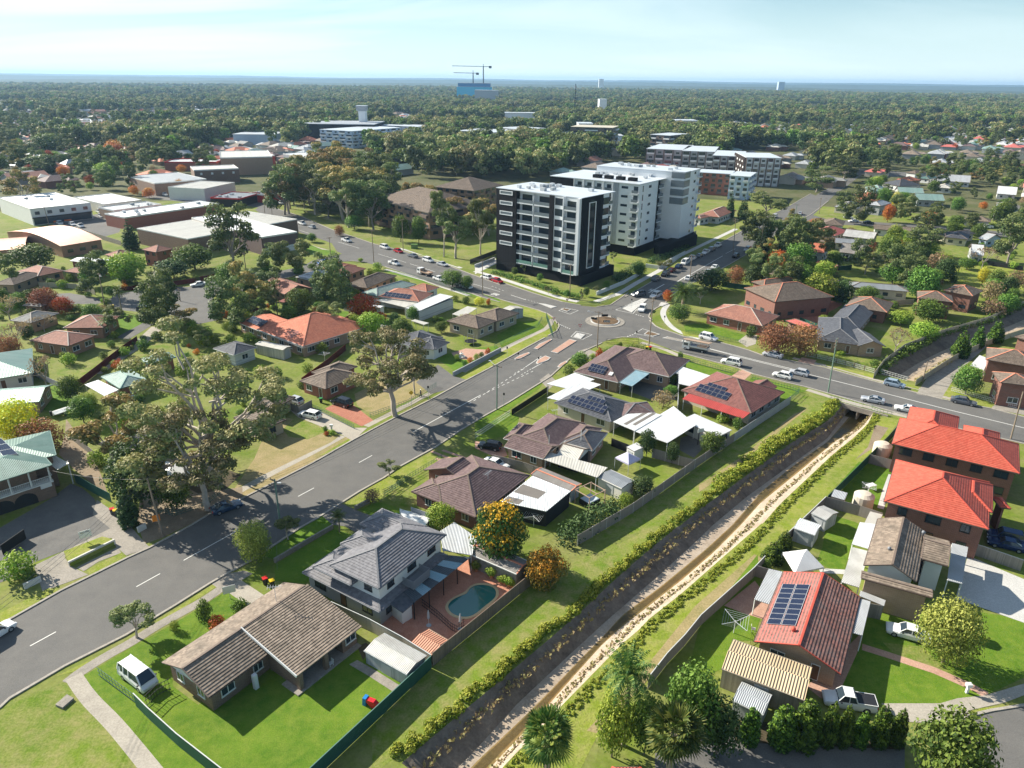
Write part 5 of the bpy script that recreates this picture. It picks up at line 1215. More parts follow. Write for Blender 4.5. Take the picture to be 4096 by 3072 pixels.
for x,y,zz in((505,925,5.2),(735,890,5.2)):p=P('g',x,y,zz);q=p+(a4.ctr()-p).normalized()*.4;m=MB();m.bar((q.x,q.y,2.6),(q.x,q.y,5.2),.1);m.bd('downpipe',MT['gutter_white'],H4)
B6(H4,P('g',550,790,6.2),1.2,.4)
sr=RR('g',(542,1022),(703,1082),(600,970),2.7);AE('small gabled sunroom with weathered pale green sheet roof and white trim',[(RR('g',(560,1045),(705,1085),(793,1015),2.6),'gable',dict(pitch=22,gabmat=MT['frame_white']))],MT['screen_and_shade_dark'],R_['cream'],e=2.6,cat='sunroom',name='sunroom',windows=False,inset=.15,gut=MT['gutter_white'])
t_,c_=AG('long white sheeted patio roof running beside the garage','g',Q('468 1085 832 1208 902 1140 505 1035'),2.6,R_['cream'],cat='patio roof',name='patio_roof',slope=.5)
BI('grey corrugated shed at the end of the long white patio roof',RR('g',(835,1203),(1000,1282),(902,1145),2.3),2.3,R_['greym'],W_['offw'],pitch=8)
BI('tall narrow white metal garden cupboard in the yard',RR('g',(1030,1000),(1085,1030),(1045,945),2.1),2.1,R_['white'],W_['white'],pitch=3,typ='skillion')
r5=RR('g',(540,692),(925,822),(1110,735),2.8);
H5=AE('house with charcoal tiled hip roof and wide solar array, behind the plum-roofed two-storey house',[(AO(P('g',540,692,2.8),P('g',925,822,2.8),P('g',1050,690,2.8)),'hip'),(RR('g',(1010,790),(1240,778),(1110,690),2.8),'hip',dict(roof=R_['purple']))],W_['cream'],R_['char'],gut=MT['gutter_grey'],cap=MT['cap_grey'])
rA=AO(P('g',540,692,2.8),P('g',925,822,2.8),P('g',1050,690,2.8));c,n=AS(rA,2.8,22,0,rA.L*.18,rA.L*.82,.9,3.0)
w3(H5,c,n,8,2);c,n=AS(rA,2.8,22,0,rA.L*.42,rA.L*.72,3.15,4.3);w3(H5,c,n,4,1)
AG('big white carport roof with two levels beside the main street','g',Q('488 570 640 605 815 540 680 495'),2.6,R_['white']);AG('second white carport roof, in front of the charcoal roof','g',Q('490 665 600 690 858 575 735 540'),2.7,R_['white'])
t,c=AG('white patio roof with two grey skylight bands beside the charcoal roof','g',Q('940 828 1088 890 1270 782 1112 735'),2.9,R_['white'],cat='patio roof',name='patio_roof');BC(t,c,.38,.52,.08,.92,gb);BC(t,c,.64,.78,.2,.98,gb)
AG('large white corrugated awning over the dark games yard','g',Q('1075 888 1310 972 1505 850 1352 722'),2.8,R_['white'],cat='awning',name='awning')
AE('white flat-roofed granny flat beside the grey boundary fence',[(RR('g',(1400,815),(1655,930),(1480,772),2.5),'skillion',dict(pitch=2))],W_['offw'],R_['white'],e=2.5,cat='granny flat',name='granny_flat',inset=.2,wfm=MT['frame_dark'])
r6=RR('g',(675,482),(975,555),(1080,330),2.8)
H6=AE('corner house with dark brown tiled hip roof, closest to the roundabout',[(r6,'hip'),(sub(r6,r6.L*.35,r6.L*1.75,r6.W*.42,r6.W*1.02),'hip',dict(e=2.82))],W_['tan'],R_['purple'],gut=MT['gutter_white'])
c,n=AS(r6,2.8,22,0,r6.L*.25,r6.L*.62,1.0,3.4);w3(H6,c,n,5,2);c,n=AS(r6,2.8,22,0,r6.L*.72,r6.L*.80,1.2,2.2);m=MB();BH(m,[q+n*.05 for q in c],.05);m.bd('skylight',MT['white_metal'],H6)
AG('pale blue-streaked clear patio roof behind the corner house','g',Q('985 562 1070 586 1226 470 1130 450'),2.6,R_['bluepoly'],cat='patio roof',name='patio_roof')
AG('grey sheeted carport with white edge behind the corner house','g',Q('1220 456 1385 502 1387 402 1292 395'),2.7,R_['galv']);AG('wide light ribbed carport roof beside the tall corner fence','g',Q('1386 445 1386 568 1460 585 1605 515'),2.7,R_['white'])
r7=AO(P('g',1405,612,2.7),P('g',1880,768,2.7),P('g',2105,622,2.7))
H7=AE('house with maroon tiled roof and bright red sheeted verandah, beside the pale canal fence',[(r7,'hip'),(sub(r7,r7.L*.55,r7.L*.85,r7.W*.5,r7.W+1.2),'gableW',dict(e=2.72))],W_['cream'],R_['maroon'])
c,n=AS(r7,2.7,22,0,r7.L*.16,r7.L*.62,1.0,3.2);w3(H7,c,n,6,2);c,n=AS(r7,2.7,22,0,r7.L*.25,r7.L*.52,3.3,4.3);w3(H7,c,n,4,1)
m=MB();BH(m,[P('g',1410,672,2.35),P('g',1822,805,2.35),P('g',1880,765,2.65),P('g',1455,635,2.65)],.07);m.bd('verandah_roof',R_['redm'],H7)
for k in range(4):p=P('g',1420,676,2.3).lerp(P('g',1815,803,2.3),k/3);m=MB();m.bar((p.x,p.y,0),(p.x,p.y,2.3),.1);m.bd('verandah_post',MT['frame_white'],H7)
# right-hand houses
rA=RR('h',(1315,978),(2182,1182),(2198,985),5.4)
HA=AE('two-storey dark brick duplex with bright red tiled roof, the one nearer the cross street',[(rA,'hip',dict(floors=2)),(sub(rA,rA.L*.06,rA.L*.5,rA.W*.5,rA.W*1.55),'hip',dict(e=5.42,floors=2)),(sub(rA,rA.L*.55,rA.L*.85,rA.W*.5,rA.W*1.25),'hip',dict(e=5.44))],W_['dkred'],R_['red'],e=5.4,pitch=24,cap=MT['cap_red'],wfm=MT['frame_dark'])
rB=RR('h',(1262,1370),(1970,1562),(2062,1262),5.4)
HB=AE('two-storey dark brick duplex with bright red tiled roof, the one nearer the blue cars',[(rB,'hip',dict(floors=2)),(sub(rB,rB.L*.62,rB.L*1.03,rB.W*.35,rB.W*.95),'hip',dict(e=5.42,floors=2)),(RR('h',(2050,1412),(2120,1420),(1990,1338),4.2),'hip',dict(e=4.2,win=False))],W_['dkred'],R_['red'],e=5.4,pitch=24,cap=MT['cap_red'],wfm=MT['frame_dark'])
BQ(HA,P('h',1605,880,7.0),MT['white_metal'],.6)
rC=RR('d',(1125,270),(1312,280),(1215,-10),4.6)
g1=AO(P('d',1125,272,4.4),P('d',1480,385,4.4),P('d',1230,-40,4.4))
HC=AE('split-level pale rendered house with weathered brown tiled gables, beside the wide pale driveway',[(g1,'gableW' if g1.L<g1.W else 'gable',dict(pitch=24)),(RR('d',(1512,232),(1692,283),(1420,40),4.3),'gable',dict(pitch=20)),(RR('d',(1088,428),(1565,562),(1112,385),2.9),'gable',dict(pitch=16,wm=W_['tan'],win=False))],W_['white'],R_['worn'],e=4.4,wfm=MT['frame_dark'])
BQ(HC,P('d',1292,175,5.3),MT['gutter_grey'],.9);BQ(HC,P('d',1525,65,5.2),MT['gutter_grey'],.9)
AG('narrow weathered white awning along the brown split-level house','d',Q('968 388 1090 425 1155 178 1045 150'),2.5,R_['whiteold'],cat='awning',name='awning');AG('bright white awning, the upper of the two beside the brown split-level house','d',Q('1040 128 1160 162 1215 -5 1095 -20'),2.6,R_['white'],cat='awning',name='awning')
AG('cream awning at the end of the red-roofed duplex fence','h',Q('1120 1530 1195 1560 1250 1460 1165 1438'),2.5,R_['cream'],cat='awning',name='awning')
AG('light grey carport roof beside the wide pale driveway','d',Q('1690 375 1790 400 1832 150 1722 122'),2.7,R_['galv'])
itb=AI('side_yard_enclosure','small flat white-edged enclosure of green palings beside the white sedan','enclosure',tuple(P('d',1190,600)),0);m=MB();BH(m,[P('d',1090,480,2.2),P('d',1260,550,2.2),P('d',1270,512,2.2),P('d',1100,445,2.2)],.06);m.bd('roof_sheet',R_['galv'],itb);m=MB();a_=P('d',1150,530,2.1);b_=P('d',1258,552,2.1);d_=flat(b_)-flat(a_);m.box(flat(a_),d_,V3((-d_.y,d_.x,0)).normalized()*.06,(0,0,2.1));m.bd('front_panel',F_['woodg'],itb)
p1,p2,p3,p4=P('d',378,792,2.6),P('d',575,320,2.6),P('d',1095,490,2.6),P('d',955,1015,2.6)
rD=AO(p1,p2,p3);HD=AE('brown brick house, one roof slope red with solar panels and the other mottled brown',[(rD,'gable',dict(pitch=21))],W_['tan'],R_['rust'],cap=MT['cap_red'])
tp=math.tan(R(21));m=MB();hh=rD.W/2;q=[rD.p(0,.02,2.6+tp*.02),rD.p(rD.L,.02,2.6+tp*.02),rD.p(rD.L,hh-.1,2.6+tp*(hh-.1)),rD.p(0,hh-.1,2.6+tp*(hh-.1))];q=[x+Z0(.03)for x in q];BH(m,q,.028);m.bd('red_roof_slope',R_['pink'],HD,label='red tiled roof slope')  # red sheet laid over one slope; the other keeps the mottled brown tiles
c,n=AS(rD,2.6,21,0,rD.L*.22,rD.L*.80,hh*.12,hh*.86);w3(HD,[c[1],c[2],c[3],c[0]],n,2,8,.16,'alu')
BQ(HD,P('d',640,725,3.9),MT['cap_red'],1.0)
AG('light grey awning strip on the patio side of the solar-panelled house','d',Q('375 505 490 542 577 320 475 297'),2.5,R_['galv'],cat='awning',name='awning');AG('light grey awning strip on the lawn side of the solar-panelled house','d',Q('1038 730 1112 752 1168 520 1098 500'),2.5,R_['galv'],cat='awning',name='awning')
rE=RR('d',(155,975),(720,1190),(255,787),2.7);BI('long tan ribbed metal garage beside the solar-panelled house',rE,2.7,R_['tan'],W_['tanw'],pitch=11)
BI('small silver garden shed in front of the long tan garage',RR('d',(228,1192),(440,1290),(285,1066),2.1),2.1,R_['galv'],W_['galv'],pitch=8)
BI('open white-roofed garden shed on the lawn by the canal fence',RR('h',(645,1550),(790,1600),(700,1488),2.2),2.2,R_['white'],W_['galv'],pitch=10);BI('older galvanised shed behind the white-roofed one',RR('h',(765,1448),(868,1498),(815,1385),2.1),2.1,R_['whiteold'],W_['galv'],pitch=14);BI('tiny striped garden shed at the top of the canal-side yard',RR('h',(898,1335),(990,1362),(905,1290),1.8),1.8,R_['galv'],W_['tanw'],pitch=5,typ='skillion')
gc=[P('d',570,185,2.2),P('d',735,165,2.2),P('d',850,287,2.2),P('d',655,325,2.2)];gm=sum(gc,V3())/4;t=AI('gazebo','white pyramid canopy on posts between the two yards','gazebo',(gm.x,gm.y,0));m=MB();ap=V3((gm.x,gm.y,3.2))
for i in range(4):
 a,b=gc[i],gc[(i+1)%4];f=[a,b,ap];
 if(f[1]-f[0]).cross(f[2]-f[0]).z<0:f=f[::-1]
 m.face(f);m.face([a,b,b-Z0(.25),a-Z0(.25)])
m.bd('canopy',AB('canvas_white',(.70,.69,.68),.8),t)
for q in gc:m=MB();m.bar((q.x,q.y,0),(q.x,q.y,2.2),.07);m.bd('leg',MT['white_metal'],t)
AE('small building with a red ribbed pyramid roof at the bottom edge',[(RR('c',(930,1650),(1130,1650),(1000,1800),2.6),'hip',dict(pitch=26))],W_['tan'],R_['redm'],e=2.6,inset=.3,cap=MT['cap_red'])
# left-hand houses
g0=AO(P('e',-420,1190,5.6),P('e',350,950,5.6),P('e',250,790,5.6))
HL=AE('two-storey brick building with green sheet roof and a white-railed balcony over arched openings',[(g0,'hip',dict(pitch=13,wall=True,inset=1.9,win=False)),(RR('e',(-300,1030),(375,872),(190,740),5.9),'hip',dict(pitch=10,win=False))],W_['brown'],R_['greenm'],gut=MT['gutter_green'],capm=False,e=5.6)
f0=g0.grow(-.25)
m=MB();a=f0.p(0,0,2.75);b=f0.p(f0.L,0,2.75);AN(m,sub(f0,0,f0.L,0,1.7),2.6,2.8);m.bd('balcony_floor',MT['frame_white'],HL)
AM(HL,'wall',sub(f0,0,f0.L,.15,1.9),0,2.6,W_['brown'])
for k in range(6):
 p=f0.p(f0.L*(.02+.192*k),.1);m=MB();m.bar((p.x,p.y,2.8),(p.x,p.y,5.4),.17);m.bd('balcony_post',MT['white_metal'],HL)
m=MB()
for zz in(2.95,3.75):m.bar(f0.p(0,.1,zz),f0.p(f0.L,.1,zz),.07)
for k in range(int(f0.L/.25)):p=f0.p(.25*k,.1);m.bar((p.x,p.y,2.95),(p.x,p.y,3.75),.035)
m.bar(f0.p(f0.L,.1,3.75),f0.p(f0.L,1.8,3.75),.07);m.bd('railing',MT['white_metal'],HL)
for k in range(3):
 p=f0.p(f0.L*(.70-.22*k),.14);m=MB();pts=[(-1.5,0),(1.5,0)]+[(1.5*cos(t),.9+1.2*sin(t))for t in[pi*j/8 for j in range(9)]]
 n=-f0.v;m.face([p+f0.u*x+n*.01+Z0(z)for x,z in pts]);m.bd('arch_shade_face',MT['screen_and_shade_dark'],HL)  # flat dark face on the solid wall stands for shade inside the arch
c,n=AS(AO(P('e',-420,1190,5.6),P('e',350,950,5.6),P('e',250,790,5.6)),5.6,13,0,g0.L*.30,g0.L*.52,3.6,6.2);
c2=[P('e',-20,780,6.6),P('e',125,885,6.3),P('e',60,905,6.2),P('e',-90,905,6.2)];n2=Z0(1);w3(HL,[P('e',-60,800,6.7),P('e',10,775,6.7),P('e',128,884,6.3),P('e',20,900,6.3)],n2,1,3,.2,'alu')
m=MB();BH(m,[P('e',360,880,4.2),P('e',470,940,4.2),P('e',390,985,4.2),P('e',355,960,4.2)],.06);m.bd('side_awning',R_['cream'],HL)
p=P('e',500,1080);m=MB();m.bar((p.x,p.y,0),(p.x,p.y,4.1),.14);m.bd('awning_post',MT['white_metal'],HL)
p=f0.p(f0.L*.93,.1,2.0)-f0.v*.08;m=MB();m.box(p-f0.u*.9,f0.u*1.5,-f0.v*.03,(0,0,.75));
sg=m.bd('sign_board',MT['frame_white'],HL)
C4[0]=True
AE('house with pale green sheet hip roof at the left edge, above the yellow tree',[(AO(P('e',-350,420,2.9),P('e',225,325,2.9),P('e',0,190,2.9)),'hip')],W_['offw'],R_['greenl'],e=2.9,pitch=18,gut=MT['gutter_green'],capm=False)
AE('small outbuilding with olive green sheet roof beside the garden path at the left edge',[(AO(P('e',-200,560,2.6),P('e',268,520,2.6),P('e',0,435,2.6)),'gable')],W_['tan'],R_['greenl'],e=2.6,pitch=16,gut=MT['gutter_green'],capm=False,cat='outbuilding',name='outbuilding')
rx_=RR('e',(202,105),(465,142),(650,68),2.9)
AE('orange brick house with brown tiled hip roof and white stair rails',[(rx_,'hip'),(RR('e',(430,20),(700,18),(480,-60),2.9),'hip')],W_['orange'],R_['terra'],e=2.9,cap=MT['cap_pale'])
rx_=RR('e',(688,352),(816,432),(1012,375),2.7)
AE('red brick garage house with pale green tiled hip roof and white roller door',[(rx_,'hip',dict(door=False)),(RR('e',(955,228),(1000,262),(1180,205),2.8),'hip')],W_['red'],R_['greent'],e=2.7,gut=MT['gutter_green'],cap=AB('cap_green',(.35,.5,.44)))
AG('white flat carport roof beside the red brick garage house','e',Q('575 405 710 482 808 440 668 373'),2.5,R_['white'])
rx_=RR('e',(700,905),(1012,925),(1060,735),2.9)
AE('cream weatherboard house with faded white and brown roof, half hidden by gum trees',[(RR('e',(840,860),(1012,925),(1240,830),2.9),'hip'),(RR('e',(690,800),(850,850),(1000,720),2.9),'hip',dict(roof=R_['grey']))],W_['wbc'],R_['worn'],e=2.9,gut=MT['gutter_white'],cap=MT['cap_pale'])
gc=[P('e',1100,1035,2.4),P('e',1330,1010,2.4),P('e',1300,920,2.4),P('e',1130,920,2.4)];gm=sum(gc,V3())/4;t=AI('gazebo','grey-white canvas canopy under the gum trees beside the cream weatherboard house','gazebo',(gm.x,gm.y,0));m=MB();ap=V3((gm.x,gm.y,3.4))
for i in range(4):
 f=[gc[i],gc[(i+1)%4],ap]
 if(f[1]-f[0]).cross(f[2]-f[0]).z<0:f=f[::-1]
 m.face(f);a,b=gc[i],gc[(i+1)%4];m.face([a,b,b-Z0(.2),a-Z0(.2)])
m.bd('canopy',MT['canvas_white'],t)
for q in gc:m=MB();m.bar((q.x,q.y,0),(q.x,q.y,2.4),.07);m.bd('leg',MT['white_metal'],t)
AE('blond brick house with brown tiled roof behind the gum trees, beside the white wagon',[(RR('f',(60,800),(245,885),(370,795),2.6),'hip'),(RR('f',(190,705),(330,740),(435,650),2.6),'hip')],W_['blond'],R_['brown'],e=2.6,wfm=MT['frame_dark'])
AE('red brick house with brown tiled hip roof above the black wagon',[(RR('f',(508,550),(685,607),(900,500),2.7),'hip'),(sub(RR('f',(508,550),(685,607),(900,500),2.7),-1.5,4,4.5,12.5),'hip',dict(e=2.72))],W_['red'],R_['brown'],e=2.7)
oa=RR('f',(82,143),(303,220),(440,110),2.9);ob=RR('f',(303,215),(530,318),(655,160),2.9);oc=RR('f',(655,255),(668,288),(985,178),2.9)
HO=AE('long brick villa with terracotta orange tiled roof and two solar hot water arrays',[(AO(P('f',82,143,2.9),P('f',530,316,2.9),P('f',290,80,2.9)),'hip'),(AO(P('f',530,316,2.9),P('f',985,175,2.9),P('f',475,130,2.9)),'hip',dict(e=2.93))],W_['tan'],R_['orange'],gut=MT['gutter_white'],cap=MT['cap_orange'])
oR=AO(P('f',82,143,2.9),P('f',530,316,2.9),P('f',290,80,2.9))
c,n=AS(oR,2.9,22,0,oR.L*.10,oR.L*.34,.9,3.3);w3(HO,c,n,3,2);c,n=AS(oR,2.9,22,0,oR.L*.56,oR.L*.80,1.1,3.5);w3(HO,c,n,3,2)
BI('cream metal garage with a low light grey gable roof in front of the orange villa',RR('f',(205,300),(395,340),(440,315),2.5),2.5,R_['cream'],W_['creamw'],pitch=12)
AE('white weatherboard cottage with charcoal roof, left of the orange villa',[(RR('f',(-80,330),(60,375),(230,325),2.9),'hip')],W_['wb'],R_['char'],e=2.9,gut=MT['gutter_white'],cap=MT['cap_grey'])
AE('white-walled house with charcoal tiled hip roof behind the big street gum',[(RR('f',(1300,330),(1440,335),(1605,255),2.7),'hip'),(RR('f',(1130,260),(1290,330),(1450,250),2.7),'hip',dict(e=2.72)),(sub(RR('f',(1440,330),(1600,255),(1340,190),2.7),-1,5,0,7),'hip',dict(e=2.74))],W_['white'],R_['char'],e=2.7,gut=MT['gutter_grey'],cap=MT['cap_grey'])
AE('blond brick corner house with brown tiled roofs beside the intersection',[(RR('f',(1510,143),(1722,195),(1852,143),3.0),'hip',dict(door=False)),(RR('f',(1700,105),(1850,145),(1937,73),3.0),'hip'),],W_['blond'],R_['brown'],e=3.0)
BI('pale grey gable garage behind the corner house by the intersection',RR('f',(1880,62),(1920,80),(2008,48),2.6),2.6,R_['cream'],W_['galv'],pitch=12)
AE('red brick house with L-shaped orange tiled roof near the side street corner',[(RR('j',(790,890),(960,915),(1110,850),2.8),'hip'),(RR('j',(700,885),(870,905),(930,815),2.8),'hip')],W_['tan'],R_['terra'],e=2.8,lod=1,cap=MT['cap_orange'])
hh_=AE('flat low extension covered by a wide blue-grey solar array',[(RR('j',(560,922),(800,975),(960,915),2.9),'skillion',dict(pitch=4))],W_['tan'],R_['cream'],e=2.9,lod=1,cat='extension',name='extension');rS=RR('j',(560,922),(800,975),(960,915),2.9).grow(-.5);c=[rS.p(0,0,3.0),rS.p(rS.L,0,3.0),rS.p(rS.L,rS.W,3.0+rS.W*.07),rS.p(0,rS.W,3.0+rS.W*.07)];w3(hh_,c,Z0(1),7,3)
AE('blond brick house with olive brown tiled hip roof between the orange roofs',[(RR('j',(965,985),(1140,1010),(1415,915),2.8),'hip')],W_['orange'],R_['brown'],e=2.8,lod=1)
AE('house with weathered green-grey tiled gable roof beside the parked cars',[(RR('j',(1100,1045),(1225,1075),(1520,975),2.8),'hip')],W_['offw'],R_['greent'],e=2.8,lod=1,gut=MT['gutter_green'],cap=MT['cap_grey'])
hh_=AE('rambling house with orange tiled roofs and a white flat rear patio',[(RR('j',(1230,1080),(1560,1120),(1720,1060),2.9),'hip'),(RR('j',(1480,1010),(1620,1040),(1700,1000),2.9),'hip')],W_['white'],R_['terra'],e=2.9,lod=1,gut=MT['gutter_white'],cap=MT['cap_orange'])
rS=RR('j',(1230,1080),(1560,1120),(1720,1060),2.9);c,n=AS(rS,2.9,22,0,rS.L*.1,rS.L*.75,.5,2.6);w3(hh_,c,n,7,2)
AG('white flat patio roof along the rambling house','j',Q('1205 1105 1450 1165 1570 1120 1330 1090'),2.6,R_['cream'],cat='patio roof',name='patio_roof');AE('white boxy metal garage with roller doors behind the rambling house',[(RR('j',(1450,1170),(1560,1195),(1848,1095),3.0),'flat')],W_['wb'],R_['white'],e=3.0,lod=1,cat='garage',name='garage',inset=.06,windows=False)
BI('small square white garden shed on the lawn behind the rambling house',RR('j',(1152,1150),(1250,1168),(1275,1155),2.3),2.3,R_['white'],W_['white'],pitch=6);BI('grey open-doored garden shed by the round shrub',RR('j',(948,1128),(1000,1140),(1030,1125),2.2),2.2,R_['greym'],W_['galv'],pitch=4,typ='skillion')
AE('dark brick house with plain brown gable roof in the trees',[(RR('j',(290,985),(480,1060),(600,975),2.8),'gable')],W_['brown'],R_['terra'],e=2.8,lod=1);AG('low open shed with faded maroon sheet roof','j',Q('430 1115 590 1160 665 1128 500 1085'),2.2,R_['maroonm'])
BI('low pale shed lying beside the green lawn near the wire-gated driveway',RR('j',(1150,1300),(1250,1330),(1285,1305),1.7),1.7,R_['cream'],W_['creamw'],pitch=10);AG('white flat shed roof beside the blond corner house','j',Q('1495 1270 1600 1305 1640 1290 1530 1262'),2.5,R_['cream']);AG('tin patio roof of pale squares beside the blond corner house','f',Q('1545 95 1620 115 1715 55 1650 42'),2.5,R_['cream'])
AE('brick house with long brown tiled roof and arched windows on the turning circle',[(RR('i',(300,815),(520,770),(240,755),2.8),'hip'),(RR('i',(515,775),(690,795),(870,740),2.8),'hip')],W_['tan'],R_['terra'],e=2.8,lod=1,cap=MT['cap_pale'])
AE('dark-roofed brick house at the left edge of the turning circle',[(RR('i',(-60,880),(110,885),(240,790),2.8),'hip'),(RR('i',(140,790),(215,825),(245,790),2.8),'hip')],W_['tan'],R_['brown'],e=2.8,lod=1)
AE('two-storey dark red brick house with small brown tiled hip roof',[(RR('i',(1140,600),(1255,622),(1390,590),5.4),'hip',dict(floors=2))],W_['red'],R_['terra'],e=5.4,lod=1);AE('brick house with white sheeted roofs behind the round green street tree',[(RR('i',(560,690),(800,715),(880,680),3.4),'gable',dict(pitch=10))],W_['red'],R_['white'],e=3.4,lod=1,capm=False);AE('small house with rusty tiled hip roof beside the white sheeted roofs',[(RR('i',(840,640),(930,660),(1010,610),3.6),'hip')],W_['red'],R_['terra'],e=3.6,lod=1)
AE('house with half-mossy grey tiled roof left of the turning circle',[(RR('i',(80,1170),(250,1190),(540,1120),2.8),'hip'),(RR('i',(180,1050),(330,1060),(500,1050),2.8),'hip')],W_['tan'],R_['grey'],e=2.8,lod=1,cap=MT['cap_pale'])
def CU(label,r,e,rise,wall,roof,cat='hall'):
 t=AI('barrel_roofed_hall',label,cat,r.p(r.L/2,r.W/2,0),math.atan2(r.u.y,r.u.x));AM(t,'wall',r.grow(-.4),0,e,wall);m=MB();n=12;pr=[(i/n,sin(pi*i/n))for i in range(n+1)]
 for(a,h),(b,g)in zip(pr[:-1],pr[1:]):
  q=[r.p(0,a*r.W,e+rise*h),r.p(r.L,a*r.W,e+rise*h),r.p(r.L,b*r.W,e+rise*g),r.p(0,b*r.W,e+rise*g)]
  if(q[1]-q[0]).cross(q[2]-q[0]).z<0:q=q[::-1]
  m.face(q)
 m.bd('roof',roof,t)
 m=MB()
 for x in(.4,r.L-.4):m.face([r.p(x,.4,e-.1)]+[r.p(x,a*r.W,e-.05+rise*h)for a,h in pr[1:-1]]+[r.p(x,r.W-.4,e-.1)]);
 m.bd('end_wall',wall,t)
 for k in range(3):
  for(p0,d,Ln,n_)in((r.grow(-.4).p(0,0),r.u,r.L-.8,-r.v),(r.grow(-.4).p(r.L-.8,0),r.v,r.W-.8,r.u),(r.grow(-.4).p(0,0),r.v,r.W-.8,-r.u),(r.grow(-.4).p(0,r.W-.8),r.u,r.L-.8,r.v)):
   if n_.dot(-p0)>0:AL(t,p0+d*Ln*(.2+.3*k)+Z0(1.3),n_,2.2,1.3,MT['frame_dark'],MT['glass'],1)
 return t
CU('orange brick hall with a curved terracotta roof, the larger barrel roof at the left',RR('i',(480,555),(820,500),(130,430),5.0),4.2,2.2,W_['orange'],R_['terram']);CU('smaller curved terracotta-roofed wing at the left edge',AO(P('i',-250,620,4.0),P('i',200,585,4.0),P('i',0,510,4.0)),3.8,1.5,W_['orange'],R_['terram'])
def AQ(label,r,h,wall,roof,par=.5,cat='commercial building',name='commercial_building',root=None,parm=None,group=None):
 t=root or AI(name,label,cat,r.p(r.L/2,r.W/2,0),math.atan2(r.u.y,r.u.x),group);AM(t,'wall',r,0,h,wall)
 m=MB();c=[r.p(.2,.2,h+.05),r.p(r.L-.2,.2,h+.05),r.p(r.L-.2,r.W-.2,h+.05),r.p(.2,r.W-.2,h+.05)];BH(m,c,.04);m.bd('roof',roof,t)
 if par:
  m=MB();a=.25
  for q in(sub(r,-.02,r.L+.02,-.02,a),sub(r,-.02,r.L+.02,r.W-a,r.W+.02),sub(r,-.02,a-.001,a,r.W-a),sub(r,r.L-a+.001,r.L+.02,a,r.W-a)):AN(m,q,h-.3,h+par)
  m.bd('parapet',parm or MT['gutter_white'],t)
 return t
def AY(t,r,h,n,seed=1,nm='rooftop_unit'):
 g=random.Random(seed)
 for k in range(n):
  p=r.p(g.uniform(.12,.88)*r.L,g.uniform(.15,.85)*r.W);m=MB();m.cbox((p.x,p.y,h+.5),g.uniform(.8,1.8),g.uniform(.8,1.4),g.uniform(.7,1.1),rot=t.rotation_euler.z);m.bd(nm,MT['alu']if k%2 else MT['door_grey'],t)
W_['plum']=BO('brick_plum',(.13,.085,.085),(.17,.11,.105),(.16,.13,.12))
sm=RR('j',(290,605),(580,560),(-60,420),6.5)
T=AQ('big supermarket with a wide flat white roof and plum brick upper wall',sm,6.5,W_['plum'],R_['white'],.25)
m=MB();e0=sm.p(.3,-.06);AN(m,sub(sm,.6,sm.L+.03,-.07,.0),0,2.3);m.bd('shop_front',W_['white'],T);
smw=RR('i',(1100,430),(1510,515),(1800,260),6.0);AQ('warehouse wing with a plain cream roof joined behind the supermarket',smw,6.0,W_['brown'],R_['cream'],.1)
T=AQ('long low shop building with white roof and solar strips behind the supermarket',RR('i',(1000,345),(1760,235),(940,300),5.0),5.0,W_['red'],R_['white'],.3);AY(T,RR('i',(1000,345),(1760,235),(940,300),5.0),5.0,6,3)
T=AQ('grey flat-roofed shop block with brick wall by the skip bin',RR('i',(915,290),(1300,240),(980,240),4.5),4.5,W_['tan'],R_['greym'],.4);AY(T,RR('i',(915,290),(1300,240),(980,240),4.5),4.5,4,5)
tw=RR('i',(240,275),(725,225),(60,175),7.0);T=AQ('two-storey white shop building with orange signs at street level',tw,6.8,W_['white'],R_['white'],.4);AY(T,tw,6.8,3,6)
m=MB();AN(m,sub(tw,0,tw.L,-.9,-.0),3.0,3.35);m.bd('awning',MT['fence_black'],T);m=MB();AN(m,sub(tw,.5,tw.L-.5,-.06,0),.2,2.9);m.bd('shop_windows',MT['glass'],T)
for a in(.32,.5):m=MB();AN(m,sub(tw,tw.L*a,tw.L*(a+.12),-.12,-.062),.4,1.0);m.bd('shop_sign',AB('sign_orange',(.75,.16,.03),.5),T)
for k in range(5):AL(T,tw.p(tw.L*(.1+.2*k),0,4.3),-tw.v,2.0,1.5,MT['frame_dark'],MT['glass'],1)
T=AQ('low white-fronted shop with curved corner beside the two-storey white shops',RR('i',(840,240),(1140,205),(710,170),4.2),4.2,W_['offw'],R_['white'],.4)
T=AQ('dark low shop with red sign band across the high street',RR('i',(1690,185),(1930,195),(1900,140),4.0),4.0,MT['fence_black'],R_['greym'],.4,parm=AB('sign_red',(.45,.03,.03),.5));AY(T,RR('i',(1690,185),(1930,195),(1900,140),4.0),4.0,5,7)
T=AQ('red-fronted corner shop with rooftop air conditioners',RR('i',(2000,150),(2150,165),(2212,110),4.0),4.0,MT['sign_red'],R_['greym'],.4);AY(T,RR('i',(2000,150),(2150,165),(2212,110),4.0),4.0,6,8)
T=AQ('white two-storey shop with brown brick side wall behind the red street tree',RR('i',(1350,100),(1640,115),(1840,60),6.2),6.2,W_['white'],R_['cream'],.3)
T=AQ('brown brick two-storey shops with dark roof above the orange street trees',RR('m',(1240,1075),(1660,1040),(1100,1010),6.5),6.5,W_['brown'],R_['greym'],.3)
T=AQ('grey-roofed dark brick walk-up with small white windows',RR('m',(1560,970),(1920,955),(1750,930),8.0),8.0,W_['brown'],R_['cream'],.4)
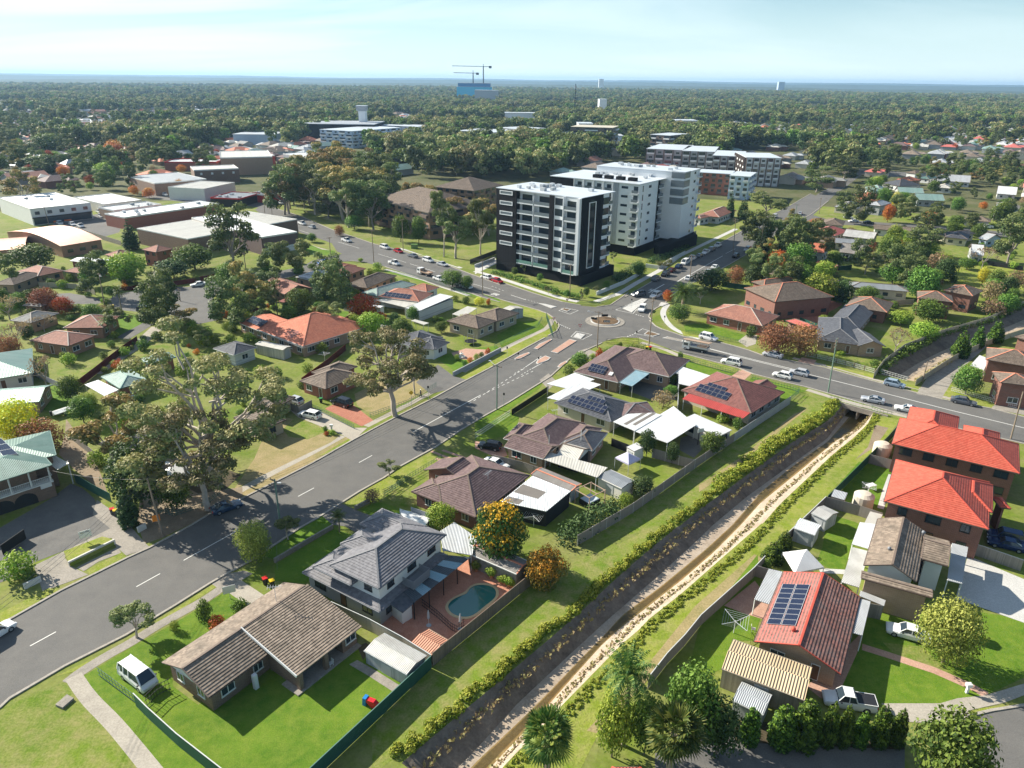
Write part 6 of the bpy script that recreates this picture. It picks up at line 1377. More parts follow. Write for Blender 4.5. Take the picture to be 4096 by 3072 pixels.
for k in range(4):rr_b=RR('m',(1560,970),(1920,955),(1750,930),8.0);AL(T,rr_b.p(rr_b.L*(.15+.24*k),0,5.2)if(-rr_b.v).dot(-rr_b.o)>0 else rr_b.p(rr_b.L*(.15+.24*k),rr_b.W,5.2),(-rr_b.v)if(-rr_b.v).dot(-rr_b.o)>0 else rr_b.v,1.4,1.4,None,MT['frame_white'],1)
T=AQ('red-trimmed flat white-roofed shop with palms behind',RR('m',(1320,905),(1740,905),(1360,880),5.5),5.5,W_['red'],R_['white'],.6,parm=MT['sign_red'])
T=AQ('beige brick apartment block with brown balconies behind the shops',RR('m',(1770,870),(2190,860),(2060,810),11.0),11.0,W_['tan'],R_['cream'],.4)
# apartment blocks
AB('clad_black',(.013,.014,.017),.8,spec=.1);AP('clad_black_ribs',(.016,.016,.019),.35,True,var=.3,rough=.8);AB('panel_white',(.74,.76,.78),.45,.06,.4);AB('panel_grey',(.36,.38,.41),.5);AB('membrane_roof',(.58,.62,.66),.35,.12,.15);AB('glass_green',(.16,.30,.26),.15);AB('glass_grey',(.17,.20,.22),.12);AB('panel_red',(.50,.07,.04),.5);AB('panel_brown',(.16,.12,.10),.6);AB('panel_blue',(.42,.52,.66),.5);AB('panel_cream',(.55,.50,.40),.6)
class CF:
 """one facade: a runs along it, d outwards, z up"""
 def __init__(s,o,u,n,L):s.o=o;s.u=u;s.n=n;s.L=L
 def box(s,mb,a0,a1,d0,d1,z0,z1,mat=None):mb.box(s.o+s.u*a0+s.n*d0+Z0(z0),s.u*(a1-a0),s.n*(d1-d0),(0,0,z1-z0),mat)
def faces(r):
 fs=[CF(r.p(0,0),r.u,-r.v,r.L),CF(r.p(r.L,0),r.v,r.u,r.W),CF(r.p(0,r.W),r.u,r.v,r.L),CF(r.p(0,0),r.v,-r.u,r.W)]
 return[f for f in fs if f.n.dot(-(f.o+f.u*f.L/2))>0]
def BA(t,name,f,a0,a1,d0,d1,z0,z1,mat):m=MB();f.box(m,a0,a1,d0,d1,z0,z1);return m.bd(name,mat,t)
def A9(t,f,a0,a1,z,dep=1.5,sl='panel_white',gl='glass_grey',d0=0):
 m=MB();f.box(m,a0,a1,d0,d0+dep,z-.35,z);b=m.bd('balcony',MT[sl],t)
 m=MB();f.box(m,a0+.05,a1-.05,d0+dep-.08,d0+dep-.03,z,z+1.05);m.bd('balustrade',MT[gl],b);return b
def AX(t,f,a,z,w,h,mat='glass',fr='frame_dark',lod=1):AL(t,f.o+f.u*a+Z0(z),f.n,w,h,MT[fr],MT[mat],lod)
zs=[3.7+3.3*k for k in range(7)]
r=AO(P('k',172,405,27.2),P('k',860,492,27.2),P('k',1117,437,27.2));L=r.L;W=r.W
T=AI('apartment_building','black and white apartment block with stacked balconies, nearest to the roundabout','apartment building',r.p(L/2,W/2,0),math.atan2(r.u.y,r.u.x))
AM(T,'wall',sub(r,0,L*.25,0,W),0,27.2,MT['clad_black_ribs']);AM(T,'wall',sub(r,L*.25,L*.70,1.9,W-.01),3.4,27.0,MT['panel_white']);AM(T,'wall',sub(r,L*.70,L-.0,.0,W*.82),3.45,27.1,MT['panel_white']);AM(T,'wall',sub(r,L*.7,L-1.6,W*.8,W),3.4,27.05,MT['clad_black'])
AM(T,'podium',sub(r,L*.24,L+.8,.5,W+1.0),0,3.4,MT['clad_black']);m=MB();BH(m,[r.p(-.1,-.1,27.4),r.p(L+.1,-.1,27.4),r.p(L+.1,W+.1,27.4),r.p(-.1,W+.1,27.4)],.25);m.bd('roof',MT['membrane_roof'],T)
F=faces(r);FL=[f for f in F if abs(f.n.dot(r.v))>.9][0];FR=[f for f in F if abs(f.n.dot(r.u))>.9][0]
for z in zs[1:]:
 m=MB();
 for a0,a1,z0,z1 in((L*.045,L*.205,z+1.9,z+2.15),(L*.045,L*.205,z+2.95,z+3.2),(L*.045,L*.045+.3,z+2.15,z+2.95),(L*.205-.3,L*.205,z+2.15,z+2.95)):FL.box(m,a0,a1,0,.12,z0,z1)
 m.bd('window_frame',MT['panel_white'],T);BA(T,'window',FL,L*.05+.2,L*.2,-.02,.05,z+2.15,z+2.95,MT['glass_grey'])
FI=CF(FL.o+FL.n*-1.9,FL.u,FL.n,L)
for k,z in enumerate(zs):
 for a0,a1 in((L*.255,L*.448),(L*.462,L*.648)):
  A9(T,FI,a0,a1,z,1.75,gl='glass_green' if k==0 else 'glass_grey');AX(T,FI,a0+(a1-a0)*.45,z+.1,4.2,2.5)
  BA(T,'blade_wall',FI,a1-.1,a1+.1,0,1.7,z,z+2.94,MT['panel_white'])
 AX(T,FL,L*.762,z+.75,L*.11,2.3);A9(T,FL,L*.83,L*.965,z,1.1,gl='glass_green' if k==0 else 'glass_grey');AX(T,FL,L*.895,z+.1,3.4,2.5)
BA(T,'fin',FL,L*.65,L*.70,-.5,.35,3.5,27.1,MT['clad_black_ribs']);BA(T,'corner_frame',FL,L*.972,L+.02,0,1.2,3.6,27.2,MT['panel_white']);BA(T,'corner_frame',FL,L*.818,L*.826,0,1.15,3.6,27.2,MT['panel_white'])
BA(T,'cladding',FR,0,W*.62,.02,.25,3.5,27.25,MT['clad_black']);
for a0,a1,z0,z1 in((W*.20,W*.215,5,25.6),(W*.385,W*.40,5,25.6),(W*.215,W*.385,5,5.2),(W*.215,W*.385,25.4,25.6)):BA(T,'frame_strip',FR,a0,a1,.25,.45,z0,z1,MT['panel_white'])
FRo=CF(FR.o+FR.n*.25,FR.u,FR.n,FR.L)
for z in zs:
 AX(T,FRo,W*.30,z+.6,2.4,2.2);BA(T,'window',FR,W*.64,W*.80,0,.2,z+.5,z+2.6,MT['glass']);A9(T,FR,W*.83,W*.995,z,1.0,d0=-1.6);
AY(T,r,27.4,14,4)
r=AO(P('k',605,310,26),P('k',1325,380,26),P('k',1525,320,26));L=r.L;W=r.W
T=AI('apartment_building','white panelled apartment block with diagonal sunlight across its face, behind the black one','apartment building',r.p(L/2,W/2,0),math.atan2(r.u.y,r.u.x))
AM(T,'wall',sub(r,0,L*.28,0,W),0,26,MT['clad_black']);AM(T,'wall',sub(r,L*.28,L,.6,W*.62),3.4,25.9,MT['panel_white']);AM(T,'wall',sub(r,L*.3,L-2.2,W*.5,W),3.4,25.8,MT['clad_black']);AM(T,'podium',sub(r,L*.27,L-.8,1.2,W),0,3.4,MT['clad_black'])
m=MB();BH(m,[r.p(-.1,-.1,26.2),r.p(L+.1,-.1,26.2),r.p(L+.1,W+.1,26.2),r.p(-.1,W+.1,26.2)],.25);m.bd('roof',MT['membrane_roof'],T)
F=faces(r);FL=[f for f in F if abs(f.n.dot(r.v))>.9][0];FR=[f for f in F if abs(f.n.dot(r.u))>.9][0];FI=CF(FL.o-FL.n*.6,FL.u,FL.n,L)
for k in range(7):
 z=3.6+3.2*k
 for a in(.34,.45,.56,.67):A9(T,FI,L*a-1.5,L*a+1.5,z,.6);AX(T,FI,L*a,z+.1,2.0,2.2)
 AX(T,FI,L*.84,z+1.2,2.8,1.0);A9(T,FI,L*.925,L*.99,z,1.0);AX(T,FI,L*.958,z+.1,1.9,2.3)
 AX(T,FR,W*.12,z+.3,.8,2.3);AX(T,FR,W*.34,z+1.2,2.2,1.1);A9(T,FR,W*.64,W*.96,z,1.4,d0=-2.1)
for a in(.285,.395,.505,.615,.72):BA(T,'blade_wall',FI,L*a-.12,L*a+.12,0,.85,3.5,25.9,MT['panel_white'])
BA(T,'screen',FI,L*.735,L*.775,0,.3,3.6,25.8,MT['panel_grey']);BA(T,'cladding',FR,W*.6,W*.635,-2.1,.1,3.4,26,MT['clad_black'])
for k in range(4):
 m=MB();p=r.p(L*(.45+.13*k),W*.25);m.cbox((p.x,p.y,26.8),3.0,2.2,1.2,rot=T.rotation_euler.z);m.bd('plant_enclosure',MT['clad_black'],T)
AY(T,sub(r,L*.2,L,W*.3,W),26.2,12,9)
r=AO(P('k',980,232,28.5),P('k',1690,288,28.5),P('k',1815,256,28.5));L=r.L;W=r.W
T=AI('apartment_building','tall white apartment block with glazed corner and a black lower wing, farthest of the trio','apartment building',r.p(L/2,W/2,0),math.atan2(r.u.y,r.u.x))
AM(T,'wall',r,3.4,28.5,MT['panel_white']);m=MB();BH(m,[r.p(-.1,-.1,28.8),r.p(L+.1,-.1,28.8),r.p(L+.1,W+.1,28.8),r.p(-.1,W+.1,28.8)],.25);m.bd('roof',MT['membrane_roof'],T);AM(T,'podium',sub(r,1,L-1,1,W-1),0,3.4,MT['clad_black'])
F=faces(r);FL=[f for f in F if abs(f.n.dot(r.v))>.9][0];FR=[f for f in F if abs(f.n.dot(r.u))>.9][0]
rb=AO(P('U',2649,818,13.5),P('U',2729,825,13.5),P('U',2762,815,13.5));AM(T,'lower_wing',sub(rb,-9,rb.L,0,rb.W+2),0,13.5,MT['clad_black_ribs']);fb=[f for f in faces(rb)if abs(f.n.dot(rb.v))>.9][0]
for k in range(3):
 z=4.6+3.2*k;BA(T,'window_frame',fb,rb.L*.08,rb.L*.52,0,.15,z-.25,z+1.35,MT['panel_white']);BA(T,'window',fb,rb.L*.08+.25,rb.L*.52-.25,.15,.2,z,z+1.1,MT['glass'])
for k in range(8):
 z=3.6+3.2*k
 if k>3:BA(T,'corner_glazing',FL,L*.86,L+.05,0,.1,z+.5,z+2.9,MT['glass_grey']);BA(T,'corner_glazing',FR,0.11,W*.35,0,.1,z+.5,z+2.9,MT['glass_grey'])
 AX(T,FR,W*.68,z+1.1,2.0,1.1);A9(T,FR,W*.85,W*1.0,z,1.2)
AY(T,r,28.7,12,12)
q=[P('U',2618,970,4.0),P('U',2775,925,4.0),P('U',2790,940,4.0),P('U',2640,990,4.0)]
T=AI('podium_wing','low black podium with roof garden beside the tree-lined street','building',tuple(flat(q[0])));m=MB();m.prism(q,0,4.0);m.bd('wall',MT['clad_black'],T)
def BM(label,r,h,n,wall,roof='membrane_roof',bal='panel_white',cols=4,div=None,gl='glass',hip=None,z1=1.0,lod=1,group=None,top=None,name='apartment_building'):
 t=AI(name,label,'apartment building',r.p(r.L/2,r.W/2,0),math.atan2(r.u.y,r.u.x),group);AM(t,'wall',r,0,h,MT[wall]if isinstance(wall,str)else wall)
 m=MB()
 if hip:BJ(m,None,r.grow(.8),'hip',h,hip,top,th=.3,soff=MT['fascia'])
 else:BH(m,[r.p(-.3,-.3,h+.3),r.p(r.L+.3,-.3,h+.3),r.p(r.L+.3,r.W+.3,h+.3),r.p(-.3,r.W+.3,h+.3)],.35,MT[roof])
 m.bd('roof',top or MT[roof],t);fl=(h-z1)/n
 for f in faces(r):
  c=max(1,round(cols*f.L/r.L))
  for k in range(n):
   for j in range(c):
    a0=f.L*j/c+.5;a1=f.L*(j+1)/c-.5
    if(j+k)%2==0 or bal is None:AX(t,f,(a0+a1)/2,z1+fl*k+.8,min(2.6,(a1-a0)*.6),1.4,gl)
    else:BA(t,'balcony',f,a0,a1,0,1.1,z1+fl*k,z1+fl*k+1.1,MT[bal]);BA(t,'window',f,a0+.2,a1-.2,0,.06,z1+fl*k+1.1,z1+fl*k+fl-.3,MT[gl])
   if div:
    for j in range(c+1):
     if k==0:BA(t,'blade_wall',f,max(0,f.L*j/c-.25),f.L*j/c+.25,0,1.3,0,h+.1,MT[div])
 return t
bw=BO('brick_flats',(.36,.21,.135),(.30,.17,.11),(.35,.28,.22))
BM('brown brick walk-up flats with a large brown hip roof beside the black apartment block',RR('j',(1700,195),(2000,226),(2190,178),11.5),11.5,4,bw,bal='panel_brown',cols=5,hip=20,top=R_['brown'])
BM('brown brick walk-up flats mostly hidden by gum trees along the north-west street',RR('j',(1190,290),(1640,400),(1900,300),11),11,4,bw,bal='panel_brown',cols=7,hip=20,top=R_['brown'])
BM('dark brown and white block with stacked white balconies and a tan flat roof',AO(P('o',570,618,22),P('o',905,628,22),P('o',1030,615,22)),22,7,'panel_brown',cols=3,roof='panel_cream')
BM('low dark block with rooftop terrace behind the large gum',AO(P('o',1210,680,15),P('o',1370,690,15),P('o',1445,672,15)),15,4,'panel_brown',cols=3)
gr_='row of grey and white flats with dark dividers'
for i_,(A,B,C,h,lb)in enumerate((((1180,795),(1468,808),(1500,800),15,'leftmost of the four grey and white terraced flats'),((1468,812),(1725,822),(1745,812),15,'second from the left of the four grey and white terraced flats'),((1715,850),(1960,860),(1985,850),15,'third from the left of the four grey and white terraced flats'))):
 BM(lb,AO(P('o',*A,h),P('o',*B,h),P('o',B[0]+60,B[1]-40,h)),h,4,'panel_grey',cols=4,div='panel_brown',group=gr_)
BM('rightmost and tallest of the four grey and white terraced flats, with rooftop garden',AO(P('l',-20,62,17),P('l',262,68,17),P('l',362,32,17)),17,5,'panel_white',cols=5,div='panel_brown',group=gr_)
T=BM('red brick and white flats with a pale flat roof and one red balcony stack',AO(P('o',1590,985,12),P('o',1860,1000,12),P('o',2060,985,12)),12,4,W_['red'],bal='panel_brown',cols=5)
BM('light blue-grey flats between the red brick block and the terraced flats',AO(P('o',1850,1012,12.5),P('o',2010,1022,12.5),P('o',2130,992,12.5)),12.5,4,'panel_blue',cols=3)
for i_,(A,B,C,h,nf,wl_,lb)in enumerate((((560,640),(820,655),(960,612),15,5,'panel_blue','pale blue block of flats with yellow-brown balcony edge, at the left of its group'),((1110,600),(1420,612),(1500,625),14,4,'panel_white','white and blue block of flats with a low-pitched white roof'),((885,690),(1060,712),(1200,700),8,2,'panel_white','low white stepped flats in front of the pale blue block'),((1660,650),(1960,665),(2010,640),12,4,'panel_brown','brown block of flats with white penthouse level'),((1990,625),(2180,640),(2240,620),13,4,'panel_cream','cream block of flats to the right of the brown one with white penthouse'))):
 BM(lb,AO(P('n',*A,h),P('n',*B,h),P('n',*C,h)),h,nf,wl_,cols=5)
AQ('white-roofed commercial building with grey walls at the left of the park trees',AO(P('n',265,835,9),P('n',440,865,9),P('n',700,840,9)),9,MT['panel_grey'],R_['white'],.3);AQ('long red-edged white-roofed retail building behind the shops',AO(P('n',-10,860,7),P('n',200,850,7),P('n',480,800,7)),7,MT['panel_red'],R_['white'],.4);AQ('small flat white building among the gums',AO(P('n',1430,720,6),P('n',1640,735,6),P('n',1650,712,6)),6,MT['panel_white'],R_['white'],.3)
def A7(label,u0,u1,D,h,dep,mat,roof=None,cat='building',z0=0,name='building',root=None,pn='wall',group=None):
 """a block seen at picture columns u0..u1, D metres away"""
 s_=D/FPX;x0=(u0-2048)*s_*1.02;x1=(u1-2048)*s_*1.02;y=D
 if root is None:root=AI(name,label,cat,((x0+x1)/2,y,0),0,group)
 m=MB();m.box((x0,y,z0),(x1-x0,0,0),(0,dep,0),(0,0,h-z0));m.bd(pn,MT[mat]if isinstance(mat,str)else mat,root)
 m=MB();m.box((x0-.5,y-.5,h),(x1-x0+1,0,0),(0,dep+1,0),(0,0,.6));m.bd('roof',MT[roof or 'membrane_roof'],root);return root,x0,x1
t,x0,x1=A7('long dark grey shopping centre with a black roof deck among the trees',1262,1527,760,17,60,'clad_black','panel_grey')
A7('pale stepped shopping centre wing to the right of the dark one',1527,1700,800,13,40,'panel_white',name='building');A7('low pale shopping centre wing with curved roof at the left of the dark one',1000,1150,720,9,50,'panel_blue')
t,a,b=A7('white square tower with a dark sign box on top above the shopping centre',1472,1497,800,28,10,'panel_white',cat='tower',name='tower');A7('',1465,1500,800,33,11,'panel_grey',root=t,z0=28.7,pn='sign_box')
t,a,b=A7('high-rise under construction wrapped in bright blue scaffold sheeting',1835,1962,2500,38,60,AB('wrap_blue',(.02,.50,.78),.6),'panel_blue',cat='high-rise',name='high_rise');A7('',1840,1956,2500,49,50,AB('wrap_deep_blue',(.0,.17,.45),.6),'panel_grey',root=t,z0=38.7,pn='upper_scaffold')
A7('flat-roofed pale building in front of the blue-wrapped high-rise',1900,1985,2200,32,50,'panel_grey')
for(uc,H_,j0,j1,lb)in((1932,100,1820,1960,'taller tower crane with its jib to the left over the blue high-rise'),(1895,80,1825,1914,'shorter tower crane with its jib to the left over the blue high-rise')):
 s_=2520/FPX*1.02;x=(uc-2048)*s_;t=AI('tower_crane',lb,'tower crane',(x,2520,0),0,'tower cranes over the blue high-rise')
 m=MB();m.bar((x,2520,0),(x,2520,H_),3.2);m.bd('mast',MT['clad_black'],t);m=MB();m.bar(((j0-2048)*s_,2520,H_),((j1-2048)*s_,2520,H_-1),1.8,h=2.2);m.bar((x,2520,H_),(x,2520,H_+7),2.2);m.bd('jib',MT['panel_white'],t)
 m=MB();m.cbox(((j1-2048)*s_-3,2520,H_-2.5),9,4,7);m.bd('counterweight',MT['clad_black'],t)
for(a,b,D,h,mt,lb)in((2349,2366,5200,72,'panel_white','pale distant tower on the horizon ridge, left of centre'),(2998,3020,4300,66,'panel_blue','blue-grey distant tower block on the horizon at the right'),(2355,2382,1500,27,'panel_white','small white building in the forest'),(2283,2335,900,13,'panel_white','curved white pavilion among the trees'),(2640,2720,980,14,'panel_cream','grey and cream school building among the trees'),(2010,2120,1150,14,'panel_white','distant white commercial sheds left of the centre'),(2315,2450,760,9,'panel_blue','low white and teal shopping strip among the gums'),(2190,2275,780,9,'panel_white','long white low building with blue windows among the gums')):
 A7(lb,a,b,D,h,30 if D<2000 else 25,mt)
t=AI('radio_mast','thin radio mast standing above the trees','mast',((2270-2048)*1400/FPX,1400,0));m=MB();m.bar(((2270-2048)*1400/FPX,1400,0),((2270-2048)*1400/FPX,1400,55),1.0);m.bd('pole',MT['clad_black'],t);m=MB();m.cbox(((2270-2048)*1400/FPX,1400,49),3,3,5);m.bd('antenna_cluster',MT['panel_grey'],t)
# houses to the right and beyond
def hs(lb,t,A,B,D,roof,wall,e=2.7,typ='hip',pitch=22,**k):
 ex=k.pop('extra',[]);return AE(lb,[(RR(t,A,B,D,e),typ)]+[(RR(t,*x[:3],e),x[3]if len(x)>3 else 'hip')for x in ex],W_[wall]if isinstance(wall,str)else wall,R_[roof],e=e,pitch=pitch,lod=k.pop('lod',1),cap=k.pop('cap',MT['cap_brown']),**k)
hs('long red brick house with brown tiled hip roof opposite the flatbed truck','h',(40,92),(430,178),(580,115),'terra','red',2.8,cap=MT['cap_pale'],lod=0)
hs('brick house with charcoal tiled roofs and a white-trimmed front gable','h',(800,270),(1105,310),(1250,170),'char','tan',2.8,lod=0,extra=[((870,160),(1090,200),(1180,60)),((985,225),(1085,312),(1150,220),'gable')],cap=MT['cap_grey'])
hs('dark brown hip-roofed house behind the charcoal-roofed one','h',(1000,40),(1280,85),(1330,20),'brown','dkred',3.4,cap=MT['cap_orange'])
hs('small house with faded red tiled roof behind the rust-coloured bush','h',(590,140),(760,200),(800,180),'pink','tan',2.7)
hs('two-storey dark brick townhouse row with brown tiled roofs and orange ridge lines','l',(-40,1110),(210,1222),(415,1075),'brown','dkred',5.4,cap=MT['cap_orange'],extra=[((20,1060),(120,1095),(300,1020))])
hs('pale rendered house with wide light grey sheet hip roof','l',(815,1100),(1290,1140),(1345,1105),'greym','cream',3.0,pitch=18)
hs('two-storey dark brick house with brown tiles at the left of the pair above the canal','l',(1355,1190),(1640,1225),(1720,1180),'brown','dkred',5.2,cap=MT['cap_orange']);hs('two-storey dark brick house with brown tiles at the right of the pair above the canal','l',(1565,1130),(1800,1175),(1885,1130),'brown','dkred',5.2,cap=MT['cap_orange'])
hs('house with weathered brown tiled hip roof behind the round tree','l',(520,1060),(690,1085),(745,1050),'worn','grey',2.8);hs('mottled grey-brown tiled roof between the conifer and the round tree','l',(90,985),(240,1010),(300,960),'worn','grey',2.8)
hs('white weatherboard house with red-brown tiled gable roof','l',(290,790),(600,830),(625,785),'orange','wb',3.6,'gable',cap=MT['cap_orange'])
hs('small white cottage with grey corrugated gable roof and two windows','l',(722,820),(935,845),(950,795),'fibro','wb',2.9,'gable');hs('cream shed-like house with grey roof beside the white cottage','l',(690,745),(870,760),(880,735),'greym','wbc',2.6,'gable')
hs('house with bright red tiled hip roof and white porch','l',(485,660),(700,690),(725,640),'pink','wbc',2.9);hs('low house with dark brown hip roof near the red one','l',(480,720),(630,745),(655,700),'brown','wbc',2.8);hs('white weatherboard house with brown-grey hip roof beside the side road','l',(585,595),(755,610),(800,575),'brown','wb',3.0)
hs('long low cottage with weathered tiled roof along the side road','l',(1005,635),(1330,660),(1350,640),'worn','wb',2.8,'gable');hs('flat white-roofed bungalow with grey carport','l',(750,690),(1000,720),(1060,690),'whiteold','wbg',2.8,'gable')
hs('cream weatherboard house with charcoal tiled roof and two front windows','l',(1575,700),(1760,720),(1810,685),'char','wbc',3.0,lod=1,extra=[((1500,672),(1580,690),(1720,650))]);hs('house with grey-brown hip roof beside the far tree','l',(1730,560),(1940,580),(1960,560),'worn','grey',2.8)
hs('white shed with gabled roof on the lawn behind the cream house','l',(1785,840),(1890,850),(1925,800),'white','wbg',3.2,'gable',cat='shed',name='large_shed');hs('silver-roofed shed with solar panel beside the big tree','l',(1840,710),(1915,725),(1935,690),'galv','wbb',3.0,'gable',cat='shed',name='large_shed')
hs('pale yellow cottage with light grey hip roof on the street corner','l',(680,455),(870,475),(915,440),'galv','wbc',3.0);hs('two-storey pale house with light grey roof behind the corner cottage','l',(935,435),(1060,450),(1100,420),'galv','wbg',4.8);hs('red brick house with mottled orange-red tiled roof','l',(895,400),(1090,410),(1120,370),'orange','red',3.0)
hs('house with pale green roof behind the orange-red one','l',(960,340),(1140,350),(1170,310),'greenl','wb',3.0);hs('house with dark charcoal roof on the far street','l',(1065,265),(1210,290),(1250,260),'char','wb',3.0);hs('house with terracotta roof on the far street','l',(1180,235),(1300,250),(1330,235),'orange','tan',3.0);hs('two-storey house with small brown pyramid roof on the far street','l',(1260,180),(1340,190),(1365,175),'brown','wb',5.0)
hs('long pale green-roofed shed row behind the yellow tree','l',(1200,340),(1410,350),(1420,330),'greenl','wbg',3.0,'gable');hs('long low factory-like house with green roof edge','l',(1350,400),(1580,410),(1600,385),'greenl','wbg',3.4,'gable');hs('carport-sized dark green roof at the far right street','l',(1350,225),(1450,235),(1470,215),'greenm','wb',2.8)
hs('long white-roofed house among the far right trees','l',(1510,245),(1780,262),(1790,240),'galv','wb',3.0,'gable');hs('house with beige hip roof at the far right','l',(1500,300),(1630,310),(1640,290),'cream','wb',3.0);hs('white-roofed long shed at the right edge','l',(1990,350),(2150,362),(2160,335),'white','wb',3.0,'gable');hs('grey hip-roofed house with solar panels at the right edge','l',(2060,470),(2230,480),(2250,440),'grey','wbb',3.0);hs('grey skillion-roofed house left of the solar one at the right edge','l',(1965,510),(2080,520),(2090,480),'grey','wb',3.0)
hs('small red-roofed brick outbuilding by the green lawn','l',(535,905),(690,945),(710,930),'pink','red',2.8,'gable');hs('house with brown and white tiled gable behind the dark conifers','t',(465,95),(600,110),(655,60),'terra','wb',3.2,cap=MT['cap_pale'],extra=[((430,110),(480,118),(510,100))])
hs('brown brick house with solar panels at the right edge beyond the cross street','h',(1955,405),(2330,470),(2300,380),'brown','dkred',5.2,lod=0,cap=MT['cap_orange'],extra=[((2050,560),(2300,590),(2280,520))])
AG('white striped awning beside the brown brick house at the right edge','h',Q('1845 445 1940 475 1975 400 1910 375'),2.6,R_['white'],cat='awning',name='awning');hs('dark-tiled roof at the very right edge beyond the conifers','h',(2150,250),(2330,300),(2330,200),'brown','dkred',5.0)
# vegetation
def CC(p):
 d=p-Z0(DK);z=d.dot(f_);return V3((2048+d.dot(rx)*FPX/z,1536-d.dot(ux)*FPX/z,z))
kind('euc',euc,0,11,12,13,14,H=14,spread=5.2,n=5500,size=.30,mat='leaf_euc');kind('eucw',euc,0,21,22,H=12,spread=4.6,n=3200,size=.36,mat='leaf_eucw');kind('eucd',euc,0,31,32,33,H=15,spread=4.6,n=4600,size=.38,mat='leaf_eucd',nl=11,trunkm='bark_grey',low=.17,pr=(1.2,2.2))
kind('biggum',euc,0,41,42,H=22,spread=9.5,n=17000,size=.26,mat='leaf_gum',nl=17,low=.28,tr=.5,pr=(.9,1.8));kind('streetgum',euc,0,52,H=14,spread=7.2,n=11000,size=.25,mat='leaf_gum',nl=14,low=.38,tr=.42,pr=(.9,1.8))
kind('green',AR,0,61,62,63,H=8,W=7,n=3600,size=.34,mat='leaf_green');kind('bright',AR,0,64,65,H=7,W=6.5,n=3200,size=.32,mat='leaf_bright');kind('dark',AR,0,66,67,H=7,W=5.5,n=3000,size=.30,mat='leaf_dark')
kind('mixed',AR,0,68,H=7,W=8,n=9000,size=.26,mat='leaf_mixed',base=.03,lumps=34,pr=(.14,.26));kind('creeper',AR,0,99,H=5,W=8,n=5000,size=.24,mat='leaf_creeper',base=.0,lumps=26,pr=(.10,.24));kind('orange',AR,0,69,70,H=6,W=6,n=2600,size=.30,mat='leaf_orange');kind('red',AR,0,71,H=6,W=6,n=2400,size=.32,mat='leaf_red');kind('yellow',AR,0,72,73,H=6,W=6,n=2600,size=.30,mat='leaf_yellow');kind('rust',AR,0,74,75,H=6,W=7,n=3000,size=.28,mat='leaf_rust',base=.1);kind('dry',AR,0,76,H=4,W=4,n=900,size=.24,mat='leaf_dry')
kind('willow',AR,0,77,H=7,W=8,n=7500,size=.26,mat='leaf_willow',lumps=34);kind('bush',AR,0,78,79,H=2,W=2.4,n=800,size=.20,mat='leaf_green',base=.0,lumps=14,pr=(.26,.36));kind('bushb',AR,0,80,H=2,W=2.4,n=800,size=.20,mat='leaf_bright',base=.0,lumps=14,pr=(.26,.36));kind('busho',AR,0,81,H=2,W=2.2,n=700,size=.2,mat='leaf_orange',base=.0,lumps=12,pr=(.26,.36))
kind('cypress',CK,0,82,83,84,H=5,W=2.6,n=3800,size=.20,mat='leaf_cypress',blunt=.38);kind('column',CK,0,85,86,H=9,W=2.6,n=3000,size=.24,mat='leaf_dark',blunt=.5);kind('conifer',CK,0,87,88,H=7,W=3.6,n=3000,size=.26,mat='leaf_cypress',blunt=.6);kind('pine',CK,0,89,H=18,W=7,n=6000,size=.34,mat='leaf_pine',layers=18,blunt=.9,tiers=True)
kind('palm',CG,0,90,91,H=6,n=30,fl=2.9);kind('phoenix',CG,0,92,H=5,n=70,fl=4.2,tr=.4,droop=.9,wide=.26);kind('fanpalm',CG,0,93,94,H=6,n=44,fl=2.3,fan=True,tr=.25);kind('bigpalm',CG,0,95,H=8,n=44,fl=3.9,tr=.22,droop=1.1,wide=.3);kind('bare',DW,0,96,97,98,H=5,W=4)
WD={}
for k_,l_ in BB.items():
 me=l_[0][1];xs=[v.co.x for v in me.vertices];ys=[v.co.y for v in me.vertices];zs_=[v.co.z for v in me.vertices]
 WD[k_]=((max(xs)-min(xs)+max(ys)-min(ys))/2/l_[0][2],max(zs_)/l_[0][2])
def TR(k,t,bx,by,ty,w,label,cat='tree',name='tree',group=None,sh=False):
 b=P(t,bx,by);o=TL[t];topy=o[1]+ty*o[2];lo,hi=0.2,60
 for _ in range(30):
  m=(lo+hi)/2
  if CC(b+Z0(m)).y>topy:lo=m
  else:hi=m
 H=lo/WD[k][1];wm=w*o[2]*CC(b+Z0(lo/2)).z/FPX;wf=max(.5,min(2.4,wm/(H*WD[k][0])))
 return(C7 if sh else DN)(k,b,H,label,name=name,cat=cat,group=group,wf=wf)
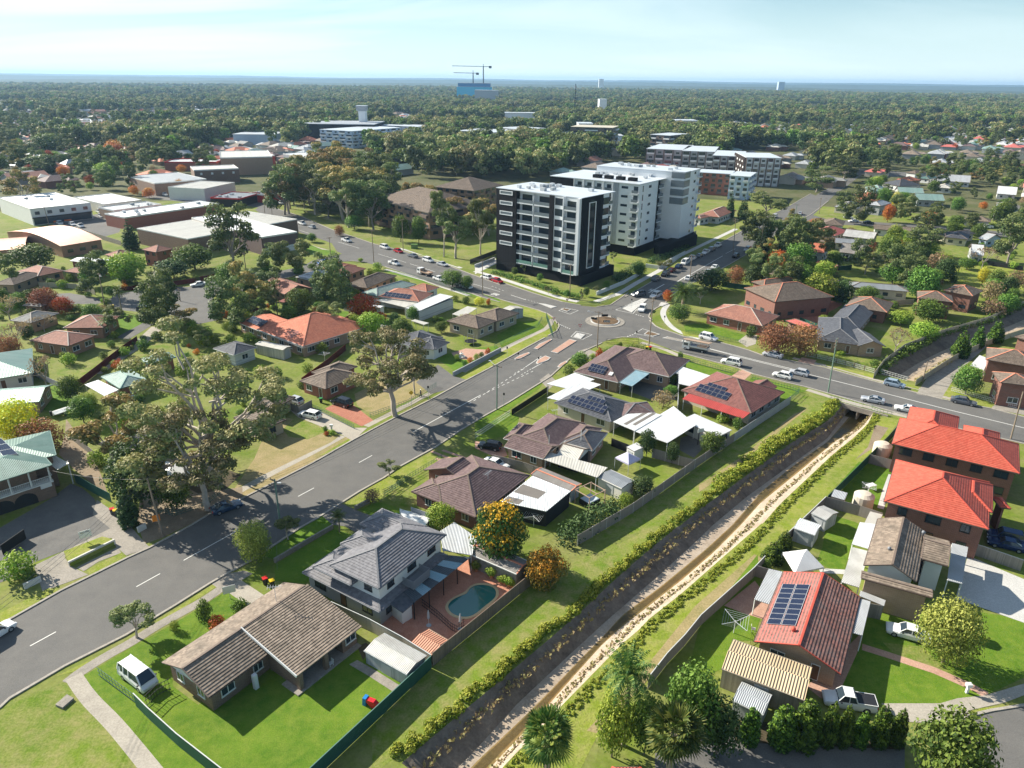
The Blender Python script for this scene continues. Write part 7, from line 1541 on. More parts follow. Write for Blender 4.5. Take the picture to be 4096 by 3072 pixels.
T_=[('biggum','e',1495,1100,20,1080,'tallest gum tree by the main street, with a broad airy crown and white trunk'),('streetgum','e',1420,1255,590,760,'gum tree leaning over the kerb beside the parked dark blue car'),('eucw','e',790,960,470,520,'gum tree with orange-tinged tips beside the gravel side yard'),('dark','e',970,1240,770,420,'dark leafy tree beside the green fence of the forecourt'),('column','e',890,1372,1060,160,'dark conical cypress beside the red and yellow bins by the forecourt'),('green','e',1205,1250,1020,250,'small spreading green tree behind the wire fence near the blue car'),('yellow','e',130,810,500,360,'bright yellow-leaved tree above the green-roofed balcony building'),('rust','e',310,860,620,320,'thin rust-brown tree next to the bright yellow one'),('bare','e',320,430,215,230,'leafless grey tree on the lawn by the pale green roof'),('green','e',490,520,340,170,'small dark green tree at the lawn corner by the boat'),('streetgum','f',1160,790,215,640,'white-trunked street gum with its shadow across the main street'),('euc','f',1290,640,330,200,'thin gum behind the yellow street sign'),('euc','a',930,765,530,300,'small pruned street tree on the verge near the white van'),('willow','e',1745,1620,1330,250,'yellow-green tree at the foot of the street pole'),('euc','e',1960,1460,1290,180,'thin grey-green tree beside the street pole by the road'),('mixed','b',1530,580,175,420,'big rounded bush-like tree with orange flowers on top'),('bright','b',1140,375,185,220,'feathery bright green tree beside the covered boat'),('creeper','b',1830,730,480,330,'sprawling orange-leaved creeper tree over the canal fence'),('palm','b',440,390,240,130,'short palm in the front lawn by the asphalt driveway'),('euc','f',1120,1200,1080,140,'small lone tree on the verge, right side of the main street'),('dry','f',1005,1375,1290,130,'dry brownish shrub-like tree by the low front wall'),('green','g',715,465,352,145,'round glossy green bush-like tree at the corner house'),('dark','g',1165,1065,868,130,'dark magnolia beside the white garden cupboard'),('dark','g',1340,1115,958,100,'narrow dark tree in front of the games yard'),('green','g',1605,1045,895,180,'broad green tree between the basketball hoop and the canal fence'),('green','g',1335,575,500,95,'small round tree behind the corner house carport'),('green','g',1330,660,575,110,'green tree above the bare garden bed'),('dry','g',1280,730,615,160,'straw-yellow dry shrub by the tall white fence'),('bright','g',1020,1410,1310,125,'bright feathery bush by the canal fence behind the spa'),('dark','g',1140,1330,1195,180,'dark shrubby tree along the canal fence by the grey shed'),('bigpalm','c',1010,1500,835,420,'tall feather palm with arching fronds beside the canal'),('fanpalm','c',480,1830,1250,400,'fan palm with grey dead fronds at the bottom of the canal'),('fanpalm','c',1310,1800,1235,460,'wide fan palm with yellow-green fans at the bottom edge'),('green','c',1440,1480,955,430,'large bushy tree with yellowish leaves behind the two palms'),('bright','c',930,1580,1130,300,'yellow-green willowy bush between the palms'),('dark','c',1640,1560,1180,330,'dark leafy mass of a tree between the fan palm and the cypress row'),('green','c',1150,1560,1150,260,'dark green bush right behind the feather palm'),('willow','d',1655,940,522,440,'willow-like tree with fine yellow-green leaves over the white sedan'),('green','d',1660,1830,1275,560,'big dark green tree at the bottom edge beside the cul-de-sac'),('conifer','d',500,245,105,170,'dense dark conifer beside the canal-side fence by the gazebo'),('conifer','d',575,160,30,120,'second dense conifer, just above the one by the gazebo'),('rust','h',500,362,140,250,'rust-orange tree on the verge in front of the red brick house'),('rust','h',680,372,145,270,'brown and rust tree beside the silver parked sedan'),('conifer','h',1770,388,190,135,'tall pointed conifer, left one of three by the second canal reach'),('conifer','h',1888,325,155,95,'pointed conifer, middle one of three by the second canal reach'),('conifer','h',2008,290,120,115,'pointed conifer, right one of three by the second canal reach'),('green','h',1810,640,440,210,'bushy tree beside the concrete driveway across the bridge'),('bare','h',1330,365,190,180,'half-bare pale tree at the head of the second canal reach'),('green','l',1440,1385,1195,280,'large round dark tree in the townhouse garden'),('bright','l',1220,1405,1280,210,'glossy lime-tinged tree left of the large round one'),('bright','l',1390,1525,1375,250,'glossy lime-tinged tree nearest the canal fence'),('bright','l',590,1400,1320,90,'small bright tree beside the green fence of the red paved court'),('pine','l',72,905,560,190,'tall layered pine beside the tree-lined street'),('conifer','l',155,930,790,85,'small pointed conifer at the foot of the tall layered pine'),('pine','k',2160,480,300,110,'layered pine behind the tile-roofed house near the red brick flats'),('column','k',2045,650,430,75,'slim dark cypress, left of a pair by the tree-lined street'),('column','k',2150,660,480,100,'slim dark cypress, right of a pair by the tree-lined street'),('phoenix','k',1665,1400,1150,240,'big date palm at the corner opposite the apartment blocks'),('orange','k',1545,1330,1220,90,'small orange tree left of the big date palm'),('green','k',1640,1480,1330,190,'bushy shrubs at the foot of the date palm'),('dark','k',1900,1230,1045,300,'dark broad tree right of the date palm'),('rust','k',2090,1190,1020,180,'orange-brown tree beyond the date palm'),('dark','k',2240,1220,1010,180,'dark green tree with lime tips beside the orange-brown one'),('euc','k',1810,1340,1170,120,'grey-green shrubby tree beside the date palm'),('green','l',350,1100,900,260,'round lime-topped tree behind the townhouse row'),('dark','l',450,940,840,180,'dark round tree beside the small red-roofed outbuilding'),('green','l',945,1220,1090,200,'flat-topped olive tree in front of the light grey roof'),('euc','l',640,1060,940,160,'grey-green tree between the tiled hip roofs'),('euc','l',930,1000,820,200,'olive tree at the edge of the green paddock'),('orange','l',1195,830,725,140,'salmon-orange tree in the back gardens'),('rust','l',980,830,730,90,'small brown-orange tree by the low grey roof'),('column','l',1170,480,320,70,'tall narrow yellow tree'),('orange','l',1110,580,430,110,'orange tree below the tall narrow yellow one'),('yellow','l',1870,1085,930,100,'bright yellow bush at the edge of the paddock'),('eucd','l',1430,720,450,220,'tall dark pine-like tree beside the side road'),('eucd','l',1380,860,620,330,'big dark tree with dense crown behind the gardens'),('eucd','l',2070,920,500,330,'big gum with forked trunk at the right edge'),('bare','l',1870,960,780,200,'bare white dead tree by the paddock'),('green','l',1660,620,520,150,'round dark tree in front of the grey-brown hip roof'),('euc','l',130,560,330,320,'wide-spreading gum on the tree-lined street'),('eucd','l',540,340,120,250,'tall gum beside the terraced flats'),('eucd','l',760,250,40,260,'large gum at the far end of the tree-lined street'),('palm','l',950,380,220,110,'palm with dark crown on the far corner'),('palm','l',1290,530,390,140,'palm beside the tall yellow tree'),('palm','l',1620,480,380,150,'bright banana-like palm behind the long shed'),('green','l',1230,430,330,130,'round green tree behind the yellow one'),('green','l',500,1000,900,200,'dark leafy tree by the dark tiled roofs'),('euc','l',1090,960,830,170,'thin-leaved tree left of the salmon-orange one'),('green','l',1750,960,860,150,'low spreading tree by the paddock fence'),('dry','l',1380,980,870,190,'pale straw-coloured scrub tree'),('green','l',1150,1080,900,240,'dark olive tree in the overgrown block'),('green','l',1480,1060,950,220,'leafy scrub tree at the paddock edge'),('dry','l',1950,1330,1200,220,'pale dry tree above the canal fence'),('eucd','j',90,860,310,400,'tall gum with layered flat crown in front of the supermarket'),('column','i',1065,600,360,150,'dense dark evergreen beside the supermarket warehouse'),('green','i',285,770,545,380,'round lime-green trees in front of the barrel-roofed hall'),('bright','i',1040,860,600,360,'large round lime-green street tree by the turning circle'),('green','i',1570,760,550,330,'light green tree against the supermarket wall'),('dark','i',1400,830,660,280,'dark rounded shrubs beside the concrete driveway'),('dark','i',1855,985,865,130,'ball-shaped dark topiary tree on the turning circle verge'),('conifer','i',2010,940,825,110,'cone-shaped clipped tree near the turning circle'),('palm','i',2010,900,750,150,'blue-grey palm beside the side street'),('palm','i',985,1110,880,110,'slender palm on the lawn edge by the turning circle'),('palm','i',893,1300,1130,180,'broad palm in the middle of the front lawn'),('eucw','i',1440,1260,1010,330,'olive-topped gum at the edge of the turning circle'),('green','i',755,1180,1030,180,'dark round tree next to the long lawn'),('green','i',275,1040,920,190,'lime-green round tree by the pale forecourt'),('green','i',600,1110,1035,150,'low dark bush beside the forecourt wall'),('bare','i',150,1400,1180,300,'leafless purple-grey tree behind the brick house with stair rails'),('bare','i',360,1260,1130,220,'half-bare thicket tree by the mossy grey roof'),('rust','i',90,1480,1290,200,'yellow-brown tree at the left edge'),('conifer','i',1880,1130,1010,130,'olive conical tree beside the orange villa'),('dark','i',2020,1110,990,130,'dark ball-shaped tree beside the olive conical one'),('column','i',1880,1240,1120,50,'thin dark cypress by the orange villa'),('bushb','i',2000,1340,1260,110,'lime bush in front of the orange villa'),('eucd','j',480,420,20,330,'gum on the corner by the parked cars'),('conifer','j',520,1200,1070,140,'olive cone-shaped tree above the orange villa'),('dark','j',810,1120,965,180,'dark round tree in the middle back yard'),('red','j',740,1235,1155,100,'small pink-red tree on the lawn'),('eucd','j',370,1080,850,230,'tall shaggy evergreen beside the slender palm'),('palm','j',425,1240,930,110,'tall slender palm beside the evergreen'),('rust','j',925,590,495,90,'small orange autumn tree on the footpath by the grove'),('bright','j',885,830,765,80,'small round green tree on the corner verge'),('bright','j',1090,800,765,50,'smallest round green tree on the corner verge'),('green','j',700,860,810,80,'dark round bush by the orange hip roof'),('dark','j',580,890,845,100,'dark hedge-like tree by the solar-covered extension'),('green','j',700,640,565,90,'dark bush with lime tips on the grass triangle'),('green','j',1830,1000,860,210,'dark flat-topped street tree over the parked white cars'),('green','j',1945,1025,900,110,'second street tree over the parked white cars'),('yellow','j',2045,1150,1080,100,'bright yellow shrub at the corner house garage'),('busho','j',2120,1145,1090,40,'small orange shrub beside the bright yellow one'),('green','j',1740,1370,1275,110,'green tree beside the blond corner house'),('euc','j',1760,760,210,120,'slim white-trunked gum in front of the flats'),('eucw','j',1510,480,155,230,'olive-gold gum in front of the brown flats'),('euc','j',1855,770,330,330,'grey-green gum leaning beside the slim white-trunked one'),('euc','j',2055,740,290,230,'gum nearest the black apartment block'),('green','j',1415,640,410,160,'dense green tree beside the street pole in the park'),('green','j',1560,650,420,140,'second dense green tree in front of the brown flats'),('green','j',1040,540,420,170,'dense low tree at the edge of the grove'),('red','m',950,860,715,220,'large scarlet autumn tree among the roofs'),('green','m',400,830,660,280,'big dome-shaped dark tree left of the scarlet one'),('bright','m',870,1030,890,250,'dome-shaped lime tree above the orange street trees'),('bright','m',1250,720,610,150,'bright green dome tree in the middle distance'),('green','m',800,870,780,180,'dark tree below the scarlet one'),('orange','m',1160,1090,1000,130,'orange street tree on the high street, left one'),('orange','m',1250,1130,1055,130,'orange street tree on the high street, middle one'),('red','m',1200,1190,1100,110,'red street tree beside the parked pickups'),('red','m',1450,1150,1030,90,'red street tree in front of the white shop'),('red','m',830,1090,1020,110,'red tree left of the orange street trees'),('orange','m',735,1090,1000,100,'orange tree left of the red one by the shop roofs'),('green','m',1655,1160,1085,60,'small green street tree by the corner shops'),('eucw','m',210,1260,950,330,'tall gum in front of the two-storey white shops'),('eucd','m',330,1000,820,480,'broad dark gum at the left in front of the suburb'),('red','m',130,900,850,70,'small scarlet tree at the far left')]
for q in T_:
 if q[-1]=='tall narrow yellow tree':BB['ycol']=BB['yellow'];WD['ycol']=WD['yellow'];TR('ycol','l',1170,480,320,75,'tall narrow yellow tree standing above the roofs');continue
 TR(*q)
for i,(x,ty,w)in enumerate(((335,1240,160),(548,1218,210),(700,1185,240),(862,1197,135),(970,1225,130),(1082,1270,130),(1207,1222,150),(1330,1247,130))):
 TR('cypress','d',x,1500 if i else 1480,ty,w,'clipped bright-topped cypress in the row below the white ute' if i else 'small cypress standing apart at the left end of the row',group='cypresses in the row below the white ute' if i else None)
S_=[('bush','a',1640,600,500,140,'rounded green shrub against the brick house roof'),('bush','a',1395,640,500,90,'airy green shrub on the front lawn by the footpath'),('bushb','a',1190,720,650,80,'small shrub with white flowers near the fence posts'),('busho','a',1480,690,620,120,'reddish-brown shrub in the long front lawn'),('bushb','b',500,535,462,150,'bright yellow-green shrub behind the slate roof'),('bush','g',640,515,435,105,'dark green shrub next to the round glossy one'),('busho','g',845,400,325,62,'orange shrub by the corner house path'),('bushb','g',800,400,360,60,'lime shrub beside the orange one'),('bush','g',1395,405,345,40,'clipped upright shrub at the tall fence top'),('bush','g',1780,880,790,80,'green shrub at the canal fence by the water tank'),('bushb','g',1680,830,765,100,'flowering shrub below the red verandah'),('bushb','a',130,350,180,260,'flowering shrub behind the low white wall at the left'),('bush','a',210,380,290,110,'dark shrub beside the white retaining wall'),('busho','d',1700,150,60,80,'red-leaved climber on the fence by the blue cars'),('bushb','d',1710,1690,1610,120,'bright yellow bush at the very bottom edge'),('bush','d',450,290,240,90,'small green shrub in the fence corner by the gazebo'),('bush','f',685,895,855,45,'ball-clipped shrub in the round garden bed'),('busho','f',690,920,895,40,'red shrub in the round garden bed'),('bushb','f',735,915,880,50,'yellow-green shrub in the round garden bed'),('bush','h',350,250,170,100,'shrub in front of the red brick verandah'),('bushb','h',960,370,340,80,'lime shrub in the picket-fenced garden'),('bush','h',1190,450,400,80,'dark shrub at the picket garden corner')]
for q in S_:TR(*q,cat='shrub',name='shrub',sh=True)
for i in range(7):TR('bush','g',880+18*i+(0),375-8*i,335-9*i,26,'clipped ball shrub in the short row at the corner house','shrub','shrub','clipped ball shrubs beside the corner house',True)
for i,(x,y)in enumerate(Q('1580 400 1630 440 1670 420 1710 395 1745 385 1790 360')):TR(('bushb','bush','busho')[i%3],'f',x,y+10,y-35,45,'small garden shrub along the low grey front wall','shrub','shrub','garden shrubs along the low grey front wall',True)
hp=[P('g',x,y)for x,y in((610,1660),(700,1590),(800,1530),(900,1460),(980,1400))];AD('hedge',hp,1.2,2.3,'leaf_dark','clipped dark hedge along the timber canal fence behind the patio roof','hedge',kindstuff=False,dens=60,size=.26)
AD('hedge',[P('g',1040,335),P('g',1110,335),P('g',1190,345)],.8,1.3,'leaf_green','low clipped hedge in front of the corner house','hedge',kindstuff=False,dens=50,size=.2)
AD('hedge',[P('k',150,1090),P('k',420,1170),P('k',640,1240),P('k',830,1290)],2.2,1.3,'leaf_green','landscaped planting strip in front of the black apartment block','garden bed',kindstuff=False,dens=30,size=.28)
AD('hedge',[P('k',1130,1160),P('k',1250,1080),P('k',1330,1020)],3.5,1.6,'leaf_dark','dark planting bed beside the black apartment block entrance','garden bed',kindstuff=False,dens=30,size=.28);AD('hedge',[P('k',1400,1010),P('k',1560,960),P('k',1700,880)],3.0,1.8,'leaf_dark','dark planting bed along the tree-lined street','garden bed',kindstuff=False,dens=26,size=.3)
for i,(x,y,ty)in enumerate(((225,1040,960),(320,1110,1040),(395,1100,1020),(520,1160,1090),(590,1260,1180),(740,1290,1220),(860,1310,1220),(895,1280,1200),(970,1250,1190),(1055,1230,1145),(1110,1000,920),(1320,1120,1010),(1520,1060,970))):TR(('euc','green')[i%2],'k',x,y,ty,60 if i<11 else 110,'young tree in the landscaping around the black apartment block',group='young trees around the black apartment block')
wd=AU[0];OUT=(AU[0][30]-AU[4][30]);OUT.z=0;OUT.normalize();AD('bank_weeds',[p+OUT*.9 for p in wd[:-3]],1.2,.7,'leaf_weed','rank green weeds along the top of the dark canal bank',dens=85,size=.2,seed=5)
AD('bank_weeds',[p+OUT*1.6 for p in wd[-26:]],2.2,1.0,'leaf_weed','tall yellow-green weeds near the culvert',dens=80,size=.24,seed=8);AD('bank_weeds',[p-OUT*.8 for p in AU[4]],1.2,.22,'leaf_weed','yellowish weeds along the pale canal apron',dens=26,size=.15,seed=6);AD('dry_grass',[a.lerp(b,.35)for a,b in zip(AU[0],AU[1])],1.6,.28,'leaf_straw','dry grass tufts on the dark canal bank',dens=1,size=.3,seed=9);AD('dry_grass',[a.lerp(b,.45)for a,b in zip(AU[4],AU[3])],1.0,.22,'leaf_straw','dry tufts on the pale apron',dens=1,size=.28,seed=12)
AD('bank_weeds',ur,2.0,1.2,'leaf_green','scrub along the second canal reach',dens=20,size=.35,seed=4);AD('dry_grass',er,1.2,.5,'leaf_straw','dry grass along the second canal reach',dens=12,size=.28,seed=14)
# groves and garden trees that share one look
EXC=[]
for o in list(COL.objects):
 if o.parent is None and o.type=='EMPTY' and o.name in WM and o['category']not in('chevron sign','traffic island'):
  rs=[(WM[o.name].translation-c_.matrix_world.translation).length for c_ in()]
  EXC.append((o.location.x,o.location.y,11 if o['category']in('house',)else(22 if 'apart' in o['category']or 'comm' in o['category']else 5)))
def BZ(p,poly_):
 c=False;n=len(poly_);j=n-1
 for i in range(n):
  a,b=poly_[i],poly_[j]
  if(a.y>p.y)!=(b.y>p.y)and p.x<(b.x-a.x)*(p.y-a.y)/(b.y-a.y)+a.x:c=not c
  j=i
 return c
DC=[[flat(p)for p in q]for q in(mL+mR[::-1],crN+crS[::-1],neE+neW,nwN+[P('j',240,380),P('j',590,560),P('j',860,650)]+nwS[::-1])]+[[P('i',x,y)for x,y in((860,1020),(930,960),(1370,900),(1900,800),(2212,740),(2212,800),(1740,960),(1830,1110),(1600,1200),(1240,1170),(900,1080))],[flat(p)for p in AU[0]]+[flat(p)for p in AU[4]][::-1],[flat(p)for p in ur]+[flat(p)for p in er][::-1]]
def CQ(p,m=3.5,k=1.0):
 for x,y,r in EXC:
  if(p.x-x)**2+(p.y-y)**2<(r*k*.75+m)**2:return False
 return not any(BZ(p,q)for q in DC)
CV=[];BIGL=[]
def AJ(t,pts,n,kinds,h0,h1,label,mind=5,seed=1,avoid=True):
 g=random.Random(seed);pl=PS(t,pts);x0,x1=min(p.x for p in pl),max(p.x for p in pl);y0,y1=min(p.y for p in pl),max(p.y for p in pl);got=[]
 for _ in range(n*40):
  p=V3((g.uniform(x0,x1),g.uniform(y0,y1),0))
  if len(got)>=n:break
  if not BZ(p,pl)or any((p-q).length<mind for q in got)or(avoid and not CQ(p,1.5)):continue
  got.append(p)
  if not label:(BIGL if label==0 else CV).append(p);continue
  DN(g.choice(kinds),p,g.uniform(h0,h1),label,group=label.replace('tree','trees',1),wf=g.uniform(.85,1.25))
 for p in got:EXC.append((p.x,p.y,3))
E2_=['eucd','euc','eucd','eucw']
AJ('j',Q('470 410 760 470 1060 560 1260 600 1330 430 1280 200 900 100 500 250'),64,E2_,19,25,'tall gum tree in the dense grove along the north-west street',5.5,2,avoid=False)
AJ('j',Q('1330 430 1700 560 2150 650 2150 560 1700 440'),13,['euc','eucw'],12,16,'gum tree in front of the brown brick walk-up flats',7,3,avoid=False)
AJ('k',Q('-650 120 -200 300 150 330 590 330 980 200 1000 40 400 -60 -500 -60'),26,E2_,15,20,'gum tree in the park behind the black apartment block',8,4)
AJ('l',Q('850 720 1100 700 1450 820 1600 950 1550 1100 1250 1080 1000 950'),14,['green','dark','euc','bright','dry'],5,8,'scrubby tree in the overgrown block right of the paddock',6,6)
AJ('l',Q('1900 1150 2212 1100 2400 1250 2100 1330 1850 1300'),9,['green','dry','dark'],4,7,'scrubby tree along the top of the second canal reach',5,7)
AJ('l',Q('850 100 2212 150 2300 330 1500 250 1400 170 900 150'),60,E2_+['green'],12,17,None,9,8)
AJ('i',Q('0 1000 0 1600 300 1500 250 1200 500 1050'),7,['green','bare','dark','rust'],4,7,'garden tree around the mossy-roofed houses at the left edge',6,9)
AJ('e',Q('450 560 700 800 1000 700 900 560 600 500'),5,['green','bright','euc'],3,6,'garden shrub tree behind the cream weatherboard house',4,10)
AJ('j',Q('0 900 900 900 1700 1250 1500 1450 700 1400 100 1300'),16,['green','dark','bright','bush'],3,5.5,'small back garden tree between the orange-roofed houses',6,11)
AJ('l',Q('300 600 2212 500 2212 760 1500 760 400 900'),24,['green'],3.5,7,None,8,12)
AJ('l',Q('900 230 2212 300 2212 560 1000 520'),24,['green'],3.5,8,None,8,13)
AJ('k',Q('-900 90 -450 330 -100 330 150 335 590 335 980 200 1100 90'),420,E2_,1,2,0,5.5,14);AJ('l',Q('-300 0 300 0 500 60 430 230 700 200 1000 160 1000 20 400 -30'),110,E2_,1,2,0,6,15);AJ('m',Q('900 1000 1250 700 1700 760 1500 880 1250 960'),60,E2_,1,2,0,6,16);AJ('j',Q('0 900 900 900 1700 1250 1500 1450 700 1400 100 1300'),12,E2_,1,2,None,5,17);AJ('i',Q('0 780 2212 850 2212 1600 0 1600'),12,E2_,1,2,None,6,18);AJ('l',Q('0 700 1600 1000 1500 1300 300 1300 0 1100'),34,E2_,1,2,None,6,19);AJ('m',Q('0 850 1300 900 1250 1200 0 1207'),50,E2_,1,2,None,7,20)
def B5(t,pts,n,label,seed):
 g=random.Random(seed);pl=PS(t,pts);x0,x1=min(p.x for p in pl),max(p.x for p in pl);y0,y1=min(p.y for p in pl),max(p.y for p in pl)
 for _ in range(n*12):
  p=V3((g.uniform(x0,x1),g.uniform(y0,y1),0))
  if n and BZ(p,pl)and CQ(p,.3,.7):n-=1;C7(g.choice(('bush','bush','bushb','busho')if g.random()<.3 else('bush','bushb')),p,g.uniform(.8,2.4),label,cat='shrub',group=label.replace('shrub','shrubs',1))
B5('i',Q('0 900 900 650 2212 1000 2212 1609 0 1609'),110,'garden shrub in the yards around the turning circle',21);B5('j',Q('0 900 1200 850 2212 1200 2212 1500 0 1400'),60,'garden shrub in the yards behind the orange villa',22);B5('l',Q('0 600 2212 600 2212 1300 500 1400 0 1100'),70,'garden shrub in the yards beyond the cross street',23);B5('e',Q('0 0 2212 0 2212 600 1000 900 400 1000 0 700'),45,'garden shrub in the left-hand back yards',24)
W0=False
# vehicles
AZ='cars parked along the cross street';
for k,t,a,b,pt,lb,gp in(('van','a',(1050,1140),(850,985),'paint_white','white passenger van on the lawn beside the brick house gate',None),('hatch','a',(38,718),(-95,800),'paint_white','pale car cut by the left edge of the road',None),('coupe','e',(1640,1225),(1448,1290),'paint_navy','dark blue coupe parked in the gum tree shade on the main street',None),('wagon','f',(505,780),(655,815),'paint_white','white station wagon on the concrete driveway',None),('suv','f',(745,700),(850,733),'paint_black','black wagon on the red gravel driveway',None),('hatch','f',(435,690),(510,712),'paint_silver','silver car behind the grey paling fence',None),('hatch','g',(22,998),(182,1025),'paint_black','black hatchback in front of the plum-roofed two-storey house',None),('sedan','g',(205,1158),(80,1115),'paint_white','white sedan behind the red brick house ridge',None),('suv','g',(1648,285),(1528,255),'paint_white','white four-wheel drive at the far kerb next to the flatbed truck',AZ),('suv','g',(1678,425),(1808,452),'paint_white','white four-wheel drive with roof rails at the near kerb',AZ),('sedan','g',(1962,372),(2088,400),'paint_silver','silver sedan at the far kerb beside the rust-coloured trees',AZ),('hatch','h',(497,512),(635,545),'paint_white','white hatchback parked beside the silver one, near the big green pole',AZ),('hatch','h',(612,494),(748,525),'paint_silver','silver hatchback driving past the white one',None),('hatch','h',(1398,602),(1258,572),'paint_lightblue','blue-silver hatchback at the far kerb beyond the culvert',AZ),('coupe','h',(1098,678),(1262,710),'paint_silver','silver coupe with a dark bonnet stripe above the culvert',AZ),('coupe','h',(1322,740),(1500,774),'paint_white','white coupe with a sunroof near the red duplex',AZ),('sedan','h',(1882,722),(1712,688),'paint_grey','dark grey sedan at the far kerb near the picket fence',AZ),('hatch','h',(2090,655),(2160,685),'paint_maroon','maroon car behind the white picket gate',None),('sedan','d',(1262,712),(1575,800),'paint_white','white sedan on the lawn under the willow-like tree',None),('ute','d',(832,1195),(1200,1255),'paint_white','white utility with a grey tray behind the cypress row',None),('suv','d',(1965,75),(2200,130),'paint_blue','dark blue wagon, the upper of the two behind the red duplex',None),('sedan','d',(1975,125),(2200,180),'paint_blue','dark blue sedan, the lower of the two behind the red duplex',None),('suv','k',(1318,1425),(1372,1362),'paint_white','white car waiting at the roundabout',None),('suv','k',(1268,1282),(1360,1268),'paint_grey','grey four-wheel drive at the apartment corner',None),('suv','k',(1415,1300),(1490,1270),'paint_white','white four-wheel drive driving up the tree-lined street',None),('ute','j',(1025,650),(932,625),'paint_white','white pickup driving on the north-west street',None),('suv','j',(508,818),(628,815),'paint_white','white four-wheel drive on the side street by the supermarket',None),('hatch','j',(738,825),(840,808),'paint_brightblue','bright blue hatchback on the side street',None),('sedan','i',(1530,902),(1662,885),'paint_white','white sedan under the trees on the turning circle',None),('van','i',(1105,1095),(1235,1110),'paint_black','black van parked on the turning circle',None),('hatch','i',(1215,1135),(1285,1140),'paint_silver','small silver car behind the black van',None),('sedan','i',(1690,1155),(1800,1112),'paint_white','white sedan parked at the lower kerb of the turning circle',None)):
 D7(k,t,a,b,pt,lb,group=gp,lod=0,extra='cover' if 'utility' in lb else None)
nes=(P('t',620,355)-P('t',390,487));nes=math.atan2(nes.y,nes.x);nws=(P('j',2212,1040)-P('j',1970,970));nws=math.atan2(nws.y,nws.x)
def row(t,L_,rz,where,group):
 for i,(x,y,k,c)in enumerate(L_):
  p=P(t,x,y);car(k,(p.x,p.y,.02),rz+(pi if i%3==1 else 0),'paint_'+c,'%s %s, number %d parked %s, counted from the roundabout'%(c.replace('lightblue','pale blue').replace('brightblue','bright blue'),{'suv':'four-wheel drive','ute':'pickup','hatch':'hatchback'}.get(k,k),i+1,where),group=group,lod=1)
row('k',[(1455,1150,'suv','grey'),(1530,1112,'suv','black'),(1582,1080,'hatch','maroon'),(1640,1050,'hatch','blue'),(1690,1018,'van','white'),(1745,985,'ute','white'),(1805,962,'sedan','grey'),(1855,935,'ute','white'),(1905,912,'suv','grey'),(1952,880,'ute','white')],nes,'on the left kerb','cars on the left kerb of the tree-lined street')
row('k',[(1720,1145,'hatch','white'),(1875,1095,'sedan','silver'),(1930,1055,'sedan','white'),(2100,965,'suv','black'),(2190,912,'suv','silver')],nes,'on the right kerb','cars on the right kerb of the tree-lined street')
row('j',[(2190,965,'hatch','red'),(2100,935,'hatch','white'),(1750,830,'sedan','silver'),(1635,798,'suv','white'),(1510,762,'sedan','grey'),(1395,724,'hatch','red'),(1288,693,'suv','white'),(700,528,'hatch','silver'),(620,500,'ute','white'),(525,480,'sedan','white'),(450,460,'sedan','silver')],nws,'on the park side','cars on the park side of the north-west street')
row('j',[(1940,1010,'suv','white'),(1835,978,'sedan','white'),(1722,948,'sedan','white'),(1362,822,'ute','white')],nws,'on the house side','cars on the house side of the north-west street')
row('i',[(540,348,'sedan','white'),(480,398,'suv','white'),(585,405,'wagon','white'),(650,420,'ute','white'),(800,305,'ute','white'),(820,342,'suv','white')],nws,'before the white shops','cars in front of the two-storey white shops')
row('i',[(1325,165,'ute','white'),(1412,180,'sedan','blue'),(1525,190,'hatch','white'),(1255,155,'suv','grey'),(1165,150,'hatch','silver')],nws,'on the high street','cars on the high street')
row('l',[(45,625,'sedan','white'),(205,545,'suv','white'),(345,518,'suv','silver'),(412,520,'sedan','silver'),(315,568,'hatch','blue'),(250,662,'hatch','maroon'),(470,640,'wagon','white')],nes,'by the green kerb pole','cars around the upper tree-lined street')
row('l',[(800,552,'sedan','white'),(838,580,'sedan','white'),(960,592,'sedan','black'),(1365,568,'hatch','white'),(1912,630,'ute','white')],0.05,'on the side road','cars along the side road');row('j',[(350,345,'sedan','silver'),(400,335,'suv','grey'),(450,335,'ute','white'),(395,310,'hatch','white'),(410,275,'sedan','silver')],nws,'at the corner shops','cars at the corner shops')
p=P('g',1500,345);q=P('g',1400,322)-P('g',1600,362);CH((p.x,p.y,.02),math.atan2(q.y,q.x),'white flatbed truck loaded with timber on a rack, driving on the cross street',True)
p=P('j',1608,905);CH((p.x,p.y,.02),nws+pi,'white flatbed truck with an empty brown tray on the north-west street')
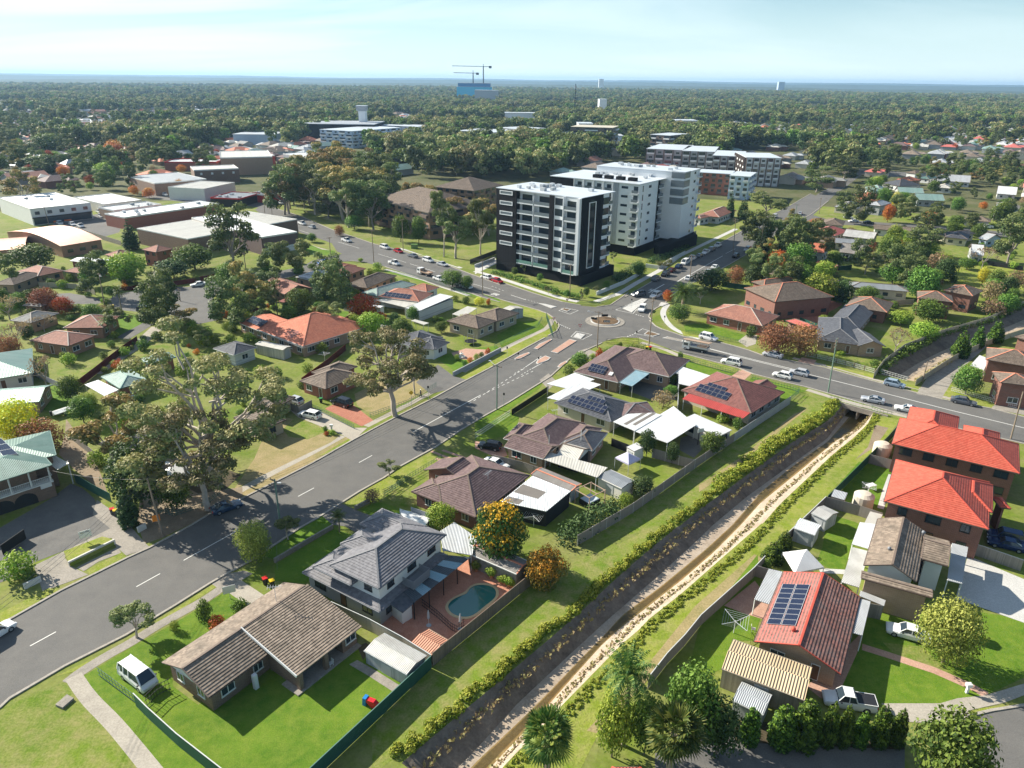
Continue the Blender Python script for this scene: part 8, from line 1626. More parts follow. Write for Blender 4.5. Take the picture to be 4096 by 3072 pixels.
def C8(t,x,y,rz,label,cov):
 p=P(t,x,y);T=AI('boat_on_trailer',label,'boat',tuple(p),rz);m=MB();L=5.2
 prof=[(-2.6,1.0,.9),(-1.0,1.05,.95),(1.0,.95,1.0),(2.2,.5,1.15),(2.7,.05,1.3)]
 for(x0,w0,z0),(x1,w1,z1)in zip(prof[:-1],prof[1:]):
  for s in(1,-1):
   f=[V3((x0,s*w0,z0)),V3((x1,s*w1,z1)),V3((x1,0,.45)),V3((x0,0,.35))];m.face(f if s<0 else f[::-1])
  m.face([V3((x0,-w0,z0)),V3((x1,-w1,z1)),V3((x1,0,z1+.25)),V3((x0,0,z0+.3))]);m.face([V3((x0,w0,z0)),V3((x0,0,z0+.3)),V3((x1,0,z1+.25)),V3((x1,w1,z1))])
 m.face([V3((-2.6,-1,.9)),V3((-2.6,0,1.2)),V3((-2.6,1,.9)),V3((-2.6,0,.35))]);m.bl('hull',MT[cov],T)
 m=MB();m.bar((-2,0,.35),(3.6,0,.4),.1);m.bar((-.8,-1.05,.35),(-.8,1.05,.35),.1);m.bl('trailer',MT['alu'],T)
 for s in(-1,1):m=MB();m.bar((-.8,s*.95,.3),(-.8,s*1.15,.3),.6,n=12);m.bl('wheel',MT['tyre'],T)
 m=MB();m.cbox((-2.85,0,1.0),.35,.35,.9);m.bl('outboard_motor',MT['dark_plastic'],T)
C8('e',465,600,.9,'white boat on a trailer in the back yard by the bare tree','paint_white');C8('b',950,325,2.6,'boat on a trailer under a white cover beside the slate roof','paint_white')
def D8(t,x,y,lid,label):
 p=P(t,x,y);T=AI('wheelie_bin',label,'bin',tuple(p),0.6);m=MB();m.lathe((0,0,0),[(.27,.05),(.36,1.0)],4);m.bl('body',MT['fence_green_dark']if 'fence_green_dark' in MT else MT['dark_plastic'],T);m=MB();m.cbox((0,0,1.04),.62,.66,.09);m.bd('lid',AB('lid_'+lid,{'red':(.6,.02,.02),'yellow':(.75,.5,.02),'green':(.05,.25,.08)}[lid],.4),T,world=W0)
for q in(('a',1808,405,'red','red-lidded bin on the grass by the brick house'),('a',1855,420,'yellow','yellow-lidded bin on the grass by the brick house'),('e',770,1290,'red','red-lidded bin at the foot of the dark cypress'),('e',792,1300,'yellow','yellow-lidded bin at the foot of the dark cypress'),('g',1168,345,'yellow','yellow-lidded bin by the corner house hedge'),('g',1192,345,'red','red-lidded bin by the corner house hedge'),('i',910,1075,'yellow','yellow-lidded bin at the turning circle kerb'),('g',285,1100,'red','red-lidded bin behind the grey sheet fence'),('f',655,700,'green','green-lidded bin by the red gravel driveway')):D8(*q)
def CA(t,x,y,label,sz=1.9):
 p=P(t,x,y);T=AI('clothes_line',label,'clothes line',tuple(p),.4);m=MB();m.bar((0,0,0),(0,0,1.9),.07);m.bl('post',MT['alu'],T);m=MB()
 for a in range(4):
  d=V3((cos(a*1.571),sin(a*1.571),0));e=V3((-d.y,d.x,0));m.bar((0,0,1.7),d*sz+Z0(2.0),.05)
  for r in(.4,.6,.8,1):m.bar(d*sz*r+Z0(1.72+.28*r),e*sz*r+Z0(1.72+.28*r),.025,n=3)
 m.bl('arms',MT['alu'],T)
CA('d',235,735,'rotary clothes line above the pale pavers by the canal fence',2.0);CA('b',1760,350,'rotary clothes line beside the screened white patio');CA('j',1140,1190,'rotary clothes line by the small square shed',1.5);CA('f',680,420,'rotary clothes line below the orange villa',1.4);CA('h',1140,1340,'rotary clothes line in the red duplex garden',1.4)
def BG(t,x,y,ty,label,kind,text=None):
 p=P(t,x,y);o=TL[t];lo,hi=.5,8
 for _ in range(20):
  m_=(lo+hi)/2
  if CC(p+Z0(m_)).y>o[1]+ty*o[2]:lo=m_
  else:hi=m_
 H=lo;T=AI('street_sign',label,'sign',tuple(p),-math.atan2(p.x,p.y));
 if kind!='onpole':m=MB();m.bar((0,.04,0),(0,.04,H-.1),.07);m.bl('post',MT['alu'],T)
 m=MB();mt=MT['line_paint']
 if kind=='giveway':m.face([V3((-.45,0,H)),Z0(H-.8),V3((.45,0,H))]);m.face([V3((-.45,.02,H)),V3((.45,.02,H)),V3((0,.02,H-.8))]);mt=AB('sign_red_paint',(.6,.02,.02),.4);m2=MB();m2.face([V3((-.28,-.01,H-.1)),V3((0,-.01,H-.6)),V3((.28,-.01,H-.1))]);m2.bl('inner_triangle',MT['line_paint'],T)
 elif kind in('diamond','onpole'):mt=AB('sign_'+('orange_paint' if kind=='onpole' else 'yellow_paint'),(.8,.25,.03)if kind=='onpole' else(.8,.5,.02),.5);s=.5;z=H-.5;m.box((-s,-.2,z-s),(2*s,0,0),(0,.03,0),(0,0,2*s))if kind=='onpole' else m.prism([(0,-.5),(.5,0),(0,.5),(-.5,0)],0,.02);
 if kind=='diamond':m.v=[V3((v.x,-v.z,v.y+H-.5))for v in m.v]
 if kind in('board','black'):w=1.5 if kind=='board' else.35;m.box((-w/2,0,H-(1.1 if kind=='board' else.5)),(w,0,0),(0,.04,0),(0,0,1.1 if kind=='board' else.5));mt=MT['frame_white']if kind=='board' else MT['fence_black']
 m.bl('plate',mt,T)
 if text:
  for i,(s,sz)in enumerate(text):
   cu=bpy.data.curves.new('text','FONT');cu.body=s;cu.size=sz;cu.align_x='CENTER';to=NO('lettering',cu);dg=bpy.context.evaluated_depsgraph_get();me=bpy.data.meshes.new_from_object(to.evaluated_get(dg));bpy.data.objects.remove(to)
   me.materials.clear();me.materials.append(MT['fence_black']);lo_=NO('lettering',me);lo_.parent=T;lo_.location=(0,-.012 if kind!='onpole' else-.215,H-.35-.27*i);lo_.rotation_euler=(pi/2,0,0)
BG('a',600,140,38,'white board sign on a post in the raised garden bed','board',[('PHYSIO',.26),('OPEN',.2),('9602 7088',.26)][2:3]);BG('a',1570,505,415,'leaning white sale board on the front lawn','board');BG('e',1080,1400,1290,'orange diamond sign on the leaning timber pole','onpole');BG('f',1272,738,615,'yellow diamond sign beside the street gum','diamond');BG('f',1385,675,585,'small black parking sign on the footpath','black');BG('f',1898,720,632,'small black parking sign on the right verge','black');BG('f',1920,390,318,'small red and black sign on the left verge','black')
BG('r',577,352,268,'give way sign on the splitter island of the main street','giveway');BG('r',388,270,218,'give way sign on the left corner verge','giveway');BG('r',485,160,82,'give way sign on the north-west splitter island','giveway');BG('r',952,150,82,'sign on the long concrete median','black');BG('r',1190,270,205,'street name sign on the right-hand corner','black');BG('r',990,362,315,'small sign on the cross street splitter','black');BG('r',280,545,505,'keep left sign on the pointed red-paved island','black');BG('r',133,505,472,'black arrow sign on the small red-paved island','black')
p=P('f',1333,662);T=AI('person','person in dark clothes and a pale cap walking on the footpath beside the main street','person',tuple(p),-1.0)
bm_=bmesh.new();J=[((0,0,.95),.15),((0,0,1.2),.16),((0,0,1.42),.15),((0,0,1.52),.06),((0,.02,1.64),.10),((0,.02,1.74),.085),((.1,.05,.9),.10),((.1,.16,.5),.07),((.1,.08,.06),.05),((.1,.22,.04),.045),((-.1,0,.9),.10),((-.1,-.06,.5),.07),((-.1,-.26,.1),.05),((-.1,-.12,.04),.045),((.2,0,1.4),.06),((.24,-.1,1.12),.045),((.24,.06,.9),.035),((-.2,0,1.4),.06),((-.24,.08,1.12),.045),((-.24,.24,.95),.035)]
vv=[bm_.verts.new(j[0])for j in J]
for a,b in((0,1),(1,2),(2,3),(3,4),(4,5),(0,6),(6,7),(7,8),(8,9),(0,10),(10,11),(11,12),(12,13),(2,14),(14,15),(15,16),(2,17),(17,18),(18,19)):bm_.edges.new((vv[a],vv[b]))
me=bpy.data.meshes.new('body');bm_.to_mesh(me);me.materials.append(AB('clothes_dark',(.03,.03,.04),.8));o=NO('body',me);o.parent=T;md=o.modifiers.new('skin','SKIN');
for i,j in enumerate(J):me.skin_vertices[0].data[i].radius=(j[1],j[1])
me.skin_vertices[0].data[0].use_root=True;o.modifiers.new('sub','SUBSURF').levels=1
m=MB();m.lathe((0,.02,1.70),[(.115,0),(.11,.06),(.05,.11)],10);m.bl('cap',MT['paint_white'],T)
def gi(t,x,y,label,cat,name,fn,rz=0):p=P(t,x,y);T=AI(name,label,cat,tuple(p),rz);fn(T);return T
def umb(T):m=MB();m.bar((0,0,0),(0,0,2.3),.05);m.bl('pole',MT['alu'],T);m=MB();m.lathe((0,0,0),[(.05,1.0),(.16,1.15),(.12,1.9),(.03,2.35)],8);m.bd('folded_canopy',AB('canvas_grey',(.42,.44,.46),.8),T,world=W0);m=MB();m.lathe((0,0,0),[(.32,0),(.32,.08)],12);m.bl('base',MT['door_grey'],T)
gi('b',1047,1025,'folded grey garden umbrella on the terracotta paving','umbrella','garden_umbrella',umb);gi('b',1262,1050,'folded umbrella beside the pool fence','umbrella','garden_umbrella',umb)
def pot(s,lf):
 def f(T):m=MB();m.lathe((0,0,0),[(.18*s,0),(.26*s,.42*s)],10);m.bl('pot',MT['terra_pot'],T);me=BB[lf][0][1];o=NO('leaves',me);o.parent=T;o.location=(0,0,.35*s);o.scale=(.42*s,.42*s,.42*s)
 return f
AB('terra_pot',(.55,.22,.12),.8)
for i,(x,y,s)in enumerate(((1368,655,1.3),(1472,700,1.3),(1538,738,.9),(1562,745,1.1),(1590,758,1.1),(1612,765,.9))):gi('b',x,y,'potted plant beside the stone-walled outbuilding','potted plant','potted_plant',pot(s,'bushb'))['group']='potted plants along the stone-walled outbuilding'
def DQ(T):m=MB();m.box((0,-.25,0),(1.3,0,0),(0,.5,0),(-1.0,0,.9));m.bd('chute',AB('toy_red',(.7,.02,.03),.4),T,world=W0);m=MB();m.box((-1.1,-.3,0),(.4,0,0),(0,.6,0),(.1,0,1.0));m.bd('ladder',AB('toy_blue',(.02,.2,.5),.4),T,world=W0)
gi('b',665,1575,'small red and blue plastic slide on the shaded lawn','slide','toy_slide',DQ,-.4)
def CT(T):
 m=MB();m.cbox((0,0,.43),.45,.45,.05);m.bl('seat',MT['white_metal'],T);m=MB();m.box((-.22,.2,.45),(.44,0,0),(0,.04,0),(0,.08,.45));m.bl('backrest',MT['white_metal'],T)
 for a in(-.2,.2):
  for b in(-.2,.2):m=MB();m.bar((a,b,0),(a,b,.42),.05);m.bl('leg',MT['white_metal'],T)
gi('b',352,1310,'white plastic chair on the porch, left one','chair','plastic_chair',CT,.5);gi('b',380,1300,'white plastic chair on the porch, right one','chair','plastic_chair',CT,-.7);gi('d',368,725,'white plastic chair on the pale pavers under the clothes line','chair','plastic_chair',CT,1.2)
def C6(T):m=MB();m.cbox((0,0,.74),1.6,.9,.05);m.bl('table_top',MT['white_metal'],T);[(lambda q:(q.bar((a,b,0),(a,b,.72),.06),q.bl('leg',MT['white_metal'],T)))(MB())for a in(-.7,.7)for b in(-.35,.35)]
gi('e',905,505,'white trestle table in front of the roller door','table','garden_table',C6,.2);gi('h',1165,1285,'white table with washing in the red duplex garden','table','garden_table',C6,.4)
def DI(T):
 c=[V3((a,b,2.1))for a,b in((-1.5,-1.5),(1.5,-1.5),(1.5,1.5),(-1.5,1.5))];m=MB()
 for i in range(4):m.face([c[i],c[(i+1)%4],Z0(3.0)]);m.face([c[i]-Z0(.25),c[(i+1)%4]-Z0(.25),c[(i+1)%4],c[i]])
 m.bd('canopy',AB('canvas_lilac',(.50,.48,.62),.8),T,world=W0)
 for q in c:m=MB();m.bar((q.x,q.y,0),(q.x,q.y,2.1),.06);m.bl('leg',MT['alu'],T)
gi('g',1035,1150,'lilac pop-up canopy in the yard behind the grey shed','gazebo','pop_up_canopy',DI,.7)
def spa(T):m=MB();m.box((-1.2,-1.1,0),(2.4,0,0),(0,2.2,0),(0,0,.85));m.bl('tub',MT['fence_black'],T);m=MB();m.box((-1.1,-1.0,.86),(2.2,0,0),(0,2.0,0),(0,0,.06));m.bd('cover',AB('spa_cover',(.5,.56,.6),.6),T,world=W0);m=MB();[m.bar((a,b,0),(a,b,2.4),.12)for a in(-1.7,1.7)for b in(-1.5,1.5)];[m.bar((a,-1.6,2.4),(a,1.6,2.4),.1)for a in(-1.7,0,1.7)];[m.bar((-1.8,b,2.45),(1.8,b,2.45),.1)for b in(-1.5,1.5)];m.bl('timber_frame',MT['tray_wood'],T)
gi('g',780,1385,'blue-grey spa tub under an open timber frame','spa','spa_tub',spa,.7)
def C5(T):m=MB();m.lathe((0,0,0),[(1.5,.78),(1.5,.84)],20);m.bl('mat',MT['fence_black'],T);m=MB();[m.bar((1.55*cos(a),1.55*sin(a),0),(1.55*cos(a),1.55*sin(a),2.5),.06)for a in[i*1.047 for i in range(6)]];m.bl('frame',MT['alu'],T)
gi('f',1672,300,'round trampoline with net posts beside the white house','trampoline','trampoline',C5);gi('l',770,890,'round trampoline behind the white cottage','trampoline','trampoline',C5)
def DV(T):m=MB();m.lathe((0,0,0),[(.9,0),(.9,.3),(.25,.32),(.18,.8),(.5,.9),(.45,1.0),(.1,1.05),(.1,1.35),(.02,1.5)],16);m.bl('basin',W_['offw'],T)
gi('f',1610,390,'tiered stone garden fountain on the gravel front yard','fountain','garden_fountain',DV)
def mbx(T):m=MB();m.box((-.12,-.12,0),(.24,0,0),(0,.24,0),(0,0,.95));m.bl('post',W_['white'],T);m=MB();m.box((-.28,-.22,.95),(.56,0,0),(0,.44,0),(0,0,.35));m.bl('box',W_['white'],T)
gi('d',1820,1142,'white letter box beside the pink garden path','letter box','letter_box',mbx);gi('f',727,890,'white letter box in the round garden bed','letter box','letter_box',mbx)
def DO(T):m=MB();m.lathe((0,0,0),[(1.5,0),(1.5,1.9),(.9,2.3),(.2,2.4)],18);m.bl('tank',W_['cream'],T)
gi('h',1238,1050,'round cream water tank behind the upper red duplex','water tank','water_tank',DO);gi('h',1110,1400,'round cream canvas-topped tank on the duplex lawn','water tank','water_tank',DO)
def D4(T):m=MB();m.bar((0,0,0),(0,0,3.3),.1);m.bl('post',MT['fence_black'],T);m=MB();m.box((-.6,-.5,2.7),(1.2,0,0),(0,.04,0),(0,0,.8));m.bl('backboard',MT['white_metal'],T);m=MB();m.bar((-.22,-.9,2.8),(.22,-.9,2.8),.04);m.bar((-.22,-.55,2.8),(-.22,-.9,2.8),.04);m.bar((.22,-.55,2.8),(.22,-.9,2.8),.04);m.bl('ring',MT['sign_red'],T)
gi('g',1515,985,'basketball hoop over the dark games yard','basketball hoop','basketball_hoop',D4,.3);AA('games_court','g',Q('1390 1020 1400 940 1520 900 1560 1000 1490 1075'),'asphalt2',z=.02)
def D5(T):m=MB();m.box((-1.2,-.8,0),(2.4,0,0),(0,1.6,0),(0,0,1.5));m.bd('cabinet',AB('kiosk_green',(.12,.22,.05),.5),T,world=W0);m=MB();m.box((-1.25,-.85,1.5),(2.5,0,0),(0,1.7,0),(0,0,.1));m.bl('lid',MT['kiosk_green'],T)
gi('j',1525,690,'green electrical kiosk on the grass beneath the gums','kiosk','electrical_kiosk',D5)
m=MB();m.prism([flat(P('a',x,y))for x,y in((380,1235),(460,1165),(505,1190),(430,1255))],0,.28);one(m,'concrete_pit_lid','rectangular concrete pit lid in the grass at bottom left','pit lid',GR['concold'])
WI=dict(mesh_=1);CW=F_['capw'];CD=dict(cap=CW)
# fences and low walls
def FN(t,pts,z,h,mat,label,**k):return DB(label,[flat(P(t,x,y,z))for x,y in pts],h,F_[mat]if mat in F_ else MT.get(mat,W_.get(mat)),**k)
for t,pts,z,h,mt,lb,k in(('b',Q('0 2300 239 1994 600 1660 1062 1232'),1.8,1.8,'green','green sheet fence between the lawn and the canal bank, behind the silver shed',dict(posts=.0,cap=MT['gutter_green'])),('a',Q('905 1145 1000 1240 1200 1420 1560 1700 2100 2100'),1.8,1.8,'green','green sheet fence running down from the white van gate',CD),('a',[(655,965),(905,1150)],1.3,1.3,'wire','green wire mesh fence beside the white van',WI),('b',[(1070,1215),(1165,1135),(1740,672)],1.9,1.9,'wood','tall timber paling fence between the pool yard and the canal',dict(cap=F_['wood'])),('b',Q('380 862 640 980 870 1105 1060 1225'),1.8,1.8,'beige','beige fence between the worn-roofed brick house and the pool house',CD),('g',Q('700 1600 1080 1380 1210 1290 1500 1085 1770 905'),1.8,1.8,'taupe','long taupe sheet fence with pale posts above the canal bank',dict(posts=.05,pm=F_['capw'],gap=3.2)),('g',[(1770,905),(2150,655)],1.8,1.8,'pale','pale silver sheet fence behind the red verandah house',dict(posts=.05,pm=F_['capw'],gap=3.0)),('g',[(2150,655),(2212,600)],1.2,1.2,'wire','short wire fence at the end of the pale silver fence',WI),('c',Q('1185 1030 1310 870 1430 745 1540 610 1900 290 1975 210'),1.8,1.8,'taupe','long curving sheet fence on the right bank of the canal',dict(cap=CW,posts=.04,gap=3)),('h',[(600,1590),(865,1338)],1.8,1.8,'taupe','grey fence behind the two small canal-side sheds',CD),('h',[(880,1330),(1290,925),(1400,800)],1.8,1.8,'green','dark green fence between the canal and the red duplex gardens',{}),('h',[(865,1338),(1100,1400),(1250,1450)],1.8,1.8,'taupe','grey fence dividing the two canal-side gardens',{}),('h',[(1160,1048),(1360,1100)],1.8,1.8,'taupe','short taupe fence at the corner of the upper red duplex',{}),('d',[(385,272),(475,300)],1.8,1.8,'taupe','short fence return by the striped awning',{}),('d',Q('1500 0 1720 80 1950 150 2212 240'),1.8,1.8,'woodg','grey-green paling fence in front of the blue cars',CD),('f',[(1265,1408),(1385,1450)],1.7,1.7,'pale','short pale sheet fence beside the covered boat',{}),('g',[(125,1052),(320,1100),(470,1150)],1.8,1.8,'taupe','grey sheet fence between the white sedan and the plum-roofed garage',dict(posts=.04)),('g',[(930,940),(1060,990)],1.6,1.6,'dark','dark slatted fence by the washing yard',{}),('g',[(1210,1010),(1390,1060),(1490,1085)],1.8,1.8,'taupe','taupe fence around the dark games yard',dict(posts=.04,pm=F_['capw'])),('g',[(1386,398),(1384,712)],1.8,1.8,'pale','pale fence between the corner house yard and the maroon-roofed house',{}),('g',[(0,905),(40,880),(240,748)],1.2,1.2,'white','white picket fence between brick piers on the front lawn',dict(rails=True)),('g',[(250,745),(500,585)],1.3,1.3,'black','black panelled front fence on a pale brick base',{}),('g',Q('890 265 965 260 1040 262 1117 255'),1.2,1.2,'black','black pedestrian railing on the corner by the roundabout',dict(rails=True)),('g',[(485,82),(530,215)],1.6,1.6,'wire','dark green railing on the corner verge by the give way sign',dict(rails=True)),('k',Q('820 1310 985 1320 1060 1290 1130 1240'),1.2,1.2,'wire','green railing at the corner in front of the apartment blocks',dict(rails=True)),('g',Q('1390 375 1560 420 1750 470 1800 460'),1.1,1.1,'wire','green wire fence along the cross street lawn',WI),('g',[(1880,510),(2160,580),(2212,600)],1.1,1.1,'wire','wire fence along the verge beside the maroon roof',WI),('g',Q('1430 205 1560 215 1700 250 1850 280'),1.0,1.0,'wire','low green fence in front of the red brick house',WI),('h',Q('725 352 880 385 1060 430 1200 470'),1.1,1.1,'white','pale picket fence with red posts along the cross street',dict(rails=True,posts=.1,pm=F_['maroon'])),('h',Q('1195 490 1260 405 1400 300 1650 205 1980 110 2250 -10'),1.6,1.6,'cream','cream sheet fence along the far side of the second canal reach',{}),('h',Q('1480 540 1560 490 1740 375 1960 275 2230 190'),1.5,1.5,'cream','pale fence along the near side of the second canal reach',{}),('h',[(1238,470),(1425,525)],1.1,1.1,'white','grey pipe railing over the culvert, far side',WI),('s',Q('225 280 350 315 460 345 600 372'),1.2,1.2,'white','grey pipe railing above the culvert headwall',WI),('s',[(60,255),(225,300)],1.1,1.1,'wire','wire fence left of the culvert railing',WI),('s',[(590,380),(720,440),(870,475)],1.1,1.1,'wire','wire fence right of the culvert railing',WI),('h',Q('1720 590 1900 640 2040 680 2170 710'),1.0,1.0,'white','white picket fence in front of the brown brick house at the right edge',dict(rails=True)),('e',[(500,1010),(620,1080),(745,1145)],1.7,1.7,'green','green sheet fence between the forecourt and the gravel yard',{}),('e',Q('500 395 640 290 820 150 930 75'),1.7,1.7,'maroon','long maroon sheet fence beside the narrow concrete driveway',{}),('e',Q('-40 140 200 300 400 390 520 450'),1.3,1.3,'pale','pale low fence behind the pale green roofs',{}),('e',[(1010,660),(1170,570),(1300,560)],1.4,1.4,'beige','beige fence along the gum-shaded back lawn',{}),('e',[(460,720),(640,860)],1.4,1.4,'woodg','grey paling fence along the gravel yard',{}),('e',Q('1060 1240 1180 1270 1400 1200 1500 1110'),.9,.9,'wire','low wire fence under the kerbside gum',WI),('e',[(0,1500),(160,1390)],1.6,1.6,'dark','dark slatted fence at the left edge by the road',{}),('f',[(585,705),(880,850)],.9,.9,'wire','low wire fence between the two driveways',WI),('f',[(980,770),(1240,680),(1440,560)],1.0,1.0,'wire','wire front fence behind the street gum',WI),('f',[(590,680),(500,725),(430,695)],1.6,1.6,'woodg','grey paling fence around the silver car yard',{}),('f',[(520,530),(700,400),(820,300)],1.6,1.6,'maroon','maroon fence below the orange villa',{}),('f',Q('1830 305 2010 220 2130 160 2160 110'),1.0,1.0,'wire','wire fence around the green corner garden',WI),('f',[(1075,1310),(1250,1185),(1480,1050)],1.0,1.0,'wire','wire front fence of the plum-roofed red brick house',WI),('b',[(730,100),(830,55)],.9,.9,'wire','short wire fence by the brown shrub',WI),('j',Q('150 1130 440 1230 700 1260 950 1250 1190 1140'),1.7,1.7,'maroon','maroon fence curving behind the orange villa',{}),('j',Q('1270 840 1480 890 1700 950 1990 1060'),1.0,1.0,'wire','green wire fence along the north-west footpath',WI),('j',[(1970,780),(2212,690)],1.7,1.7,'dark','dark fence beside the black apartment block driveway',{}),('i',Q('305 865 460 865 610 875 760 925'),1.6,1.6,'cream','cream panelled fence around the pale forecourt',dict(posts=.05,pm=F_['dark'],gap=2.6)),('i',[(475,395),(700,450),(970,530)],1.8,1.8,'woodg','grey timber fence beside the barrel-roofed hall',{}),('i',[(1365,860),(1550,830),(1720,795)],1.5,1.5,'maroon','brown fence along the turning circle under the dark shrubs',{}),('i',[(860,900),(1050,895),(1240,855)],1.3,1.3,'maroon','brown fence in front of the large round street tree',{}),('l',[(410,1345),(560,1400),(640,1440)],1.6,1.6,'green','green fence behind the salmon tile roof',{}),('l',[(640,1150),(810,1200)],1.6,1.6,'green','green-grey fence behind the townhouse court',{}),('l',[(1090,1215),(1330,1200)],1.6,1.6,'beige','beige fence in front of the light grey roof',{}),('l',[(700,930),(830,925)],1.8,1.8,'green','dark green fence below the white cottage',{}),('l',[(1850,880),(2212,935)],1.6,1.6,'dark','dark fence along the paddock',{}),('k',[(1990,1160),(2212,1190)],1.7,1.7,'green','grey-green fence right of the date palm',{})):
 FN(t,pts,z,h,mt,lb,**k)
def AV(t,pts,h,mat,label,w=.25):
 k=len(pts)//2;ps=[flat(P(t,x,y))for x,y in pts];m=MB()
 for a,b in zip(ps[:-1],ps[1:]):
  d=b-a;n=V3((-d.y,d.x,0)).normalized()*w;m.box(a,d,n,(0,0,h))
 return one(m,'garden_wall',label,'low wall',mat)
AV('a',[(475,285),(790,130)],.8,W_['offw'],'low white wall in front of the garden bed with the sign');AV('a',[(170,440),(285,385)],.8,W_['offw'],'low white wall by the left-edge shrubs');AV('b',[(0,600),(400,365)],.7,GR['concold'],'long low concrete wall along the right side verge');AV('b',[(548,240),(650,188)],.7,GR['concold'],'short low concrete wall with a letter box pillar')
AV('f',[(1555,520),(1880,350)],1.0,W_['grey'],'low grey rendered front wall with shrubs behind');AV('k',[(980,1270),(1200,1180),(1350,1095)],1.2,W_['white'],'long white retaining wall beside the black apartment block');AV('k',Q('1370 1045 1480 1060 1560 1010 1690 940'),1.3,W_['white'],'white planter walls along the tree-lined street');AV('k',[(0,1045),(160,985)],1.0,W_['white'],'white ramp wall at the apartment driveway');AV('e',[(945,1415),(1000,1385)],.9,W_['offw'],'short white wall at the foot of the dark cypress')
m=MB();m.prism([flat(P('a',x,y))for x,y in((480,285),(440,200),(700,100),(745,110),(780,135))],.0,.55);bed=one(m,'garden_bed','raised garden bed behind the low white wall','garden bed',GR['weedy'])
ct=AI('culvert','concrete road culvert with two openings where the canal passes under the street','culvert',tuple(P('h',1050,780)),0)
d=HWR-HWL;a=flat(HWL)-d*.35;u_=d.normalized();n=V3((-u_.y,u_.x,0));n=n if n.y>0 else-n
m=MB();m.box(a+Z0(-.7),d*1.8,n*.35,(0,0,1.0));m.bd('headwall',GR['concold'],ct)
for f0,f1 in((-.3,.12),(.50,.53),(.90,1.3)):m=MB();m.box(hw(f0,-2.8)+n*.02,d*(f1-f0),n*7,(0,0,2.09));m.bd('pier',GR['concold'],ct)
m=MB();m.box(hw(-.3,-2.8)+n*7,d*1.6,n*.3,(0,0,2.7));m.bd('culvert_shade_backing',MT['screen_and_shade_dark'],ct);m=MB();m.box(hw(-.3,-2.9)+n*.02,d*1.6,n*7,(0,0,.3));m.bd('channel_floor',GR['silt'],ct)  # added dark sheet closes the culvert and stands for the shade inside
AB('pole_timber',(.27,.21,.16),.9);AB('pole_green',(.16,.24,.19),.8);AB('wire_grey',(.10,.10,.10),.6)
POL={}
def D2(key,t,bx,by,tx,ty,label,mat='pole_timber',arms=1,lamp=None,w=.30,cat='power pole',name='power_pole'):
 b=P(t,bx,by);o=TL[t];lo,hi=1,30
 for _ in range(25):
  m_=(lo+hi)/2
  if CC(b+Z0(m_)).y>o[1]+ty*o[2]:lo=m_
  else:hi=m_
 H=lo;top=P(t,tx,ty,H);top=b+V3((max(-.8,min(.8,top.x-b.x)),max(-.8,min(.8,top.y-b.y)),H));T=AI(name,label,cat,tuple(b),0)
 m=MB();m.bar(b-Z0(.2),top,w,n=8,w2=w*.7);m.bd('pole',MT[mat],T)
 a=POL.get('dir',V3((1,0,0)))
 for k in range(arms):
  m=MB();q=top-Z0(.35+.7*k);m.bar(q-a*1.1,q+a*1.1,.12)
  for s in(-1,-.4,.4,1):m.bar(q+a*s,q+a*s+Z0(.25),.09)
  m.bd('crossarm',MT['pole_timber'],T)
 if lamp:m=MB();q=top-Z0(.5);d=(P(t,lamp[0],lamp[1],H+.3)-q);d=d.normalized()*min(2.6,d.length);m.bar(q,q+d,.07);m.cbox(q+d,.5,.25,.12);m.bd('street_light',MT['alu'],T)
 if key:POL[key]=top
